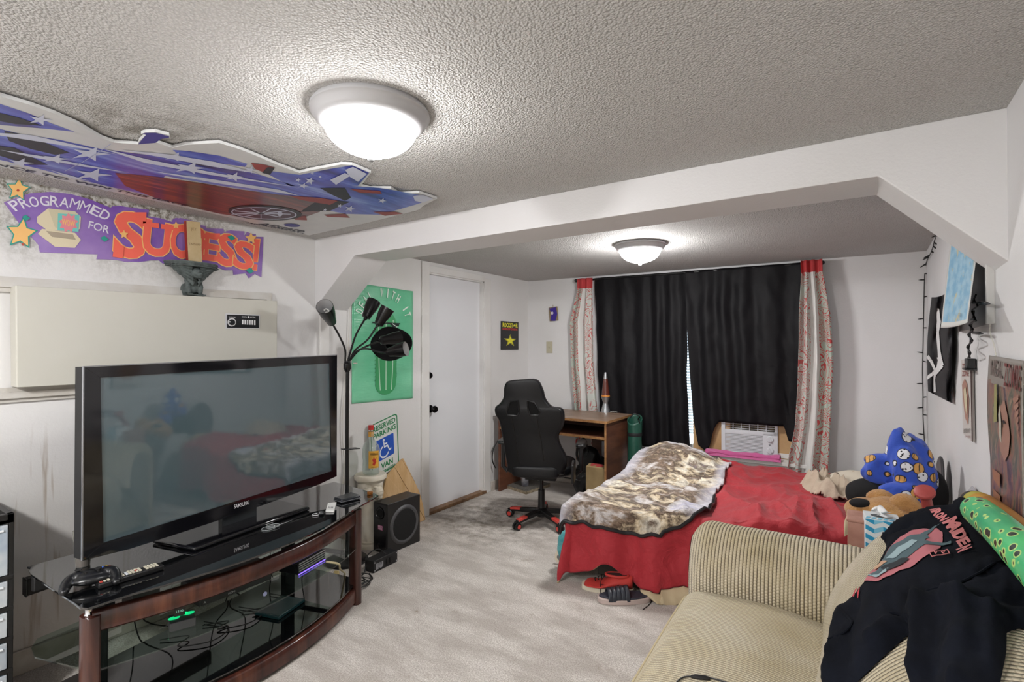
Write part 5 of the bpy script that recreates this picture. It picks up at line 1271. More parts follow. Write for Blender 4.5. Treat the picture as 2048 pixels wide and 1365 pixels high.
obj('desk_top', MB().box(dx0 - .01, dy0 - .015, dz - .022, dx1 + .01, dy1, dz), [M_DTOP], desk, smooth=0, bevel=.001)
obj('edge_band', MB().box(dx0 - .011, dy0 - .017, dz - .021, dx1 + .011, dy0 - .0152, dz - .001).box(dx1 + .0102, dy0 - .016, dz - .021, dx1 + .012, dy1, dz - .001), M_EDGE, desk, smooth=0)
obj('side_panel', MB().box(dx0, dy0, 0, dx0 + .018, dy1 - .01, dz - .022), M_DESK, desk, smooth=0, bevel=.001)
obj('side_panel', MB().box(dx1 - .018, dy0, 0, dx1, dy1 - .01, dz - .022), M_DESK, desk, smooth=0, bevel=.001)
obj('side_edge', MB().box(dx1 - .0175, dy0 - .002, 0, dx1 - .0005, dy0, dz - .023), M_EDGE, desk, smooth=0)
obj('shelf', MB().box(dx0 + .018, dy0 + .005, .595, dx1 - .018, dy1 - .02, .615), M_DESK, desk, smooth=0)
obj('shelf_edge', MB().box(dx0 + .018, dy0 + .003, .595, dx1 - .018, dy0 + .005, .615), M_EDGE, desk, smooth=0)
obj('back_panel', MB().box(dx0 + .018, dy1 - .02, .60, dx1 - .018, dy1 - .008, dz - .022).box(-2.08, dy1 - .14, 0.05, -1.99, dy1 - .12, .595), M_DESK, desk, smooth=0)
obj('divider', MB().box(dx0 + .20, dy0 + .006, .615, dx0 + .215, dy1 - .02, dz - .022), M_DESK, desk, smooth=0)
obj('drawer_front', MB().box(dx0 + .022, dy0 + .004, .622, dx0 + .198, dy0 + .02, dz - .028), M_DESK, desk, bevel=.003)

# lava lamp
p = at(1211, 824, 'z', dz) + Vector((.015, -.03, 0)); h_ = at(1210, 745, 'y', p.y).z - dz; M = Matrix.Translation(p) @ Matrix.Scale(h_ / .40, 4)
t = thing('lava_lamp', 'silver lava lamp with amber glass standing on the desk corner', 'lava lamp', p)
M_AL = mat('spun_aluminium', '#b4b6b9', .28, .9)
obj('metal_base', MB().lathe([(0, 0), (.048, 0), (.046, .01), (.026, .085), (.0255, .095), (.042, .15), (.044, .155), (.0, .156)], M, 36), M_AL, t)
ab = N('amber_liquid'); ab.p(Color='#5a2a20', Roughness=.08, Coat_Weight=.5, Emission_Color=lin('#7a3018'), Emission_Strength=.0)
obj('glass_bottle', MB().lathe([(.042, .158), (.0415, .17), (.021, .335)], M, 32), ab.m, t)
obj('wax', MB().lathe([(.0425, .156), (.0422, .168), (.0412, .172), (0, .173)], M, 32), mat('orange_wax', '#c98236', .4), t)
obj('cap', MB().lathe([(.022, .333), (.0125, .398), (.010, .40), (0, .40)], M, 28), M_AL, t)
cable([(p.x + .03, p.y + .03, dz + .004), (p.x + .05, p.y + .08, dz + .004), (p.x + .10, 4.58, dz + .004)], .0025, M_CW, 'white lamp cord on the desk behind the lava lamp')

# green roll bag beside the desk
px_ = at(1262, 880, 'y', 4.40); px_.x = max(px_.x, -1.662)
t = thing('green_roll_bag', 'tall dark green cylinder bag with black cord beside the desk', 'bag', (px_.x, 4.40, 0))
M_GR = mat('dark_green_nylon', '#1c4a3c', .4, bump=(20, .3, .01)); zt_ = at(1262, 838, 'y', 4.40).z; R = .062
def gb_(u, v): a = u * 2 * pi; z = zt_ * v; r = R * (1 + .05 * nz(cos(a) * 2, sin(a) * 2, v * 6)) * (1 + .06 * smooth01((v - .8) * 5)); return (px_.x + r * cos(a), 4.40 + r * sin(a), z + (.035 * sin(a) if v > .97 else 0))
obj('cylinder_body', MB().grid(gb_, 36, 40), M_GR, t, solid=.004)
obj('bottom', MB().lathe([(0, .004), (R * .98, .004)], Matrix.Translation((px_.x, 4.40, 0)), 30), M_GR, t, fixn=False)
obj('strap_band', MB().lathe([(R * 1.03, zt_ * .80), (R * 1.05, zt_ * .81), (R * 1.05, zt_ * .83), (R * 1.03, zt_ * .84)], Matrix.Translation((px_.x, 4.40, 0)), 30), M_BLKM, t)
obj('inner_dark', MB().lathe([(0, zt_ * .72), (R * .9, zt_ * .72)], Matrix.Translation((px_.x, 4.40, 0)), 24), mat('green_inner', '#123028', .8), t, fixn=False)
obj('drawstring', MB().tube(spline([(px_.x - .03, 4.35, zt_ + .01), (px_.x + .01, 4.36, zt_ + .05), (px_.x + .05, 4.38, zt_ + .03), (px_.x + .03, 4.41, zt_ + .0), (px_.x + .06, 4.36, zt_ - .02)], 8), .006, 8), M_BLKM, t)

# things under the desk
def heap(name, label, cat, lobes, m, vox=.012, amp=.12, freq=9, parts=None, smoothit=6, group=None):
    g = MB()
    for (c, r) in lobes:
        g.ball(c, r, 22, fn=lambda d, c=c: 1 + amp * nz(d.x * freq / 4 + c[0] * 7, d.y * freq / 4 + c[1] * 7, d.z * freq / 4))
    o = obj(name, g, m); md = o.modifiers.new('fuse', 'REMESH'); md.mode = 'VOXEL'; md.voxel_size = vox; md.use_smooth_shade = True
    if smoothit: md = o.modifiers.new('smooth', 'SMOOTH'); md.factor = .5; md.iterations = smoothit
    tag(o, label, cat, group); return o
M_BAG = mat('black_nylon', '#0d0d10', .45, bump=(18, .5, .02))
t = thing('backpack', 'black backpack hanging under the desk behind the gaming chair', 'backpack', (-2.0, 4.28, 0))
g = MB()
for c, r in (((-1.98, 4.30, .20), (.14, .11, .20)), ((-2.02, 4.25, .34), (.10, .08, .14)), ((-1.93, 4.22, .14), (.11, .08, .13)), ((-2.10, 4.26, .16), (.09, .09, .15))): g.ball(c, r, 20, fn=lambda d, c=c: 1 + .14 * nz(d.x * 3 + c[0] * 9, d.y * 3, d.z * 4))
o = obj('bag_body', g, M_BAG, t); md = o.modifiers.new('fuse', 'REMESH'); md.mode = 'VOXEL'; md.voxel_size = .01; md.use_smooth_shade = True
s0 = at(1163, 880, 'y', 4.18)
obj('shoulder_strap', MB().tube(spline([(-2.08, 4.2, .30), (s0.x - .03, 4.15, .40), (s0.x, 4.13, .51), (s0.x + .04, 4.16, .555), (s0.x + .05, 4.2, .46), (-2.0, 4.22, .34)], 8), .016, 8, flat=.5), M_BAG, t)
b0_ = at(1175, 968, 'y', 4.12)
t = thing('cardboard_box', 'small tan cardboard box under the right side of the desk', 'box', (-1.86, 4.13, 0))
bx0, bx1 = at(1175, 950, 'y', 4.06).x, min(at(1213, 950, 'y', 4.06).x, -1.79); bzt = at(1190, 935, 'y', 4.06).z
M_CARD = mat('brown_cardboard', '#a08a62', .8, vary=(6, '#8d7752'))
obj('box_body', MB().box(bx0, 4.03, 0, bx1 + .01, 4.115, bzt), M_CARD, t, smooth=0)
obj('flap', MB().prism([(bx0, 4.03, bzt), (bx1 + .01, 4.03, bzt), (bx1 + .01, 4.10, bzt + .016), (bx0, 4.10, bzt + .016)], (0, 0, .003)), M_CARD, t, smooth=0)
g = MB(); g.text('SOLD', frame((1, 0, 0), (0, .95, .3), (0, -.3, .95), ((bx0 + bx1) / 2, 4.06, bzt + .012)), .04, 0, offset=.01); obj('red_print', g, P('#b04848'), t, smooth=0, fixn=False)
# grey slab and small bucket
q = [at(x, y, 'z', .0) for x, y in ((1013, 977), (1052, 990), (1100, 974), (1052, 963))]
t = thing('floor_slab', 'low speckled grey slab on the carpet under the desk', 'slab', (q[0] + q[2]) / 2)
obj('slab_top', MB().prism([p + Vector((0, 0, .028)) for p in q], (0, 0, .006)), mat('speckled_grey', '#716d66', .7, vary=(70, '#45423d')), t, smooth=0)
obj('slab_core', MB().prism([p + Vector((0, 0, .0005)) for p in q], (0, 0, .027)), mat('foam_edge', '#a79a82', .8, vary=(30, '#6b5f4b')), t, smooth=0)
p = at(1050, 972, 'z', .034); M = Matrix.Translation(p)
t = thing('metal_bucket', 'small shiny printed metal bucket standing on the grey slab', 'bucket', p)
obj('bucket_wall', MB().lathe([(.034, .001), (.048, .125), (.051, .127), (.049, .130), (.045, .125), (.032, .004), (0, .003)], M, 30), mat('tin', '#b9bac0', .25, .7, vary=(14, '#4a4658', 1)), t)
obj('rim', MB().lathe([(.049, .124), (.052, .127), (.049, .131)], M, 30), M_RING, t)
cable([(-2.875, 4.02, .48), (-2.895, 3.97, .40), (-2.90, 3.96, .30), (-2.885, 3.99, .22)], .006, M_CB, 'black cord looped on the left side of the desk')

# ------------------------------------------------------------------ gaming chair
pc = at(1083, 1018, 'z', .10); pc.z = 0
fwd = Vector((-.36, .93, 0)).normalized(); rt = Vector((fwd.y, -fwd.x, 0))
MC = frame(rt, fwd, Vector((0, 0, 1)), pc)      # x right, y forward, z up
ch = thing('gaming_chair', 'black gaming chair with red tipped star base, seen from behind at the desk', 'chair', pc)
M_LEA = mat('black_faux_leather', '#0a0a0d', .42, bump=(35, .15, .004), spec=.35); M_RT = mat('red_plastic', '#c9443c', .4)
obj('hub', MB(MC).lathe([(0, .045), (.04, .045), (.045, .07), (.045, .10), (.030, .11), (.028, .13), (.026, .25), (.016, .25), (.016, .34), (0, .34)], n=24), M_BLK, ch)
tips = [at(1008, 1010, 'z', .085), at(1058, 1040, 'z', .085)]
aa = [atan2(*(MC.inverted() @ t_)[:2][::-1]) for t_ in tips]; a_st = aa[0]
Rb = .275
for k in range(5):
    a = a_st + k * 2 * pi / 5; A = MC @ Matrix.Rotation(a, 4, 'Z')
    arm_ = MB(A); arm_.prism([(.03, -.026, .10), (Rb, -.016, .075), (Rb, .016, .075), (.03, .026, .10)], (0, 0, -.028))
    ar = obj('base_arm', arm_, M_BLK, ch, bevel=.005)
    obj('red_tip', MB(A).prism([(Rb - .095, -.0205, .0875), (Rb - .004, -.0165, .078), (Rb - .004, .0165, .078), (Rb - .095, .0205, .0875)], (0, 0, -.016)), M_RT, ar, bevel=.002, label='red arm tip')
    cst = obj('caster', MB(A).tube([(Rb - .012, 0, .08), (Rb - .012, 0, .05)], .007, 8).prism([(Rb - .03, -.01, .055), (Rb + .02, -.01, .055), (Rb + .02, .01, .055), (Rb - .03, .01, .055)], (0, 0, .01)), M_BLK, ch)
    for sg in (-1, 1):
        WM = A @ Matrix.Translation((Rb, sg * .015, .029)) @ frame((1, 0, 0), (0, 0, 1), (0, -1, 0))
        obj('wheel', MB(WM).lathe([(0, -.010), (.024, -.010), (.029, -.006), (.029, .006), (.024, .010), (0, .010)], n=24), M_BLK, cst)
        obj('wheel_cap', MB(WM).lathe([(0, -sg * .0108), (.017, -sg * .0106)], n=20), M_RT, cst, fixn=False)
def pad(mb, fn, th):
    pass
# seat
def rblock(M, cx, cy, cz, sx, sy, sz, p=4, n=24):
    g = MB(M)
    def f(u, v):
        a = u * 2 * pi; b = -pi / 2 + v * pi
        e = lambda t_: (abs(t_) ** (2 / p)) * (1 if t_ >= 0 else -1)
        return (cx + sx * e(cos(b)) * e(cos(a)), cy + sy * e(cos(b)) * e(sin(a)), cz + sz * e(sin(b)))
    return g.grid(f, n * 2, n)
obj('seat', rblock(MC, 0, .10, .42, .25, .25, .055), M_LEA, ch, smooth=60)
obj('seat_plate', MB(MC).box(-.12, -.06, .335, .12, .22, .365), M_BLKM, ch, bevel=.004)
# backrest outline from the photograph's silhouette, in the chair's own plane
yb = -.17
PB = MC @ Vector((0, yb, .5)); nb = (MC.to_3x3() @ Vector((0, -1, .12))).normalized()
def cb(px, py):
    q = MC.inverted() @ at_plane(px, py, PB, nb); return (q.x, q.z)
sil = [(1050, 757), (1080, 757), (1091, 775), (1096, 795), (1108, 810), (1127, 814), (1132, 830), (1128, 852), (1119, 870), (1123, 890), (1132, 910), (1134, 930), (1128, 944), (1118, 951), (1022, 946), (1016, 930), (1012, 900), (1009, 870), (1005, 840), (998, 825), (998, 812), (1008, 803), (1016, 790), (1018, 772), (1026, 760)]
ring = [cb(*q) for q in sil]
xc = sum(q[0] for q in ring) / len(ring); zlo = min(q[1] for q in ring); zhi = max(q[1] for q in ring)
S_ = spline([(x, z, 0) for x, z in ring + ring[:1]], 4)[:-1]
zc0 = (zlo + zhi) / 2
g = MB(MC)
def lean(z): return yb - .12 * (z - .5)
layers = [(-.052, .90), (-.048, .955), (-.036, .985), (-.015, 1.0), (.02, 1.0), (.042, .97), (.05, .90)]
rings = []
for dy, k in layers:
    rings.append(g.add([(xc + (p.x - xc) * k, lean(zc0 + (p.y - zc0) * k) + dy, zc0 + (p.y - zc0) * (1 - (1 - k) * .45)) for p in S_]))
n = len(S_)
for a, b in zip(rings, rings[1:]):
    for j in range(n): g.face((a + j, a + (j + 1) % n, b + (j + 1) % n, b + j))
for r0 in (rings[0], rings[-1]):
    for t3 in tessellate_polygon([[MC.inverted() @ g.v[r0 + k] for k in range(n)]]) if False else tessellate_polygon([[Vector((S_[k].x, S_[k].y, 0)) for k in range(n)]]): g.face([r0 + k for k in t3])
obj('backrest', g, M_LEA, ch, smooth=50)
# shoulder openings with dark frames
def bk(px, py, d): x, z = cb(px, py); return Vector((x, lean(z) - .053 - d, z))
for poly_ in ([(1030, 799), (1045, 797), (1047, 820), (1042, 827), (1024, 826), (1022, 818)], [(1063, 797), (1076, 801), (1087, 819), (1084, 826), (1068, 826), (1064, 815)]):
    obj('belt_opening', MB(MC).tube([bk(x, y, .002) for x, y in poly_], .007, 8, closed=True), M_BLK, ch)
    obj('opening_inside', MB(MC).poly([bk(x, y, .001) for x, y in poly_]), mat('void_black', '#020202'), ch, smooth=0, fixn=False)
obj('back_seam', MB(MC).tube([bk(x, y, .0) for x, y in ((1032, 832), (1036, 870), (1042, 925))], .0025, 6).tube([bk(x, y, .0) for x, y in ((1080, 830), (1087, 880), (1091, 918))], .004, 6), M_BLK, ch)['kind'] = 'stuff'
cc = MB(MC); x0_, z0_ = cb(1024, 935); x1_, z1_ = cb(1120, 950)
obj('lower_cover', rblock(MC, (x0_ + x1_) / 2, lean(.45) - .02, (z0_ + z1_) / 2, (x1_ - x0_) / 2, .05, .05), M_LEA, ch, smooth=60)
obj('hinge_plate', MB(MC).prism([(.255, -.20, .36), (.255, -.06, .36), (.255, -.04, .44), (.255, -.12, .52), (.255, -.22, .50)], (.02, 0, 0)), M_BLK, ch, bevel=.004)
for sg in (1, -1):
    obj('armrest_post', MB(MC).tube([(sg * .27, .0, .38), (sg * .31, .0, .42), (sg * .31, .0, .60)], .017, 10), M_BLK, ch)
    obj('armrest_pad', rblock(MC, sg * .31, .05, .615, .04, .12, .018), M_BLK, ch, smooth=60)
obj('height_lever', MB(MC).tube([(.1, .05, .35), (.26, .02, .34), (.30, .02, .335)], .006, 8), M_BLK, ch)

# ------------------------------------------------------------------ bed
BX0, BX1, BZ = -1.42, .30, .42
def by0(u): return 2.76 + .20 * (u + 1.4)
BYF = 4.32
def bump_(u, v, cu, cv, su, sv, a): return a * math.exp(-((u - cu) / su) ** 2 - ((v - cv) / sv) ** 2)
def hf(u, v):
    h = BZ
    h += bump_(u, v, -1.22, 4.05, .34, .34, .17)
    h += bump_(u, v, -.2, 3.25, .5, .16, .05)
    h += .022 * nz(u * 2.1, v * 2.6, 1) + .012 * nz(u * 7, v * 3.5, 4) + .006 * nz(u * 17, v * 9, 2)
    h += (.045 * (1 - abs(nz(u * 2.6 + v * 1.1, v * 2.0 - u, 7))) ** 3 + .016 * (1 - abs(nz(u * 6.5 - v, v * 3.5 + u, 3))) ** 4) * (1 if u > -.9 else .4)
    if u > -.62: h += .05 * smooth01((u + .62) / .2) * max(0, 1 - abs(v - by0(u) - .12) / .42) * (1 - abs(nz(u * 8 + v * 1.5, v * 1.6, 12))) ** 4
    return h
def drape(u, v, extra=0.0, wav=1.0, drop_max=.43):
    y0 = by0(u)
    dx = max(BX0 - u, 0.); dy = max(y0 - v, 0.); du = max(v - BYF, 0.)
    uu, vv = max(u, BX0), min(max(v, y0), BYF)
    h = hf(uu, vv)
    d = hypot(dx, dy)
    if d > 0:
        nx, ny = -dx / d, -dy / d
        s_ = .045          # rounding of the edge
        if d < s_ * 1.57: fl, dr = s_ * sin(d / s_), s_ * (1 - cos(d / s_))
        else: fl, dr = s_ + (d - s_ * 1.57) * .10, s_ + (d - s_ * 1.57)
        w = smooth01(dr / .2)
        along = uu * 1.0 + vv * .8
        fl += w * wav * (.028 * sin(along * 15 + 1.5 * sin(along * 5)) + .03 * nz(along * 4, dr * 3, 3)) + .012 * nz(along * 14, dr * 8, 6)
        fl = max(fl, .012)
        z = h - dr
        return Vector((uu + nx * (fl + extra), vv + ny * (fl + extra), max(z, .012 + .0)))
    if du > 0: return Vector((uu, BYF + min(du, .03), h - du + extra))
    return Vector((uu, vv, h + extra))
bed = thing('bed', 'low bed with a mattress hidden under the red comforter below the window', 'bed', ((BX0 + BX1) / 2, 3.6, 0))
mm = MB()
mm.prism([(BX0 + .06, by0(BX0) + .07, .12), (BX1 + .02, by0(BX1) + .07, .12), (BX1 + .02, BYF - .03, .12), (BX0 + .06, BYF - .03, .12)], (0, 0, .24))
obj('mattress', mm, mat('mattress_ticking', '#c9c4b8', .8), bed, bevel=.03)
mm = MB(); mm.prism([(BX0 + .1, by0(BX0) + .12, .0), (BX1, by0(BX1) + .12, .0), (BX1, BYF - .05, .0), (BX0 + .1, BYF - .05, .0)], (0, 0, .12))
obj('bed_base', mm, mat('bed_base_grey', '#5b5650', .8), bed, bevel=.005)
rq = N('red_comforter_cloth'); rq.p(Color=rq.mix(rq.ramp(rq.noise(3, 4), [(.4, 0.0), (.7, 1.0)]), '#a5222c', '#981e28'), Roughness=.75, Sheen_Weight=.12)
n1 = rq.noise(9, 4, .55, dist=.8); rq.bump(n1, .55, .03, rq.bump(rq.noise(3.2, 3, .5, dist=1.2), .45, .06))
UA, UB, VA, VB = BX0 - .44, .22, 0, 0
def hem(u):
    """length of cloth past the near edge: full drop, lifted in an arch over the shoe"""
    full = .415
    return full - .10 * math.exp(-((u + 1.19) / .10) ** 2) + .0
def comf(a, b):
    u = BX0 - .36 + (UBx - (BX0 - .36)) * a
    L_ = hem(max(u, BX0 - .02)); v0 = by0(max(u, BX0)) - L_; v = v0 + (BYF + .05 - v0) * b
    dxx = max(BX0 - u, 0)
    p = drape(u, v)
    if u < BX0 + .05 and v < by0(u): pass
    return p
UBx = -.02
g = MB().grid(comf, 190, 170, uv=lambda u, v: (u, v))
o = obj('red_comforter', g, [rq.m, mat('cream_lining', '#b9a888', .8)], smooth=80, solid=.012, solid_off=1)
tag(o, 'red comforter with a cream lining spread over the bed and hanging to the carpet', 'comforter')
def lin_(u, v):
    uu = -1.00 + .28 * u; L_ = hem(uu); p = drape(uu, by0(uu) - L_ + .002)
    w_ = .05 * sin(pi * u) ** .7 + .01
    return p + Vector((.03 * v * sin(pi * u), -.008 - .012 * sin(pi * v) - .035 * v * sin(pi * u), -min(w_ * v, p.z - .004) + .012 * sin(u * 9) * v * sin(pi * u)))
obj('turned_hem', MB().grid(lin_, 60, 12), mat('cream_lining', '#b9a888'), o, solid=.004, smooth=80)
# printed plush blanket
fq = N('printed_plush'); pos = fq.n('ShaderNodeNewGeometry').outputs['Position']
m1 = fq.n('ShaderNodeMapping', Vector=pos, Scale=(1.9, 3.0, 2), Rotation=(0, 0, .2)).outputs[0]
f1 = fq.noise(1.5, 7, .68, vec=m1, dist=.35); f2 = fq.noise(7, 6, .75, vec=m1, dist=.6)
colr = fq.ramp(f1, [(.30, '#b9b7cb'), (.40, '#cfc9c6'), (.46, '#8a7460'), (.50, '#4a3728'), (.545, '#cbb899'), (.60, '#e4dccb'), (.66, '#6d5946'), (.72, '#a9a3bd')])
colr = fq.mix(fq.math('MULTIPLY', fq.ramp(f2, [(.45, 0.0), (.6, 1.0)]), .55), colr, '#2f241b')
U_, V_ = fq.xyz(fq.coord('UV'))[:2]
brd = fq.ramp(U_, [(.10, 1.0), (.22, 0.0), (.9, 0.0), (.97, .8)])
colr = fq.mix(fq.math('MULTIPLY', brd, .85), colr, '#c3c1cd')
fq.p(Color=colr, Roughness=.8, Sheen_Weight=.25); fq.bump(fq.noise(38, 4, .6), .5, .02)
# corners in cloth coordinates (u, v): near-left, near-right, far-left, far-right
def blanket_uv(a, b):
    nl_, nr_, fl_, fr_ = (BX0 - .17, by0(BX0) - .14), (-.70, by0(-.70) - .105), (BX0 - .07, BYF - .02), (-.80, 4.08)
    u = (nl_[0] * (1 - a) + nr_[0] * a) * (1 - b) + (fl_[0] * (1 - a) + fr_[0] * a) * b
    v = (nl_[1] * (1 - a) + nr_[1] * a) * (1 - b) + (fl_[1] * (1 - a) + fr_[1] * a) * b
    v -= .035 * sin(pi * min(1, a * 1.02)) ** .8 * (1 - b) ** 3      # hem sags over the near edge
    k = smooth01((a - .86) / .14); v += .17 * k * k * (1 - b) ** 2    # rounded corner
    u += .008 * sin(b * 13) * a * min(1, b * 4) + .01 * sin(b * 11 + 2) * (1 - a)
    return u, v
def blan(a, b):
    u, v = blanket_uv(a, b); p = drape(u, v, .0, .6)
    p.z += .012 + .016 * (1 - abs(nz(u * 5, v * 9, 9))) ** 3 * (.5 + a) + .012 * nz(u * 12, v * 12, 8)
    if v < by0(u): p.y -= .018
    if u < BX0: p.x -= .018
    return p
bl_ = thing('plush_blanket', 'plush throw printed in brown and lilac with a black hem spread on the bed', 'blanket', (-1.1, 3.4, BZ))
obj('throw', MB().grid(blan, 110, 150, uv=lambda u, v: (u, v)), fq.m, bl_, smooth=80, solid=.012)
path = [blan(0, b_) for b_ in [k / 20 for k in range(4, -1, -1)]] + [blan(a_, 0) for a_ in [k / 60 for k in range(1, 61)]] + [blan(1, b_) for b_ in [k / 40 for k in range(1, 14)]]
obj('black_hem', MB().tube([p + Vector((0, 0, -.003)) for p in path], .0105, 8), mat('black_satin_hem', '#121114', .4), bl_)
# things at the head of the bed
M_BEIGE = mat('beige_cotton', '#b5a592', .85, bump=(9, .5, .03))
def wad(name, label, cat, outline_y, m, th=.03, amp=.02, freq=9, seed=0, plane='y', base=None):
    pass
def wp(px, py, y): return at(px, py, 'y', y)
def lobe(px, py, y, rx, ry, rz): return (tuple(wp(px, py, y)), (rx, ry, rz))
heap('white_pillow', 'cream pillow behind the beige cloth in the far corner of the bed', 'pillow', [lobe(1715, 966, 3.98, .17, .09, .075), lobe(1690, 968, 3.98, .10, .08, .05)], mat('cream_pillow', '#c9bfae', .85), amp=.08)
def crumple(c, lobes, seed):
    def f(u, v):
        x, y = c[0] + (u - .5) * lobes[0], c[1] + (v - .5) * lobes[1]
        e = max(0, 1 - hypot((u - .5) * 2, (v - .5) * 2) ** 2)
        r = 1 - abs(nz(u * 3 + seed, v * 3.4 + u * 1.5, seed)); r2 = 1 - abs(nz(u * 6 - v * 2, v * 5, seed + 3))
        return (x + .02 * nz(v * 4, seed), y + .02 * nz(u * 4, seed), c[2] + lobes[2] * min(1, e * 1.8) * (.25 + .55 * r ** 4 + .35 * r2 ** 4))
    def keep(u, v): return hypot((u - .5) * 2, (v - .5) * 2) < .93 + .16 * nz(atan2(v - .5, u - .5) * 1.3, seed)
    return MB().grid(f, 70, 60, keep=keep)
cbp = at(1672, 985, 'z', BZ + .02)
tag(obj('beige_cloth', crumple((cbp.x, cbp.y, BZ + .015), (.44, .50, .13), 4), M_BEIGE, solid=.006, smooth=80), 'crumpled beige cloth lying on the red comforter near the pillow', 'cloth')
heap('black_cushion', 'black round cushion under the blue fleece blanket on the bed', 'cushion', [lobe(1752, 992, 3.08, .13, .10, .085), lobe(1850, 985, 3.12, .09, .10, .13), lobe(1800, 995, 3.1, .14, .10, .10)], mat('black_fleece', '#0c0b0d', .95), amp=.06)
# blue fleece with sports balls
sq_ = N('sports_ball_fleece'); ps = sq_.coord()
wv = sq_.n('ShaderNodeVectorMath', _operation='ADD', i0=ps, i1=(0, 0, 0)).outputs[0]
vd_ = sq_.t.nodes.new('ShaderNodeTexVoronoi'); vd_.inputs['Scale'].default_value = 16.0; vd_.inputs['Randomness'].default_value = .55; sq_.t.links.new(ps, vd_.inputs['Vector'])
inside = sq_.ramp(vd_.outputs['Distance'], [(.43, 1.0), (.45, 0.0)]); rim_ = sq_.ramp(vd_.outputs['Distance'], [(.38, 0.0), (.40, 1.0)])
cr_ = sq_.n('ShaderNodeSeparateColor', Color=vd_.outputs['Color']).outputs[0]
isorange = sq_.ramp(cr_, [(.0, 1.0), (.5, 0.0)], 'CONSTANT')
soc = sq_.ramp(sq_.vor(70), [(.28, 0.0), (.32, 1.0)])
lines_ = sq_.ramp(sq_.wave(17, dist=3), [(.06, 0.0), (.10, 1.0)])
orange = sq_.mix(lines_, '#3a2a1e', '#cf9c55'); socc = sq_.mix(soc, '#16161a', '#dcdde2')
ball_ = sq_.mix(rim_, sq_.mix(isorange, socc, orange), '#1b1b2a')
sq_.p(Color=sq_.mix(inside, '#3150b4', ball_), Roughness=.95, Sheen_Weight=.3); sq_.bump(sq_.noise(120, 3), .3, .004)
L_ = [lobe(1798, 918, 3.06, .05, .05, .15), lobe(1814, 915, 3.09, .075, .06, .115), lobe(1838, 938, 3.08, .06, .06, .14), lobe(1770, 922, 3.08, .085, .045, .035), lobe(1762, 948, 3.06, .08, .05, .055), lobe(1746, 938, 3.06, .035, .05, .06), lobe(1815, 950, 3.02, .06, .05, .14), lobe(1845, 960, 3.06, .055, .06, .13), lobe(1806, 985, 2.98, .09, .045, .045), lobe(1790, 996, 2.96, .05, .04, .03), lobe(1822, 990, 2.98, .06, .04, .06), lobe(1800, 1000, 2.97, .08, .04, .022)]
g = MB()
for c, r in L_: g.ball(c, r, 26, fn=lambda d, c=c: 1 + .10 * sin(9 * atan2(d.x, d.y + .3) + d.z * 4 + c[0] * 30) * (1 - abs(d.z)) + .12 * nz(d.x * 2 + c[0] * 5, d.y * 2, d.z * 2))
o = obj('fleece_blanket', g, sq_.m); md = o.modifiers.new('fuse', 'REMESH'); md.mode = 'VOXEL'; md.voxel_size = .007; md.use_smooth_shade = True
md = o.modifiers.new('smooth', 'SMOOTH'); md.factor = .5; md.iterations = 5
tag(o, 'bright blue fleece blanket printed with soccer balls and basketballs, heaped on the bed head', 'blanket')
# tan plush
M_TAN = mat('tan_plush_fur', '#a9763c', .95, bump=(150, .8, .01), sheen=.3, vary=(8, '#c89a5e'))
pt = thing('plush_toy', 'tan and black plush dog toy lying on the bed behind the tissue box', 'plush toy', wp(1770, 1030, 2.8))
def fuse(o, vox, it=0):
    md = o.modifiers.new('fuse', 'REMESH'); md.mode = 'VOXEL'; md.voxel_size = vox; md.use_smooth_shade = True
    if it: md = o.modifiers.new('smooth', 'SMOOTH'); md.factor = .5; md.iterations = it
g = MB()
for c, r in (lobe(1740, 1022, 2.82, .10, .10, .055), lobe(1775, 1022, 2.80, .085, .09, .06), lobe(1795, 1040, 2.76, .07, .07, .055), lobe(1722, 1030, 2.85, .06, .07, .05)): g.ball(c, r, 20)
fuse(obj('body', g, M_TAN, pt), .008, 4)
for k, (x, y, d_) in enumerate(((1812, 1018, 2.78), (1765, 1008, 2.86))):
    g = MB(); A_1 = wp(x - 28, y - 6, d_); B_1 = wp(x + 26, y + 8, d_ - .02); g.tube(spline([A_1, (A_1 + B_1) / 2 + Vector((0, 0, .025)), B_1], 8), [.030 + .012 * sin(pi * i / 16) for i in range(17)], 14); g.ball(B_1, .030, 14); fuse(obj('ear', g, M_TAN, pt), .008, 3)
g = MB(); c, r = lobe(1722, 1008, 2.78, .045, .04, .022); g.ball(c, r, 20); obj('black_nose', g, mat('black_fleece', '#0c0b0d'), pt)
# sheet hanging at the end of the comforter
def sheet(u, v):
    p = drape(-.06 + .055 * u, by0(0) - .02 + .42 * (1 - v) - .42 * v)
    return p + Vector((.012 * sin(v * 9), 0, .012 + .01 * sin(u * pi)))
tag(obj('bed_sheet', MB().grid(sheet, 12, 60), mat('cream_lining', '#b9a888'), solid=.004, smooth=80), 'cream bed sheet edge hanging beside the red comforter', 'sheet')
# side table behind the sofa arm
TX0, TX1, TY0, TY1, TZ = -.10, .345, 2.36, 2.72, .50
tb_ = thing('side_table', 'small dark side table between the sofa arm and the bed', 'table', ((TX0 + TX1) / 2, 2.54, 0))
obj('table_top', MB().box(TX0, TY0, TZ - .02, TX1, TY1, TZ), M_DESK, tb_, bevel=.003)
for x in (TX0 + .01, TX1 - .04):
    for y in (TY0 + .01, TY1 - .04): obj('leg', MB().box(x, y, 0, x + .03, y + .03, TZ - .02), M_DESK, tb_, bevel=.002)
a, b = wp(1695, 1090, 2.50), wp(1737, 1098, 2.50); zt_ = wp(1712, 1040, 2.50).z
t = thing('wooden_box', 'scuffed pinkish brown wooden box beside the striped tissue box', 'box', ((a.x + b.x) / 2, 2.55, TZ))
M_PK = mat('scuffed_pink_brown', '#9c6f60', .6, vary=(12, '#b98d7c'))
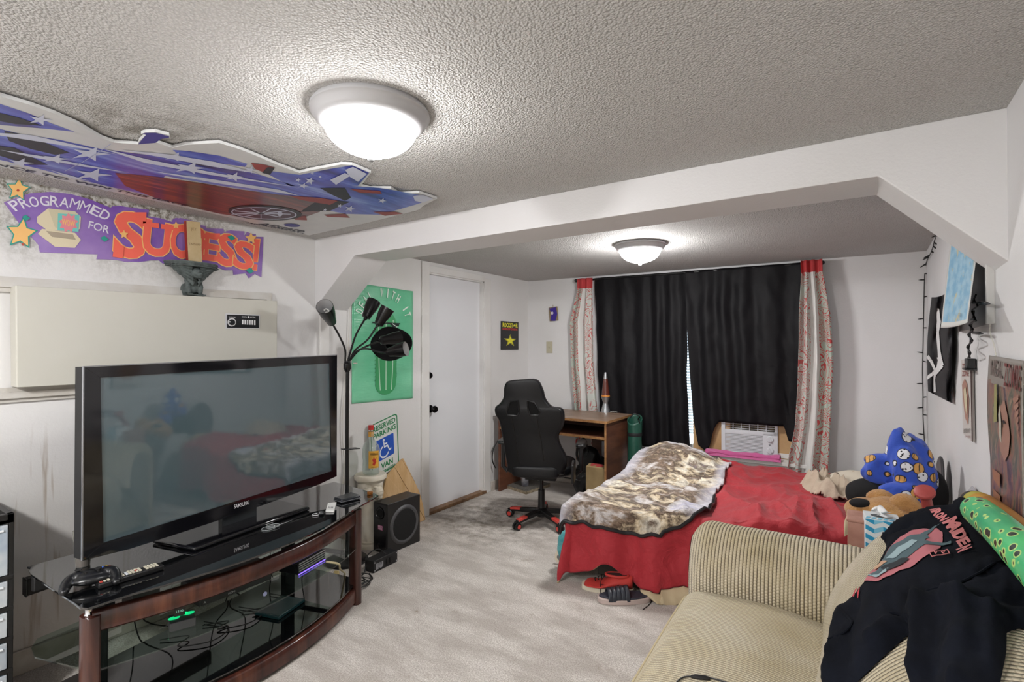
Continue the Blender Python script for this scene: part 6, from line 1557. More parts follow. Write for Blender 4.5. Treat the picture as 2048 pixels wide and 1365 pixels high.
obj('box_body', MB().box(a.x, 2.50, TZ, b.x + .005, 2.64, zt_ - .012), M_PK, t, bevel=.003)
obj('box_lid', MB().box(a.x - .003, 2.497, zt_ - .012, b.x + .008, 2.643, zt_), M_PK, t, bevel=.003)
a, b = wp(1731, 1090, 2.44), wp(1806, 1090, 2.44); zt_ = wp(1750, 1040, 2.44).z
TM = Matrix.Translation((a.x, 2.44, TZ)) @ Matrix.Rotation(radians(4), 4, 'Z'); w_ = (b.x - a.x) * .98
t = thing('tissue_box', 'white cube tissue box with blue chevron stripes behind the sofa arm', 'tissue box', (a.x + w_ / 2, 2.5, TZ))
hT = zt_ - TZ
obj('carton', MB(TM).box(0, 0, 0, w_, w_, hT), mat('carton_white', '#d8dee0', .5), t, bevel=.002)
pr = MB(TM); nz_ = 6
for k in range(nz_ + 1):
    zb_ = hT * (k / nz_) - .006
    for j in range(4):
        x0_, x1_ = w_ * j / 4, w_ * (j + 1) / 4; s0_, s1_ = (0, -.014) if j % 2 == 0 else (-.014, 0)
        pts = [(x0_, -.0012, zb_ + s0_), (x1_, -.0012, zb_ + s1_), (x1_, -.0012, zb_ + s1_ + hT * .085), (x0_, -.0012, zb_ + s0_ + hT * .085)]
        pts = [(x_, y_, max(.001, min(hT - .001, z_))) for x_, y_, z_ in pts]
        if pts[2][2] - pts[1][2] < .002 and pts[3][2] - pts[0][2] < .002: continue
        pr.poly(pts, 0 if j % 2 == 0 else 1)
for k in range(6): pr.poly([(w_ * k / 6, w_ * .02, hT + .0012), (w_ * k / 6 + .012, w_ * .02, hT + .0012), (w_ * k / 6 + .02, w_ * .25, hT + .0012), (w_ * k / 6 + .008, w_ * .25, hT + .0012)], 1)
obj('chevron_print', pr, [P('#2f94bf'), P('#7fc0da')], t, smooth=0, fixn=False)['kind'] = 'stuff'
obj('tissue', MB(TM).grid(lambda u, v: (w_ * (.3 + .45 * u) + .012 * sin(v * 7), w_ * (.45 + .18 * sin(u * 8) * (.3 + v)), hT + .03 * v * (1 + .4 * sin(u * 5)) - .002), 16, 8), mat('tissue_white', '#e6e6e6', .9), t, solid=.001)
obj('opening_slot', MB(TM).poly([(w_ * (.5 + .32 * cos(a_)), w_ * (.5 + .2 * sin(a_)), hT + .001) for a_ in [k * pi / 10 for k in range(20)]]), mat('slot_grey', '#55595c', .8), t, smooth=0, fixn=False)
# cream bowl and red item
p = wp(1690, 1090, 2.42)
t = thing('lace_bowl', 'cream scalloped bowl edge beside the wooden box', 'bowl', (p.x, 2.42, TZ))
MBW = Matrix.Translation((p.x + .02, 2.43, TZ + .04)) @ Matrix.Rotation(radians(62), 4, 'X')
obj('bowl_shell', MB(MBW).grid(lambda u, v: ((.012 + .036 * v) * cos(u * 2 * pi) * (1 + .05 * sin(u * 24 * pi) * v), (.012 + .036 * v) * sin(u * 2 * pi) * (1 + .05 * sin(u * 24 * pi) * v), .016 * v * v), 72, 8), mat('cream_lace', '#cfc6a4', .8), t, solid=.002)
obj('bowl_centre', MB(MBW).lathe([(0, .002), (.014, 0)], n=24), mat('cream_lace', '#cfc6a4'), t, fixn=False)
p = wp(1812, 1050, 2.62)
t = thing('red_ball', 'shiny red rounded object on the side table beside the tissue box', 'ball', (p.x, 2.60, TZ))
rb0 = wp(1812, 1054, 2.6)
obj('red_shell', MB().ball((rb0.x, 2.6, max(rb0.z, TZ + .035)), (.036, .03, .03), 20), mat('gloss_red', '#b3202a', .2, coat=.5), t)
obj('steel_pin', MB().tube([(rb0.x - .03, 2.585, rb0.z + .01), (rb0.x - .055, 2.57, rb0.z + .02)], .006, 8), M_RING, t)
# red bat standing by the wall
k0, k1 = wp(1849, 984, 2.60), wp(1857, 1022, 2.66)
t = thing('red_bat', 'dull red wooden bat standing knob up behind the hooded sweatshirt', 'bat', (k0.x + .05, 2.86, TZ))
dv = (k0 - k1).normalized(); xx = dv.orthogonal().normalized(); Mb = frame(xx, dv.cross(xx), dv, k0)
M_BAT = mat('dull_red_paint', '#b3504c', .5, vary=(12, '#9a3f3c'))
obj('knob', MB(Mb).lathe([(0, .010), (.022, .010), (.034, .004), (.036, -.004), (.032, -.012), (.022, -.020), (0, -.021)], n=30), M_BAT, t)
obj('handle', MB(Mb).lathe([(.022, -.018), (.0185, -.04), (.0195, -.16), (.026, -.30), (.030, -.36), (0, -.365)], n=24), M_BAT, t)
# thin grey board against the right wall
p0_, p1_ = at(1879, 914, 'x', .345), at(1886, 1030, 'x', .345)
dc = at(1880, 975, 'x', .345); dc.z = max(.5, dc.z)
t = thing('grey_leaning_board', 'thin dark grey oval board leaning on the right wall behind the bed head', 'board', (.33, dc.y, BZ))
TB = Matrix.Translation((.335, dc.y - .02, BZ + .0)) @ Matrix.Rotation(radians(3), 4, 'Y')
rz_ = (p0_.z - BZ)
pts = [(0, .14 * sin(a_), rz_ * (.5 - .5 * cos(a_))) for a_ in [k * pi / 18 for k in range(36)]]
obj('board', MB(TB).prism(pts, (-.012, 0, 0)), mat('board_grey', '#6a6568', .6, vary=(9, '#4a4648')), t, smooth=0, bevel=.003)
obj('board_rim', MB(TB).tube([(-.006, y_, z_) for _, y_, z_ in pts], .007, 8, closed=True), mat('board_rim_dark', '#3c393b', .5), t)

# ------------------------------------------------------------------ shoes
def shoe_body(M, L, W, Hh, th=.024):
    """closed low shoe: u round the section, v heel to toe"""
    g = MB(M)
    def f(u, v):
        y = L * v; w = W * (.62 + .38 * smooth01(v * 2.2)) if v < .7 else W * (1 - .9 * max(0, (v - .7) / .3) ** 2.4)
        w = W * (.36 + .14 * smooth01(v * 3) + .12 * sin(pi * min(1, max(0, (v - .35) / .65)))) * (1 - max(0, (v - .86) / .14) ** 2 * .75) * (1 - max(0, (.06 - v) / .06) ** 2 * .5)
        top = Hh * (1.0 if v < .3 else 1 - .52 * smooth01((v - .3) / .4)) * (1 - .6 * max(0, (v - .86) / .14) ** 2)
        a = u * 2 * pi; x = w * cos(a) * (1 if sin(a) < 0 else (1 - .35 * sin(a) ** 2)); z = th + (top - th) * (.5 + .5 * sin(a))
        return (x, y, z)
    g.grid(f, 32, 30); return g
def sole(M, L, W, th):
    g = MB(M); pts = []
    for k in range(28):
        a = 2 * pi * k / 28; y = L * (.5 - .53 * cos(a)); s = sin(a); w = W * (.47 + .07 * sin(pi * min(1, max(0, y / L - .3)) * 1.2)) * (abs(s) ** .6) * (1 if s > 0 else -1); pts.append((w, y, 0))
    g.prism(pts, (0, 0, th)); return g
def on_floor(px, py): return at(px, py, 'z', 0)
a, b = on_floor(1270, 1172), on_floor(1172, 1166); b = Vector((-1.335, 2.67, 0)); a = Vector((-1.06, 2.77, 0))
d = (b - a); L = .275; d.normalize(); MSH = frame(Vector((d.y, -d.x, 0)), d, Vector((0, 0, 1)), a)
if MSH.determinant() < 0: MSH = frame(Vector((-d.y, d.x, 0)), d, Vector((0, 0, 1)), a)
sh_ = thing('red_sneaker', 'red low sneaker with white sole under the hanging comforter', 'shoe', a + d * .14, 'footwear by the bed')
M_SNK = mat('coral_red_mesh', '#b8362f', .7, bump=(160, .4, .004))
obj('upper', shoe_body(MSH, L, .105, .092), M_SNK, sh_, smooth=70)
obj('sole', sole(MSH, L, .098, .028), mat('dirty_white_rubber', '#c9c2ae', .6), sh_, bevel=.004)
obj('collar_opening', MB(MSH).poly([(.026 * cos(q), .085 + .060 * sin(q), .0935) for q in [k * pi / 10 for k in range(20)]]), mat('dark_lining', '#3a1a1a', .9), sh_, smooth=0, fixn=False)
obj('collar', MB(MSH).tube([(.028 * cos(q), .085 + .062 * sin(q), .091) for q in [k * pi / 12 for k in range(24)]], .007, 8, closed=True), M_SNK, sh_)
sd_ = -1 if (MSH @ Vector((1, 0, 0)) - MSH @ Vector((0, 0, 0))).y > 0 else 1
sw = [(.09, .060), (.10, .046), (.14, .040), (.2, .050), (.15, .050), (.115, .056)]
obj('swoosh_mark', MB(MSH).prism([(sd_ * .0485, y_ - .02, z_) for y_, z_ in sw], (sd_ * .003, 0, 0)), M_BLK, sh_, smooth=0)
for k in range(4): obj('lace', MB(MSH).tube([(-.022, .15 + .018 * k, .082 - .009 * k), (0, .155 + .018 * k, .089 - .009 * k), (.022, .15 + .018 * k, .082 - .009 * k)], .003, 6), M_BLK, sh_)
lc = [MSH @ Vector((sd_ * .02, .15, .09)), MSH @ Vector((sd_ * .05, .17, .07)), MSH @ Vector((sd_ * .056, .175, .02)), MSH @ Vector((sd_ * .062, .17, .004))]
obj('lace_end', MB().tube(spline(lc, 6), .002, 6), M_BLK, sh_)
lc = [at(x, y, 'z', z) for x, y, z in ((1277, 1165, .05), (1290, 1172, .02), (1304, 1183, .004), (1308, 1193, .004), (1300, 1208, .003), (1286, 1220, .003))]
obj('lace_end', MB().tube(spline(lc, 6), .0022, 6), M_BLK, sh_)
# slide sandal
a, b = Vector((-.985, 2.725, 0)), Vector((-1.20, 2.60, 0)); a = at(1303, 1192, 'z', 0); b = at(1206, 1198, 'z', 0)
a = a + Vector((.005, -.06, 0)); b = b + Vector((-.005, -.035, 0)); d = (b - a); L = min(.27, d.length * 1.02); d.normalize(); MSD = frame(Vector((-d.y, d.x, 0)), d, Vector((0, 0, 1)), a)
sd2 = thing('slide_sandal', 'dark blue-grey slide sandal with pale sole on the carpet in front of the sneaker', 'sandal', a + d * L / 2, 'footwear by the bed')
obj('sole', sole(MSD, L, .105, .026), mat('pale_foam', '#b8a7a0', .7), sd2, bevel=.006)
obj('footbed', MB(MSD @ Matrix.Translation((0, 0, .026))).prism([((.045 + .006 * sin(pi * (.5 - .5 * cos(q)))) * sin(q), L * (.5 - .5 * cos(q)), 0) for q in [k * pi / 14 for k in range(28)]], (0, 0, .008)), mat('slate_foam', '#30343f', .7, bump=(90, .4, .004)), sd2, bevel=.002)
M_SL = mat('slate_strap', '#2b2f37', .4)
for k in range(5):
    y0_, y1_ = L * (.42 + .085 * k), L * (.42 + .085 * k + .082)
    def f(u, v, y0_=y0_, y1_=y1_): q = -.15 + u * (pi + .3); y = y0_ + (y1_ - y0_) * v; rr_ = .054; hh_ = .062 - .04 * abs(y / L - .42) + .003 * sin(v * pi); return (rr_ * cos(q), y, .018 + max(0, hh_ * sin(q)))
    obj('strap_rib', MB(MSD).grid(f, 24, 5), M_SL, sd2, solid=.005)
# pale soled shoe on its side and teal cloth
q0 = at(1128, 1138, 'z', 0)
MW_ = Matrix.Translation(q0 + Vector((-.0, .02, .055))) @ Matrix.Rotation(radians(200), 4, 'Z') @ Matrix.Rotation(radians(78), 4, 'X') @ Matrix.Rotation(radians(90), 4, 'Z') @ Matrix.Translation((0, -.1, 0))
ws = thing('pale_soled_shoe', 'shoe tipped on its side showing a pale zigzag sole at the bed corner', 'shoe', q0, 'footwear by the bed')
MW_ = frame(Vector((.30, .25, .92)).normalized(), Vector((-.0, 0, 0)) , Vector((0, 0, 0)))
nrm = Vector((.15, -.95, .25)).normalized(); lx = Vector((1, .1, -.1)); lx = (lx - nrm * lx.dot(nrm)).normalized(); ly = nrm.cross(lx)
MW_ = frame(ly, lx, -ly.cross(lx) * -1, q0 + Vector((-.075, .03, .056)))
g = sole(MW_, .20, .11, .02); obj('sole', g, mat('pale_foam_cream', '#c8bca8', .7), ws, bevel=.006)
zz = MB(MW_)
for k in range(6):
    for sgn in (.0205, -.0015): zz.tube([(-.045, .03 + .028 * k, sgn), (-.02, .045 + .028 * k, sgn), (.0, .03 + .028 * k, sgn), (.02, .045 + .028 * k, sgn), (.045, .03 + .028 * k, sgn)], .0022, 5)
obj('zigzag_tread', zz, mat('tread_shadow', '#8f836f', .8), ws)['kind'] = 'stuff'
up = MB(MW_); up.grid(lambda u, v: (.045 * cos(u * 2 * pi) * sin(.15 + 2.8 * v), .02 + .17 * v, -.03 + .03 * sin(u * 2 * pi) * sin(.15 + 2.8 * v)), 24, 14)
obj('upper', up, mat('grey_fabric_upper', '#6b6a68', .9), ws)
q1 = at(1127, 1095, 'y', 2.80)
heap('teal_cloth', 'teal cloth bundle squeezed between bed corner and pale soled shoe', 'cloth', [((q1.x, 2.82, .15), (.05, .05, .09)), ((q1.x + .03, 2.84, .09), (.06, .05, .08))], mat('teal_cotton', '#2f8088', .8, vary=(14, '#6fb0b0')), amp=.25)

# ------------------------------------------------------------------ sofa
def rib_mat(name, su, sv, light, dark, contrast=1.0):
    q = N(name); uv = q.coord('UV'); U_, V_ = q.xyz(uv)[:2]
    a = q.math('ABSOLUTE', q.math('SINE', q.math('MULTIPLY', U_, pi / su)))
    b = q.math('ABSOLUTE', q.math('SINE', q.math('ADD', q.math('MULTIPLY', V_, pi / sv), q.math('MULTIPLY', q.math('FLOOR', q.math('MULTIPLY', U_, 1 / su)), 1.3))))
    hgt = q.math('MULTIPLY', q.math('POWER', a, .6), q.math('ADD', .62, q.math('MULTIPLY', b, .38)))
    soil = q.ramp(q.noise(3.5, 4, .6), [(.35, 0.0), (.7, 1.0)])
    lt = q.mix(soil, light, '#b3a583')
    q.p(Color=q.mix(q.ramp(hgt, [(.12, 0.0), (.62, 1.0)]), dark, lt), Roughness=.95, Sheen_Weight=.1)
    q.bump(hgt, contrast, .006); return q.m
M_RIB = rib_mat('ribbed_sofa_arm', .0128, .0105, '#d3c9b4', '#57462f')
M_SEAT = rib_mat('ribbed_sofa_seat', .0095, .0085, '#c9c0aa', '#6f5f47', .6)
sofa = thing('sofa', 'beige ribbed corduroy sofa along the right wall with a rounded arm', 'sofa', (-.15, 1.2, 0))
SX0, SX1 = -.56, .345
AY0, AY1, AZ = 2.06, 2.335, .655
def arc_profile(pts, k=10):
    S = spline([(a, b, 0) for a, b in pts], k); L = [0]
    for p, q in zip(S, S[1:]): L.append(L[-1] + (q - p).length)
    return S, L
prof, PL = arc_profile([(AY0 + .0, .38), (AY0 + .0, .50), (AY0 + .03, .585), (AY0 + .09, AZ - .012), (AY0 + .15, AZ), (AY0 + .22, AZ - .015), (AY1 - .01, .60), (AY1, .50), (AY1, .25), (AY1, .02)], 8)
def armf(u, v):
    k = min(int(v * (len(prof) - 1) + .5), len(prof) - 1); p = prof[k]
    x = SX0 - .02 + (SX1 - SX0 - .02) * u
    e = max(0, (.09 - u) / .09); sh_ = 1 - .5 * (1 - sqrt(max(0, 1 - e * e)))
    cy = (AY0 + AY1) / 2; y = cy + (p.x - cy) * (1 - .55 * (1 - sqrt(max(0, 1 - e ** 2.2)))); z = p.y - (AZ * .10) * e ** 2.5 * (p.y / AZ)
    z += .006 * nz(u * 5, v * 3, 2); y += .004 * nz(u * 6, v * 4, 8)
    return (x, y, z)
g = MB().grid(armf, 100, len(prof) - 1, uv=lambda u, v: ((SX1 - SX0) * u, PL[min(int(v * (len(prof) - 1) + .5), len(prof) - 1)]))
ring0 = [Vector(armf(0, k / (len(prof) - 1))) for k in range(len(prof))]
g.poly([p + Vector((-.002, 0, 0)) for p in ring0])
obj('arm', g, M_RIB, sofa, smooth=60)
# seat cushion
sp_, SL = arc_profile([(SX0 + .03, .20), (SX0 - .005, .30), (SX0, .39), (SX0 + .035, .442), (SX0 + .12, .462), (SX0 + .28, .468), (SX0 + .42, .455), (SX0 + .52, .44), (SX0 + .62, .40)], 8)
def seatf(u, v):
    k = min(int(v * (len(sp_) - 1) + .5), len(sp_) - 1); p = sp_[k]
    y = AY0 + .005 - (2.4) * u; e = max(0, (.03 - u) / .03)
    z = p.y - .035 * e ** 2 + .008 * nz(p.x * 3, y * 2.2, 5) - .012 * math.exp(-((u - .3) / .15) ** 2) * sin(pi * v)
    return (p.x + .012 * sin(y * 2) * (1 if v < .5 else 0), y, z)
g = MB().grid(seatf, 160, len(sp_) - 1, uv=lambda u, v: (2.4 * u, SL[min(int(v * (len(sp_) - 1) + .5), len(sp_) - 1)]))
obj('seat_cushion', g, M_SEAT, sofa, smooth=60)
obj('seat_piping', MB().tube([Vector(seatf(.02 + .96 * k / 60, .30)) + Vector((0, 0, .002)) for k in range(61)], .005, 6), mat('sofa_piping', '#b3a584', .9), sofa)
obj('base', MB().box(SX0 + .02, -.35, .03, SX1, AY1 - .01, .36), mat('sofa_base_cloth', '#9c8f74', .9), sofa, bevel=.01)
bp, BLn = arc_profile([(-.11, .43), (-.10, .50), (-.062, .60), (-.008, .69), (.058, .77), (.13, .825), (.20, .85), (.265, .852), (.31, .835), (.332, .79), (.335, .70), (.335, .55)], 8)
def backf(u, v):
    k = min(int(v * (len(bp) - 1) + .5), len(bp) - 1); p = bp[k]
    y = AY0 + .045 - 2.4 * u; e = max(0, (.025 - u) / .025)
    x = p.x + .03 * e ** 2 + .01 * nz(y * 2.5, v * 3, 4); z = p.y - .05 * e ** 2 + .012 * nz(y * 2, v * 4, 6)
    return (min(x, .35), y, z)
g = MB().grid(backf, 160, len(bp) - 1, uv=lambda u, v: (2.4 * u, BLn[min(int(v * (len(bp) - 1) + .5), len(bp) - 1)]))
g.poly([Vector(backf(0, k / (len(bp) - 1))) + Vector((0, .001, 0)) for k in range(len(bp))])
obj('back_cushion', g, M_RIB, sofa, smooth=60)

# ------------------------------------------------------------------ hooded sweatshirt laid over the sofa back
from mathutils.bvhtree import BVHTree
bm = bmesh.new()
def addgrid(f, nu, nv):
    P_ = [[bm.verts.new(f(i / nu, j / nv)) for j in range(nv + 1)] for i in range(nu + 1)]
    for i in range(nu):
        for j in range(nv): bm.faces.new((P_[i][j], P_[i + 1][j], P_[i + 1][j + 1], P_[i][j + 1]))
addgrid(lambda u, v: Vector(backf(.03 + .97 * u, v)) + Vector((0, .10 * (1 - u) ** 6, 0)), 120, len(bp) - 1); addgrid(seatf, 80, len(sp_) - 1); addgrid(armf, 40, len(prof) - 1)
bm.normal_update(); BV = BVHTree.FromBMesh(bm); bm.free()
ORG = Vector((0, 0, CAMZ))
def onsofa(px, py):
    d = ray(px, py).normalized(); h_ = BV.ray_cast(ORG, d)
    if h_[0] is not None and h_[0].z > .3: n = h_[1]; return h_[0], (n if n.dot(d) < 0 else -n)
    t_ = (.85 - CAMZ) / d.z; return ORG + d * t_, Vector((-.3, -.3, .9)).normalized()
def inside(x, y, P_):
    c = False; j = len(P_) - 1
    for i in range(len(P_)):
        if ((P_[i][1] > y) != (P_[j][1] > y)) and (x < (P_[j][0] - P_[i][0]) * (y - P_[i][1]) / (P_[j][1] - P_[i][1] + 1e-12) + P_[i][0]): c = not c
        j = i
    return c
def near_edge(x, y, P_):
    best = (1e9, x, y)
    for i in range(len(P_)):
        (ax_, ay_), (bx_, by_) = P_[i], P_[(i + 1) % len(P_)]
        dx, dy = bx_ - ax_, by_ - ay_; t_ = max(0, min(1, ((x - ax_) * dx + (y - ay_) * dy) / (dx * dx + dy * dy + 1e-9)))
        qx, qy = ax_ + dx * t_, ay_ + dy * t_; dd = hypot(x - qx, y - qy)
        if dd < best[0]: best = (dd, qx, qy)
    return best
def laid(outline, hfn, step=7, base=.004):
    """cloth lying on the sofa inside the outline; hfn(px, py, d) is its height above the sofa"""
    P_ = [tuple(p) for p in outline]; x0_, x1_ = min(p[0] for p in P_), max(p[0] for p in P_); y0_, y1_ = min(p[1] for p in P_), max(p[1] for p in P_)
    nx, ny = int((x1_ - x0_) / step) + 2, int((y1_ - y0_) / step) + 2
    cells = [(i, j) for i in range(nx) for j in range(ny) if inside(x0_ + (i + .5) * step, y0_ + (j + .5) * step, P_)]
    cs = set(cells); vid = {}; mb = MB(); pts = []
    cnt = {}
    for i, j in cells:
        for a in ((0, 0), (1, 0), (1, 1), (0, 1)): cnt[(i + a[0], j + a[1])] = cnt.get((i + a[0], j + a[1]), 0) + 1
    for k, c in cnt.items():
        x, y = x0_ + k[0] * step, y0_ + k[1] * step
        d, qx, qy = near_edge(x, y, P_)
        if c < 4: x, y, d = qx, qy, 0
        b, n = onsofa(x, y)
        h_ = base if d == 0 else base + hfn(x, y, d)
        vid[k] = len(pts); pts.append(b + n * h_)
    mb.add(pts)
    for i, j in cells: mb.face((vid[(i, j)], vid[(i, j + 1)], vid[(i + 1, j + 1)], vid[(i + 1, j)]))
    return mb
torso = [(1769, 1083), (1790, 1060), (1827, 1034), (1868, 1026), (1911, 1026), (1950, 1040), (1964, 1058), (1975, 1080), (1990, 1094), (2032, 1108), (2060, 1132), (2110, 1160), (2180, 1200), (2180, 1290), (2090, 1270), (2040, 1262), (2014, 1270), (2014, 1310), (2004, 1365), (1990, 1460), (1826, 1460), (1828, 1365), (1831, 1290), (1829, 1268), (1808, 1284),
         (1770, 1318), (1722, 1365), (1690, 1400), (1660, 1460), (1630, 1460), (1651, 1365), (1654, 1314), (1659, 1283), (1674, 1239), (1702, 1205), (1733, 1164), (1758, 1133), (1776, 1096)]
def fold(x, y, ax_, ay_, bx_, by_, w, a):
    dx, dy = bx_ - ax_, by_ - ay_; L2 = dx * dx + dy * dy; t_ = max(0, min(1, ((x - ax_) * dx + (y - ay_) * dy) / L2)); d = hypot(x - ax_ - dx * t_, y - ay_ - dy * t_)
    return a * math.exp(-(d / w) ** 2)
FOLDS = [(1850, 1215, 1840, 1365, 14, .016), (1890, 1230, 1880, 1400, 20, -.012), (1935, 1235, 1940, 1400, 26, .018), (1990, 1250, 1995, 1330, 14, .012), (1835, 1213, 2050, 1150, 7, -.008), (1833, 1212, 1827, 1262, 6, -.012), (1700, 1230, 1680, 1380, 10, .014), (1730, 1215, 1700, 1400, 9, -.010), (1720, 1265, 1690, 1330, 6, .010),
         (1830, 1245, 1760, 1300, 10, .016), (1790, 1215, 1825, 1262, 12, -.014), (1980, 1150, 2048, 1190, 12, .012), (1900, 1215, 2010, 1262, 10, .014), (1960, 1230, 2048, 1225, 9, -.012), (1830, 1040, 1900, 1045, 12, .012), (1790, 1075, 1905, 1045, 5, -.006)]
def hh(x, y, d):
    z = .026 * (1 - math.exp(-d / 16))
    for f_ in FOLDS: z += fold(x, y, *f_)
    z += .007 * nz(x / 45, y / 45, 2) + .004 * nz(x / 18, y / 30, 5)
    return max(z, .006)
hd = thing('hooded_sweatshirt', 'black hooded sweatshirt with a pink chest print thrown over the sofa back', 'sweatshirt', onsofa(1850, 1150)[0])
M_HD = N('washed_black_fleece'); M_HD.p(Color=M_HD.mix(M_HD.ramp(M_HD.noise(7, 4, .6), [(.35, 0.0), (.7, 1.0)]), '#0c0e14', '#151821'), Roughness=1.0, Specular_IOR_Level=.1); M_HD.bump(M_HD.noise(260, 3, .6), .25, .002); M_HD = M_HD.m
obj('body_and_sleeves', laid(torso, hh, 6), M_HD, hd, smooth=80, fixn=False)
hood = [(1827, 1034), (1868, 1022), (1905, 1024), (1912, 1014), (1925, 1006), (1942, 1004), (1956, 1013), (1964, 1034), (1966, 1060), (1950, 1066), (1926, 1058), (1905, 1062), (1880, 1060), (1850, 1056), (1800, 1082), (1774, 1090), (1768, 1082), (1795, 1052)]
def hh2(x, y, d): return .006 + .010 * (1 - math.exp(-d / 9)) + .024 * math.exp(-((x - 1938) / 26) ** 2 - ((y - 1032) / 22) ** 2) + .005 * nz(x / 20, y / 14, 1)
obj('hood', laid(hood, hh2, 5, .014), M_HD, hd, smooth=80, fixn=False)
nk = [(1951, 1065), (1962, 1074), (1974, 1085), (1986, 1091), (1975, 1078), (1966, 1062)]
def above(x, y, e=.0015):
    b, n = onsofa(x, y); d, _, _ = near_edge(x, y, torso)
    return b + n * (.004 + hh(x, y, d) + e)
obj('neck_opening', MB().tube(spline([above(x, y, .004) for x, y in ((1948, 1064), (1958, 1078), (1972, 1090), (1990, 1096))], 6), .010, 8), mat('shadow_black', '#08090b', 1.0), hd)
obj('drawstring', MB().tube(spline([above(x, y, .006) for x, y in ((1965, 1068), (1975, 1064), (1984, 1072), (1986, 1086), (1978, 1090))], 6), .0045, 6), M_HD, hd)
for nm, pth, r_ in (('shoulder_seam', ((1833, 1213), (1870, 1203), (1920, 1192), (1960, 1172), (2000, 1154), (2045, 1146)), .003), ('cuff_seam', ((1706, 1238), (1716, 1252), (1725, 1266), (1712, 1290), (1694, 1312)), .003), ('cuff_seam', ((1833, 1213), (1831, 1235), (1829, 1262)), .0035), ('cuff_seam', ((1800, 1250), (1815, 1248), (1828, 1258)), .004)):
    obj(nm, MB().tube(spline([above(x, y, .0005) for x, y in pth], 6), r_, 6), M_HD, hd)
# chest print: generic pink disc, grey streaks and lettering
def pp(pts, m, e, mb, sub=6):
    """print polygon laid on the cloth: fan of small triangles following the surface"""
    cx, cy = sum(p[0] for p in pts) / len(pts), sum(p[1] for p in pts) / len(pts)
    den = []
    for i, p in enumerate(pts):
        q = pts[(i + 1) % len(pts)]; n = max(1, int(hypot(q[0] - p[0], q[1] - p[1]) / 7))
        den += [(p[0] + (q[0] - p[0]) * k / n, p[1] + (q[1] - p[1]) * k / n) for k in range(n)]
    x0_, x1_ = min(p[0] for p in den), max(p[0] for p in den); y0_, y1_ = min(p[1] for p in den), max(p[1] for p in den)
    st = 3.5; nx, ny = int((x1_ - x0_) / st) + 2, int((y1_ - y0_) / st) + 2; cnt = {}; cells = []
    for i in range(nx):
        for j in range(ny):
            if inside(x0_ + (i + .5) * st, y0_ + (j + .5) * st, den):
                cells.append((i, j))
                for a in ((0, 0), (1, 0), (1, 1), (0, 1)): cnt[(i + a[0], j + a[1])] = cnt.get((i + a[0], j + a[1]), 0) + 1
    vid = {}; out = []
    for k, c in cnt.items():
        x, y = x0_ + k[0] * st, y0_ + k[1] * st
        if c < 4: _, x, y = near_edge(x, y, den)
        vid[k] = len(out); out.append(above(x, y, e))
    b = mb.add(out)
    for i, j in cells: mb.face([b + vid[q] for q in ((i, j), (i, j + 1), (i + 1, j + 1), (i + 1, j))], m)
pr = MB()
pp([(1759, 1154), (1766, 1146), (1775, 1138), (1800, 1110), (1815, 1092), (1835, 1082), (1862, 1079), (1882, 1080), (1893, 1090), (1894, 1104), (1890, 1122), (1880, 1136), (1862, 1146), (1842, 1162), (1815, 1172), (1800, 1176), (1780, 1184), (1760, 1184), (1740, 1178), (1755, 1168)], 0, .0028, pr)
pp([(1775, 1142), (1800, 1112), (1830, 1096), (1850, 1092), (1866, 1092), (1870, 1102), (1860, 1110), (1900, 1112), (1912, 1108), (1908, 1116), (1868, 1120), (1846, 1130), (1826, 1146), (1800, 1160), (1772, 1172), (1752, 1172), (1786, 1152)], 1, .0042, pr)
pp([(1848, 1095), (1868, 1082), (1890, 1068), (1872, 1088), (1860, 1100)], 1, .0044, pr)
pp([(1790, 1138), (1812, 1118), (1840, 1104), (1850, 1108), (1828, 1124), (1806, 1140)], 2, .0055, pr)
pp([(1764, 1150), (1780, 1140), (1796, 1146), (1782, 1156), (1766, 1158)], 3, .0055, pr)
pp([(1780, 1160), (1800, 1154), (1820, 1142), (1838, 1144), (1822, 1160), (1796, 1168)], 4, .0056, pr)
for q in ([(1754, 1170), (1780, 1172), (1800, 1162), (1796, 1170), (1776, 1178)],): pp(q, 2, .0058, pr)
obj('chest_print', pr, [P('#b76d74', rough=.8), P('#4e6268', rough=.8), P('#93a9ae', rough=.8), P('#c29c80', rough=.8), P('#23282d', rough=.8)], hd, smooth=80, fixn=False)
# lettering IRON MAIDEN along the shoulder: mapped in the print's own frame
def ptext(txt, a, b, hpx, mb, m=0, e=.006, off=.06, shear=0):
    """text running from pixel a to b with cap height hpx (vector), projected on the cloth"""
    t2 = MB(); t2.text(txt, Matrix.Identity(4), 1, 0, fit=(0, 0, 1, 1), offset=off, shear=shear, res=2)
    def mp(v): return above(a[0] + (b[0] - a[0]) * v.x + hpx[0] * v.y, a[1] + (b[1] - a[1]) * v.x + hpx[1] * v.y, e)
    o_ = mb.add([mp(v) for v in t2.v])
    for f in t2.f: mb.face([o_ + k for k in f], m)
lt = MB()
ptext('IRON', (1868, 1046), (1888, 1068), (17, -6), lt, off=.05)
for ch_, a_, b_, hp in (('M', (1891, 1070), (1903, 1088), (24, -14)), ('A', (1902, 1085), (1908, 1096), (20, -14)), ('I', (1909, 1095), (1912, 1101), (20, -14)), ('D', (1911, 1101), (1920, 1112), (20, -14)), ('E', (1918, 1112), (1926, 1124), (19, -13)), ('N', (1918, 1128), (1922, 1136), (26, -12))): ptext(ch_, a_, b_, hp, lt, off=.05)
lt.f = lt.f; obj('printed_lettering', lt, P('#cf7f80', rough=.8), hd, smooth=0, fixn=False)['kind'] = 'stuff'
st_ = MB()
bxp = [(1874, 1139), (1904, 1130), (1908, 1138), (1879, 1147)]
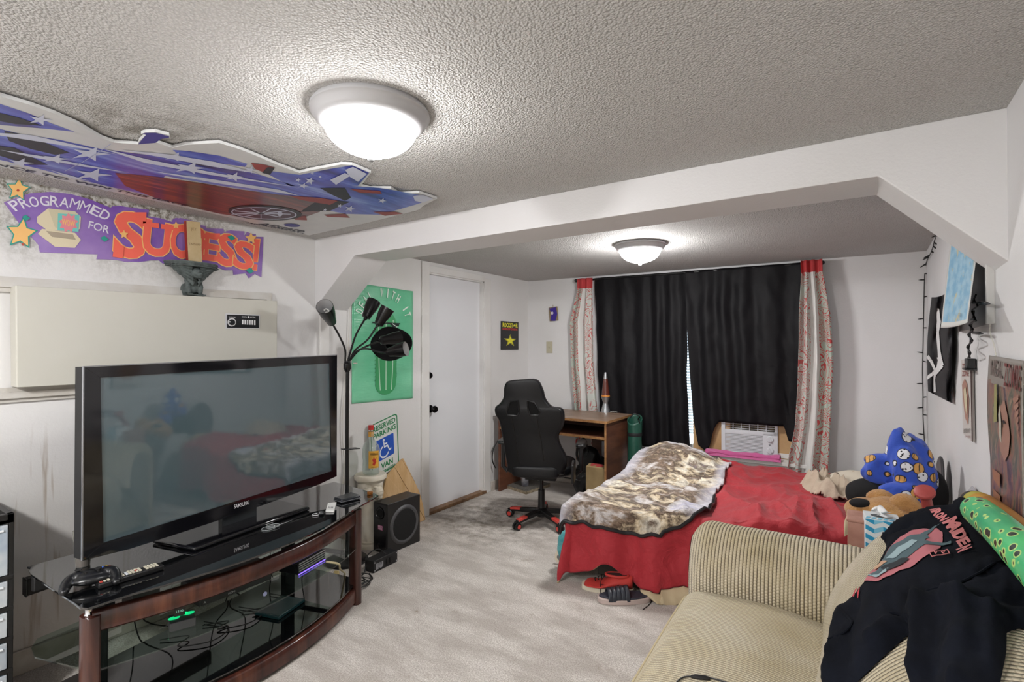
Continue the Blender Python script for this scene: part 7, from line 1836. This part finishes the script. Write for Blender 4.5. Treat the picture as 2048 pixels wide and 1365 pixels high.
for i in range(4): p_, q_ = bxp[i], bxp[(i + 1) % 4]; st_.tube([above(p_[0] + (q_[0] - p_[0]) * k / 4, p_[1] + (q_[1] - p_[1]) * k / 4, .005) for k in range(5)], .0012, 5)
for cx_ in (1884, 1896):
    for dx_, dy_ in ((-3, -1), (3, -2), (0, 2)): st_.tube([above(cx_ + dx_, 1139 + dy_ - (cx_ - 1884) * .25 - 2, .005), above(cx_ + dx_ * .2 + 1, 1141 + dy_ * .3 - (cx_ - 1884) * .25, .005)], .0012, 5)
obj('seal_print', st_, P('#cf7f80'), hd)['kind'] = 'stuff'
iv = MB(); ptext('IV', (1722, 1208), (1736, 1212), (6, -16), iv, off=.02)
obj('red_numerals', iv, P('#b8404a', rough=.8), hd, smooth=0, fixn=False)['kind'] = 'stuff'

# black in-line cable on the seat
cp = [at(x, y, 'z', .468) for x, y in ((1355, 1368), (1362, 1361), (1378, 1357), (1400, 1358), (1425, 1361), (1450, 1368), (1470, 1375))]
t = thing('inline_cable', 'thin black cable with an in-line control lying on the sofa seat', 'cable', cp[3])
def onseat(x, y): return onsofa(x, y)[0] + Vector((0, 0, .004))
cp = [onseat(x, y) for x, y in ((1350, 1372), (1360, 1362), (1374, 1357), (1400, 1358), (1425, 1361), (1450, 1368), (1470, 1378))]
obj('cord', MB().tube(spline(cp, 6), .0022, 6), M_CB, t)
obj('control', MB().tube([onseat(1382, 1357), onseat(1392, 1357.5), onseat(1412, 1360), onseat(1420, 1361)], [.004, .0065, .0065, .004], 8), M_BLK, t)

# rolls lying on the sofa back along the wall
def roll(name, label, pts, r, m, cat='cushion', capm=None):
    S = [p for p in spline(pts, 10)]; n = len(S)
    rr_ = [r * sqrt(max(.02, 1 - max(0, (3 - k) / 3.2) ** 2)) for k in range(n)]
    o = obj(name, MB().tube(S, rr_, 22), m); tag(o, label, cat); return o
gq_ = N('green_spotted_vinyl'); v1 = gq_.vor(1, vec=gq_.map(scale=(42, 24, 42), rot=(.5, .4, .3)), rand=.8)
gq_.p(Color=gq_.mix(gq_.ramp(v1, [(.30, 1.0), (.33, 0.0)]), gq_.mix(gq_.ramp(v1, [(.40, 1.0), (.43, 0.0)]), gq_.mix(gq_.ramp(gq_.noise(3, 2), [(.4, 0.0), (.6, 1.0)]), '#2ea06c', '#52c878'), '#b8d87a'), '#0f2418'), Roughness=.35)
zt_ = .855
A1_ = at(1985, 1012, 'x', .245); B1_ = at(2075, 1110, 'x', .265)
roll('green_inflatable_roll', 'green inflatable roll with black spots lying on the sofa back by the wall', [at(1948, 1016, 'x', .25), at(1985, 1046, 'x', .255), at(2030, 1088, 'x', .26), at(2110, 1172, 'x', .262)], .037, gq_.m, 'inflatable')
yq = N('yellow_orange_band_cloth'); g_ = yq.n('ShaderNodeNewGeometry').outputs['Position']; Yv = yq.xyz(g_)[1]
yy0 = at(1930, 1000, 'x', .30).y
yq.p(Color=yq.ramp(yq.n('ShaderNodeMapRange', Value=Yv, i1=yy0 + .02, i2=yy0 - .42).outputs[0], [(.0, '#7fb07e'), (.18, '#c99a48'), (.42, '#17161a'), (.56, '#b3a93c'), (.75, '#c0902f'), (.95, '#a8702c')], 'CONSTANT'), Roughness=.7)
roll('striped_bolster', 'yellow, orange and black banded bolster behind the green inflatable roll', [at(1941, 1002, 'x', .30), at(1968, 1012, 'x', .30), at(2010, 1044, 'x', .305), at(2110, 1135, 'x', .31)], .035, yq.m, 'bolster')
# ------------------------------------------------------------------ right wall
MR_ = lambda p: p
def rw(px, py, off=0.0):
    p = at(px, py, 'x', .357)
    for _ in range(4): p = at(px, py, 'x', RX(p.y) - off)
    return p
def rwp(pts, mb, m, k, base=.004): mb.poly([rw(x, y, base + .0006 * k) for x, y in pts], m)
RWF = lambda p: frame((0, -1, 0), (0, 0, 1), (-1, 0, 0), p)
# hanging world map
mp = [(1901, 486), (1951, 522), (1940, 590), (1930, 640), (1936, 634), (1938, 641), (1918, 650), (1890, 657), (1882, 656), (1890, 612), (1896, 560)]
def mapq(u, v):
    """u along the wall toward the camera, v downward"""
    tl, tr, br, bl = (1901, 486), (1952, 524), (1935, 646), (1882, 656)
    x = (tl[0] * (1 - u) + tr[0] * u) * (1 - v) + (bl[0] * (1 - u) + br[0] * u) * v; y = (tl[1] * (1 - u) + tr[1] * u) * (1 - v) + (bl[1] * (1 - u) + br[1] * u) * v
    y += 3 * sin(u * pi) * v - 0
    return rw(x, y, .035 + .05 * v * (.6 + .4 * u) + .006 * sin(u * 5 + v * 2))
wm = N('map_print'); U_, V_ = wm.xyz(wm.coord('UV'))[:2]
land = wm.ramp(wm.noise(2.3, 5, .6, vec=wm.n('ShaderNodeMapping', Vector=wm.coord('UV'), Scale=(2.4, 1.1, 1)).outputs[0], dist=.6), [(.58, 0.0), (.61, 1.0)])
wm.p(Color=wm.mix(land, wm.mix(wm.ramp(wm.noise(7, 3, vec=wm.coord('UV')), [(.4, 0.0), (.6, 1.0)]), '#7fb4d4', '#a5cbe0'), '#c9c3a2'), Roughness=.5)
brd = wm.ramp(V_, [(.93, 0.0), (.935, 1.0)])
t = thing('world_map', 'pale blue world map sheet hanging curled over the dark window on the right wall', 'map', rw(1915, 570, .05))
obj('map_sheet', MB().grid(mapq, 20, 30, uv=lambda u, v: (u, v), m=lambda u, v: 1 if v > .945 or u > .97 or u < .03 else 0), [wm.m, mat('paper_white', '#d9dad6', .6)], t, solid=.001)
c_ = mapq(.72, .88); pr = MB(); pr.text('THE WORLD', frame((mapq(.9, .88) - mapq(.5, .88)).normalized(), Vector((0, 0, 1)), Vector((-1, -.1, 0)).normalized(), c_ + Vector((-.004, 0, 0))), .02, 0)
obj('printed_lettering', pr, P('#7d93a0'), t, smooth=0, fixn=False)
# black flag with a white figure stripe
fl_ = [(1854, 592), (1868, 597), (1882, 586), (1902, 590)]
def flagq(u, v):
    top = 596 + (6 * sin(u * pi)) * (1 - u) - 26 * u; tl, tr, br, bl = (1863, 595), (1905, 575), (1904, 807), (1856, 783)
    x = (tl[0] * (1 - u) + tr[0] * u) * (1 - v) + (bl[0] * (1 - u) + br[0] * u) * v - 5 * sin(v * pi) * (1 - u); y = (tl[1] * (1 - u) + tr[1] * u) * (1 - v) + (bl[1] * (1 - u) + br[1] * u) * v + 8 * sin(pi * u) * (1 - v) * .8
    return rw(x, y, .014 + .012 * sin(u * 9 + v * 2) + .006 * nz(u * 5, v * 7, 2) + .012)
t = thing('black_flag', 'black cloth flag with white skeleton limbs print, hanging in the right corner', 'flag', rw(1880, 700, .02))
obj('cloth', MB().grid(flagq, 30, 50), mat('black_flag_cloth', '#17161a', .7, bump=(40, .2, .004)), t, solid=.0015, smooth=80)
pr = MB()
def fz(pts, m=0):
    def inv(x, y):
        # nearest (u, v) by a coarse search in the flag's pixel frame
        v = (y - 596) / 200; xl = 1863 - 7 * v - 5 * sin(max(0, min(1, v)) * pi); xr = 1905 - v; u = (x - xl) / (xr - xl); v = (y - (595 + (575 - 595) * u)) / ((783 + 24 * u) - (595 - 20 * u)); return max(0, min(1, u)), max(0, min(1, v))
    for i in range(len(pts) - 1):
        (xa, ya, wa), (xb, yb_, wb) = pts[i], pts[i + 1]; n = max(1, int(hypot(xb - xa, yb_ - ya) / 6)); prev_ = None
        for k in range(n + 1):
            f_ = k / n; x, y, w_ = xa + (xb - xa) * f_, ya + (yb_ - ya) * f_, (wa + (wb - wa) * f_) / 2
            dx, dy = xb - xa, yb_ - ya; l_ = hypot(dx, dy); nx_, ny_ = -dy / l_ * w_, dx / l_ * w_
            a_ = flagq(*inv(x + nx_, y + ny_)) + Vector((-.004, 0, 0)); b_ = flagq(*inv(x - nx_, y - ny_)) + Vector((-.004, 0, 0))
            if prev_: pr.quad(prev_[0], a_, b_, prev_[1], m)
            prev_ = (a_, b_)
fz([(1878, 612, 5), (1880, 640, 8), (1877, 660, 6), (1880, 700, 6), (1882, 716, 8), (1878, 735, 7), (1866, 748, 6), (1854, 757, 7)])
fz([(1856, 712, 8), (1864, 722, 6), (1872, 740, 5), (1870, 760, 4), (1871, 785, 5)]); fz([(1880, 712, 10), (1886, 730, 7), (1872, 748, 5)])
obj('white_print', pr, P('#dedede', rough=.8), t, smooth=0, fixn=False)['kind'] = 'stuff'
# black adapter, twisted lead, small plate
p = rw(1938, 727, .02)
t = thing('power_adapter', 'black plug adapter hanging from twisted string light leads on the right wall', 'adapter', p)
a_, b_ = rw(1936, 733, .0), rw(1941, 717, .0); a_.z, b_.z = rw(1938, 735).z, rw(1938, 716).z
obj('adapter_body', MB().box(RX(p.y) - .03, p.y - .03, a_.z, RX(p.y) - .003, p.y + .03, b_.z), M_BLK, t, bevel=.003)
obj('flange', MB().box(RX(p.y) - .036, p.y - .036, a_.z - .006, RX(p.y) - .002, p.y + .036, a_.z + .002), M_BLK, t, bevel=.002)
ld = [(1936, 716), (1941, 706), (1934, 694), (1945, 682), (1936, 670), (1946, 660), (1939, 650), (1950, 640), (1944, 622), (1955, 612), (1948, 600), (1952, 590), (1945, 606), (1956, 606), (1975, 606), (1960, 610)]
t = thing('twisted_lead', 'tangled dark string light lead hanging over the small dark window', 'string lights', rw(1945, 650, .02))
obj('wire', MB().tube(spline([rw(x, y, .03 + .008 * (k % 2)) for k, (x, y) in enumerate(ld)], 5), .0028, 6), M_CB, t)
obj('wire', MB().tube(spline([rw(x + 4 * (-1) ** k, y, .022) for k, (x, y) in enumerate(ld[:9])], 5), .0028, 6), M_CB, t)
for x, y, dx in ((1946, 666, 20), (1962, 606, 18), (1944, 640, 10)): obj('bulb_socket', MB().tube([rw(x, y, .03), rw(x + dx * .6, y + 1, .035), rw(x + dx, y + 2, .03)], [.005, .005, .0015], 8), M_BLK, t)
# vertical string of lights in the corner
pts = [(1886, 467), (1872, 474), (1864, 500), (1852, 528), (1849, 560), (1848, 600), (1847, 650), (1846, 700), (1845, 745), (1846, 790), (1846, 830), (1848, 870), (1850, 905)]
def cn(px, py):
    p = at(px, py, 'y', 4.70); x = min(p.x, RX(4.7) - .02)
    return at(px, py, 'y', BY(p.x) - .02) if p.x < RX(4.7) - .01 else rw(px, py, .012)
t = thing('string_lights', 'dark string lights hanging down the far right corner', 'string lights', cn(1846, 900))
SP = spline([cn(*q) for q in pts], 8); obj('wire', MB().tube(SP, .003, 6), M_CB, t)
for k, (x, y) in enumerate([(1846, 540), (1842, 560), (1847, 595), (1843, 635), (1844, 655), (1840, 705), (1841, 722), (1843, 770), (1842, 795), (1842, 815), (1840, 832), (1843, 872), (1840, 890), (1856, 515), (1862, 505), (1848, 520), (1868, 490), (1878, 478), (1866, 498), (1858, 528)]):
    near = min(SP, key=lambda s_: (s_ - cn(x, y)).length); e_ = near + Vector((-.035 if k % 2 else .02, -.012, .006 * ((k % 3) - 1) - (.02 if k > 12 else 0)))
    obj('light_bulb', MB().tube([near, near.lerp(e_, .6), e_], [.0045, .0045, .0015], 7), M_BLK, t)
# small tin sign and band poster
def rsheet(name, part, pts, th, m, label, cat):
    t = thing(name, label, cat, rw(*pts[-1], th)); obj(part, MB().prism([rw(x, y, th) for x, y in pts], (.0, 0, 0)) if False else MB().prism([rw(x, y, th) for x, y in pts], (th * .8, 0, 0)), m, t, smooth=0); return t
t = rsheet('zone_sign', 'plate', [(1922, 720), (1941, 724), (1944, 884), (1926, 868)], .012, mat('faded_sign_white', '#c6c0bb', .5), 'narrow faded tin sign on the right wall below the black adapter', 'sign')
pr = MB(); 
def rtext(txt, x0_, y0_, x1_, y1_, mb, m=0, base=.013, off=.02):
    a_, b_ = rw(x0_, y1_, base), rw(x1_, y1_, base); c_ = rw(x0_, y0_, base)
    mb.text(txt, frame((b_ - a_).normalized(), (0, 0, 1), Vector((-1, 0, 0)), a_ + Vector((-.0015, 0, 0))), 1, m, fit=(0, 0, (b_ - a_).length, c_.z - a_.z), offset=off)
rtext('ZOMBIE', 1925, 728, 1939, 738, pr, 0); rtext('ZONE', 1925, 742, 1938, 753, pr, 0); rtext('ENTER AT', 1928, 858, 1941, 866, pr, 3); rtext('OWN RISK', 1930, 872, 1942, 876, pr, 0, off=0)
rwp([(1924, 770), (1929, 758), (1934, 768), (1938, 800), (1937, 830), (1936, 850), (1930, 836), (1926, 800)], pr, 1, 1, .013); rwp([(1927, 780), (1931, 774), (1934, 800), (1933, 830), (1929, 810)], pr, 2, 2, .0145)
obj('printed_picture', pr, [P('#8c4840'), P('#a87c6c'), P('#cbbfa0'), P('#76706c')], t, smooth=0, fixn=False)
obj('dark_edge', MB().prism([rw(x, y, .0135) for x, y in [(1940.3, 724), (1941.3, 724), (1944.3, 884), (1943.3, 883)]], (.002, 0, 0)), mat('sign_edge_dark', '#3a1c1a', .6), t, smooth=0)
# tall poster
bqm = N('dark_poster_paint'); mm_ = bqm.n('ShaderNodeMapping', Vector=bqm.coord(), Scale=(1, 6.5, 3.0)).outputs[0]
bqm.p(Color=bqm.ramp(bqm.noise(1.5, 4, .6, vec=mm_, dist=1.6), [(.28, '#3a3238'), (.40, '#5e4a52'), (.48, '#8f6252'), (.54, '#77685a'), (.60, '#4a5247'), (.68, '#a08470'), (.8, '#5c4c5e')]), Roughness=.4)
t = thing('band_poster', 'tall painted poster with gory artwork and a pale title band, on the right wall', 'poster', rw(2010, 1000, .01))
tl, tr, br, bl = (1978, 711), (2047, 722), (2047, 1110), (1982, 1040)
tr = (2090, 729); br = (2090, 1200)
def posq(u, v):
    x = (tl[0] * (1 - u) + tr[0] * u) * (1 - v) + (bl[0] * (1 - u) + br[0] * u) * v - 5 * sin(pi * min(1, v * 1.6)) * (1 - u) ; y = (tl[1] * (1 - u) + tr[1] * u) * (1 - v) + (bl[1] * (1 - u) + br[1] * u) * v
    return rw(x, y, .006 + .004 * (1 + nz(u * 6, v * 8, 3)))
ue = .62
obj('sheet', MB().grid(lambda u, v: posq(u * ue, v), 20, 50, m=lambda u, v: 1 if v < .135 + .03 * sin(u * 5) else (1 if u > .97 else 0)), [bqm.m, mat('poster_title_band', '#8d867f', .5)], t, solid=.001)
pr = MB()
def ptx(txt, u0, v0, u1, v1, m=0, off=.01):
    t2 = MB(); t2.text(txt, Matrix.Identity(4), 1, 0, fit=(0, 0, 1, 1), offset=off)
    b0_ = pr.add([posq(u0 + (u1 - u0) * q.x, v0 + (v1 - v0) * q.y) + Vector((-.003, 0, 0)) for q in t2.v])
    for f in t2.f: pr.face([b0_ + k for k in f], m)
ptx('NIGAL', .06, .115, .27, .02, 0); ptx('ZOMBIE', .30, .15, .60, .025, 1)
def pgl(pts, m): pr.poly([posq(u, v) + Vector((-.002 - .0006 * m, 0, 0)) for u, v in pts], m)
pgl([(.20, .42), (.24, .28), (.32, .22), (.38, .30), (.42, .40), (.38, .50), (.30, .56), (.24, .52)], 2); pgl([(.22, .32), (.25, .26), (.27, .36), (.26, .48), (.23, .44)], 3)
pgl([(.15, .16), (.19, .15), (.20, .36), (.14, .38)], 4); pgl([(.30, .34), (.325, .33), (.35, .34), (.325, .355)], 5)
for v_ in (.66, .78, .88): pgl([(.08, v_), (.22, v_ - .01), (.22, v_ + .07), (.10, v_ + .06)], 6)
for k in range(6): pgl([(.46 + .02 * k, .2 + .035 * k), (.56, .17 + .035 * k), (.57, .19 + .035 * k), (.5 + .01 * k, .225 + .035 * k)], 2)
obj('printed_picture', pr, [P('#6c5a56'), P('#6e3432'), P('#a07868'), P('#b9b5a6'), P('#97945c'), P('#2c2628'), P('#a06e50')], t, smooth=0, fixn=False)
# loose thin white cord and paper corner
cable([rw(x, y, .008) for x, y in ((1980, 540), (1983, 600), (1980, 660), (1988, 690), (1992, 712))], .002, M_CW, 'thin white cord hanging below the small window beside the tall poster')
a_ = [rw(x, y, .012) for x, y in ((1944, 972), (1958, 990), (1962, 1012), (1940, 1008))]
t = thing('grey_paper', 'small folded grey paper tucked between the striped bolster and the wall', 'paper', a_[3])
obj('paper_sheet', MB().prism(a_, (.002, 0, 0)), mat('grey_paper_stock', '#a3a0a4', .7), t, smooth=0)
obj('paper_fold', MB().prism([a_[0], a_[1], a_[1] + Vector((-.01, -.01, -.02)), a_[0] + Vector((-.01, 0, -.02))], (-.001, 0, 0)), mat('grey_paper_stock', '#a3a0a4'), t, smooth=0)
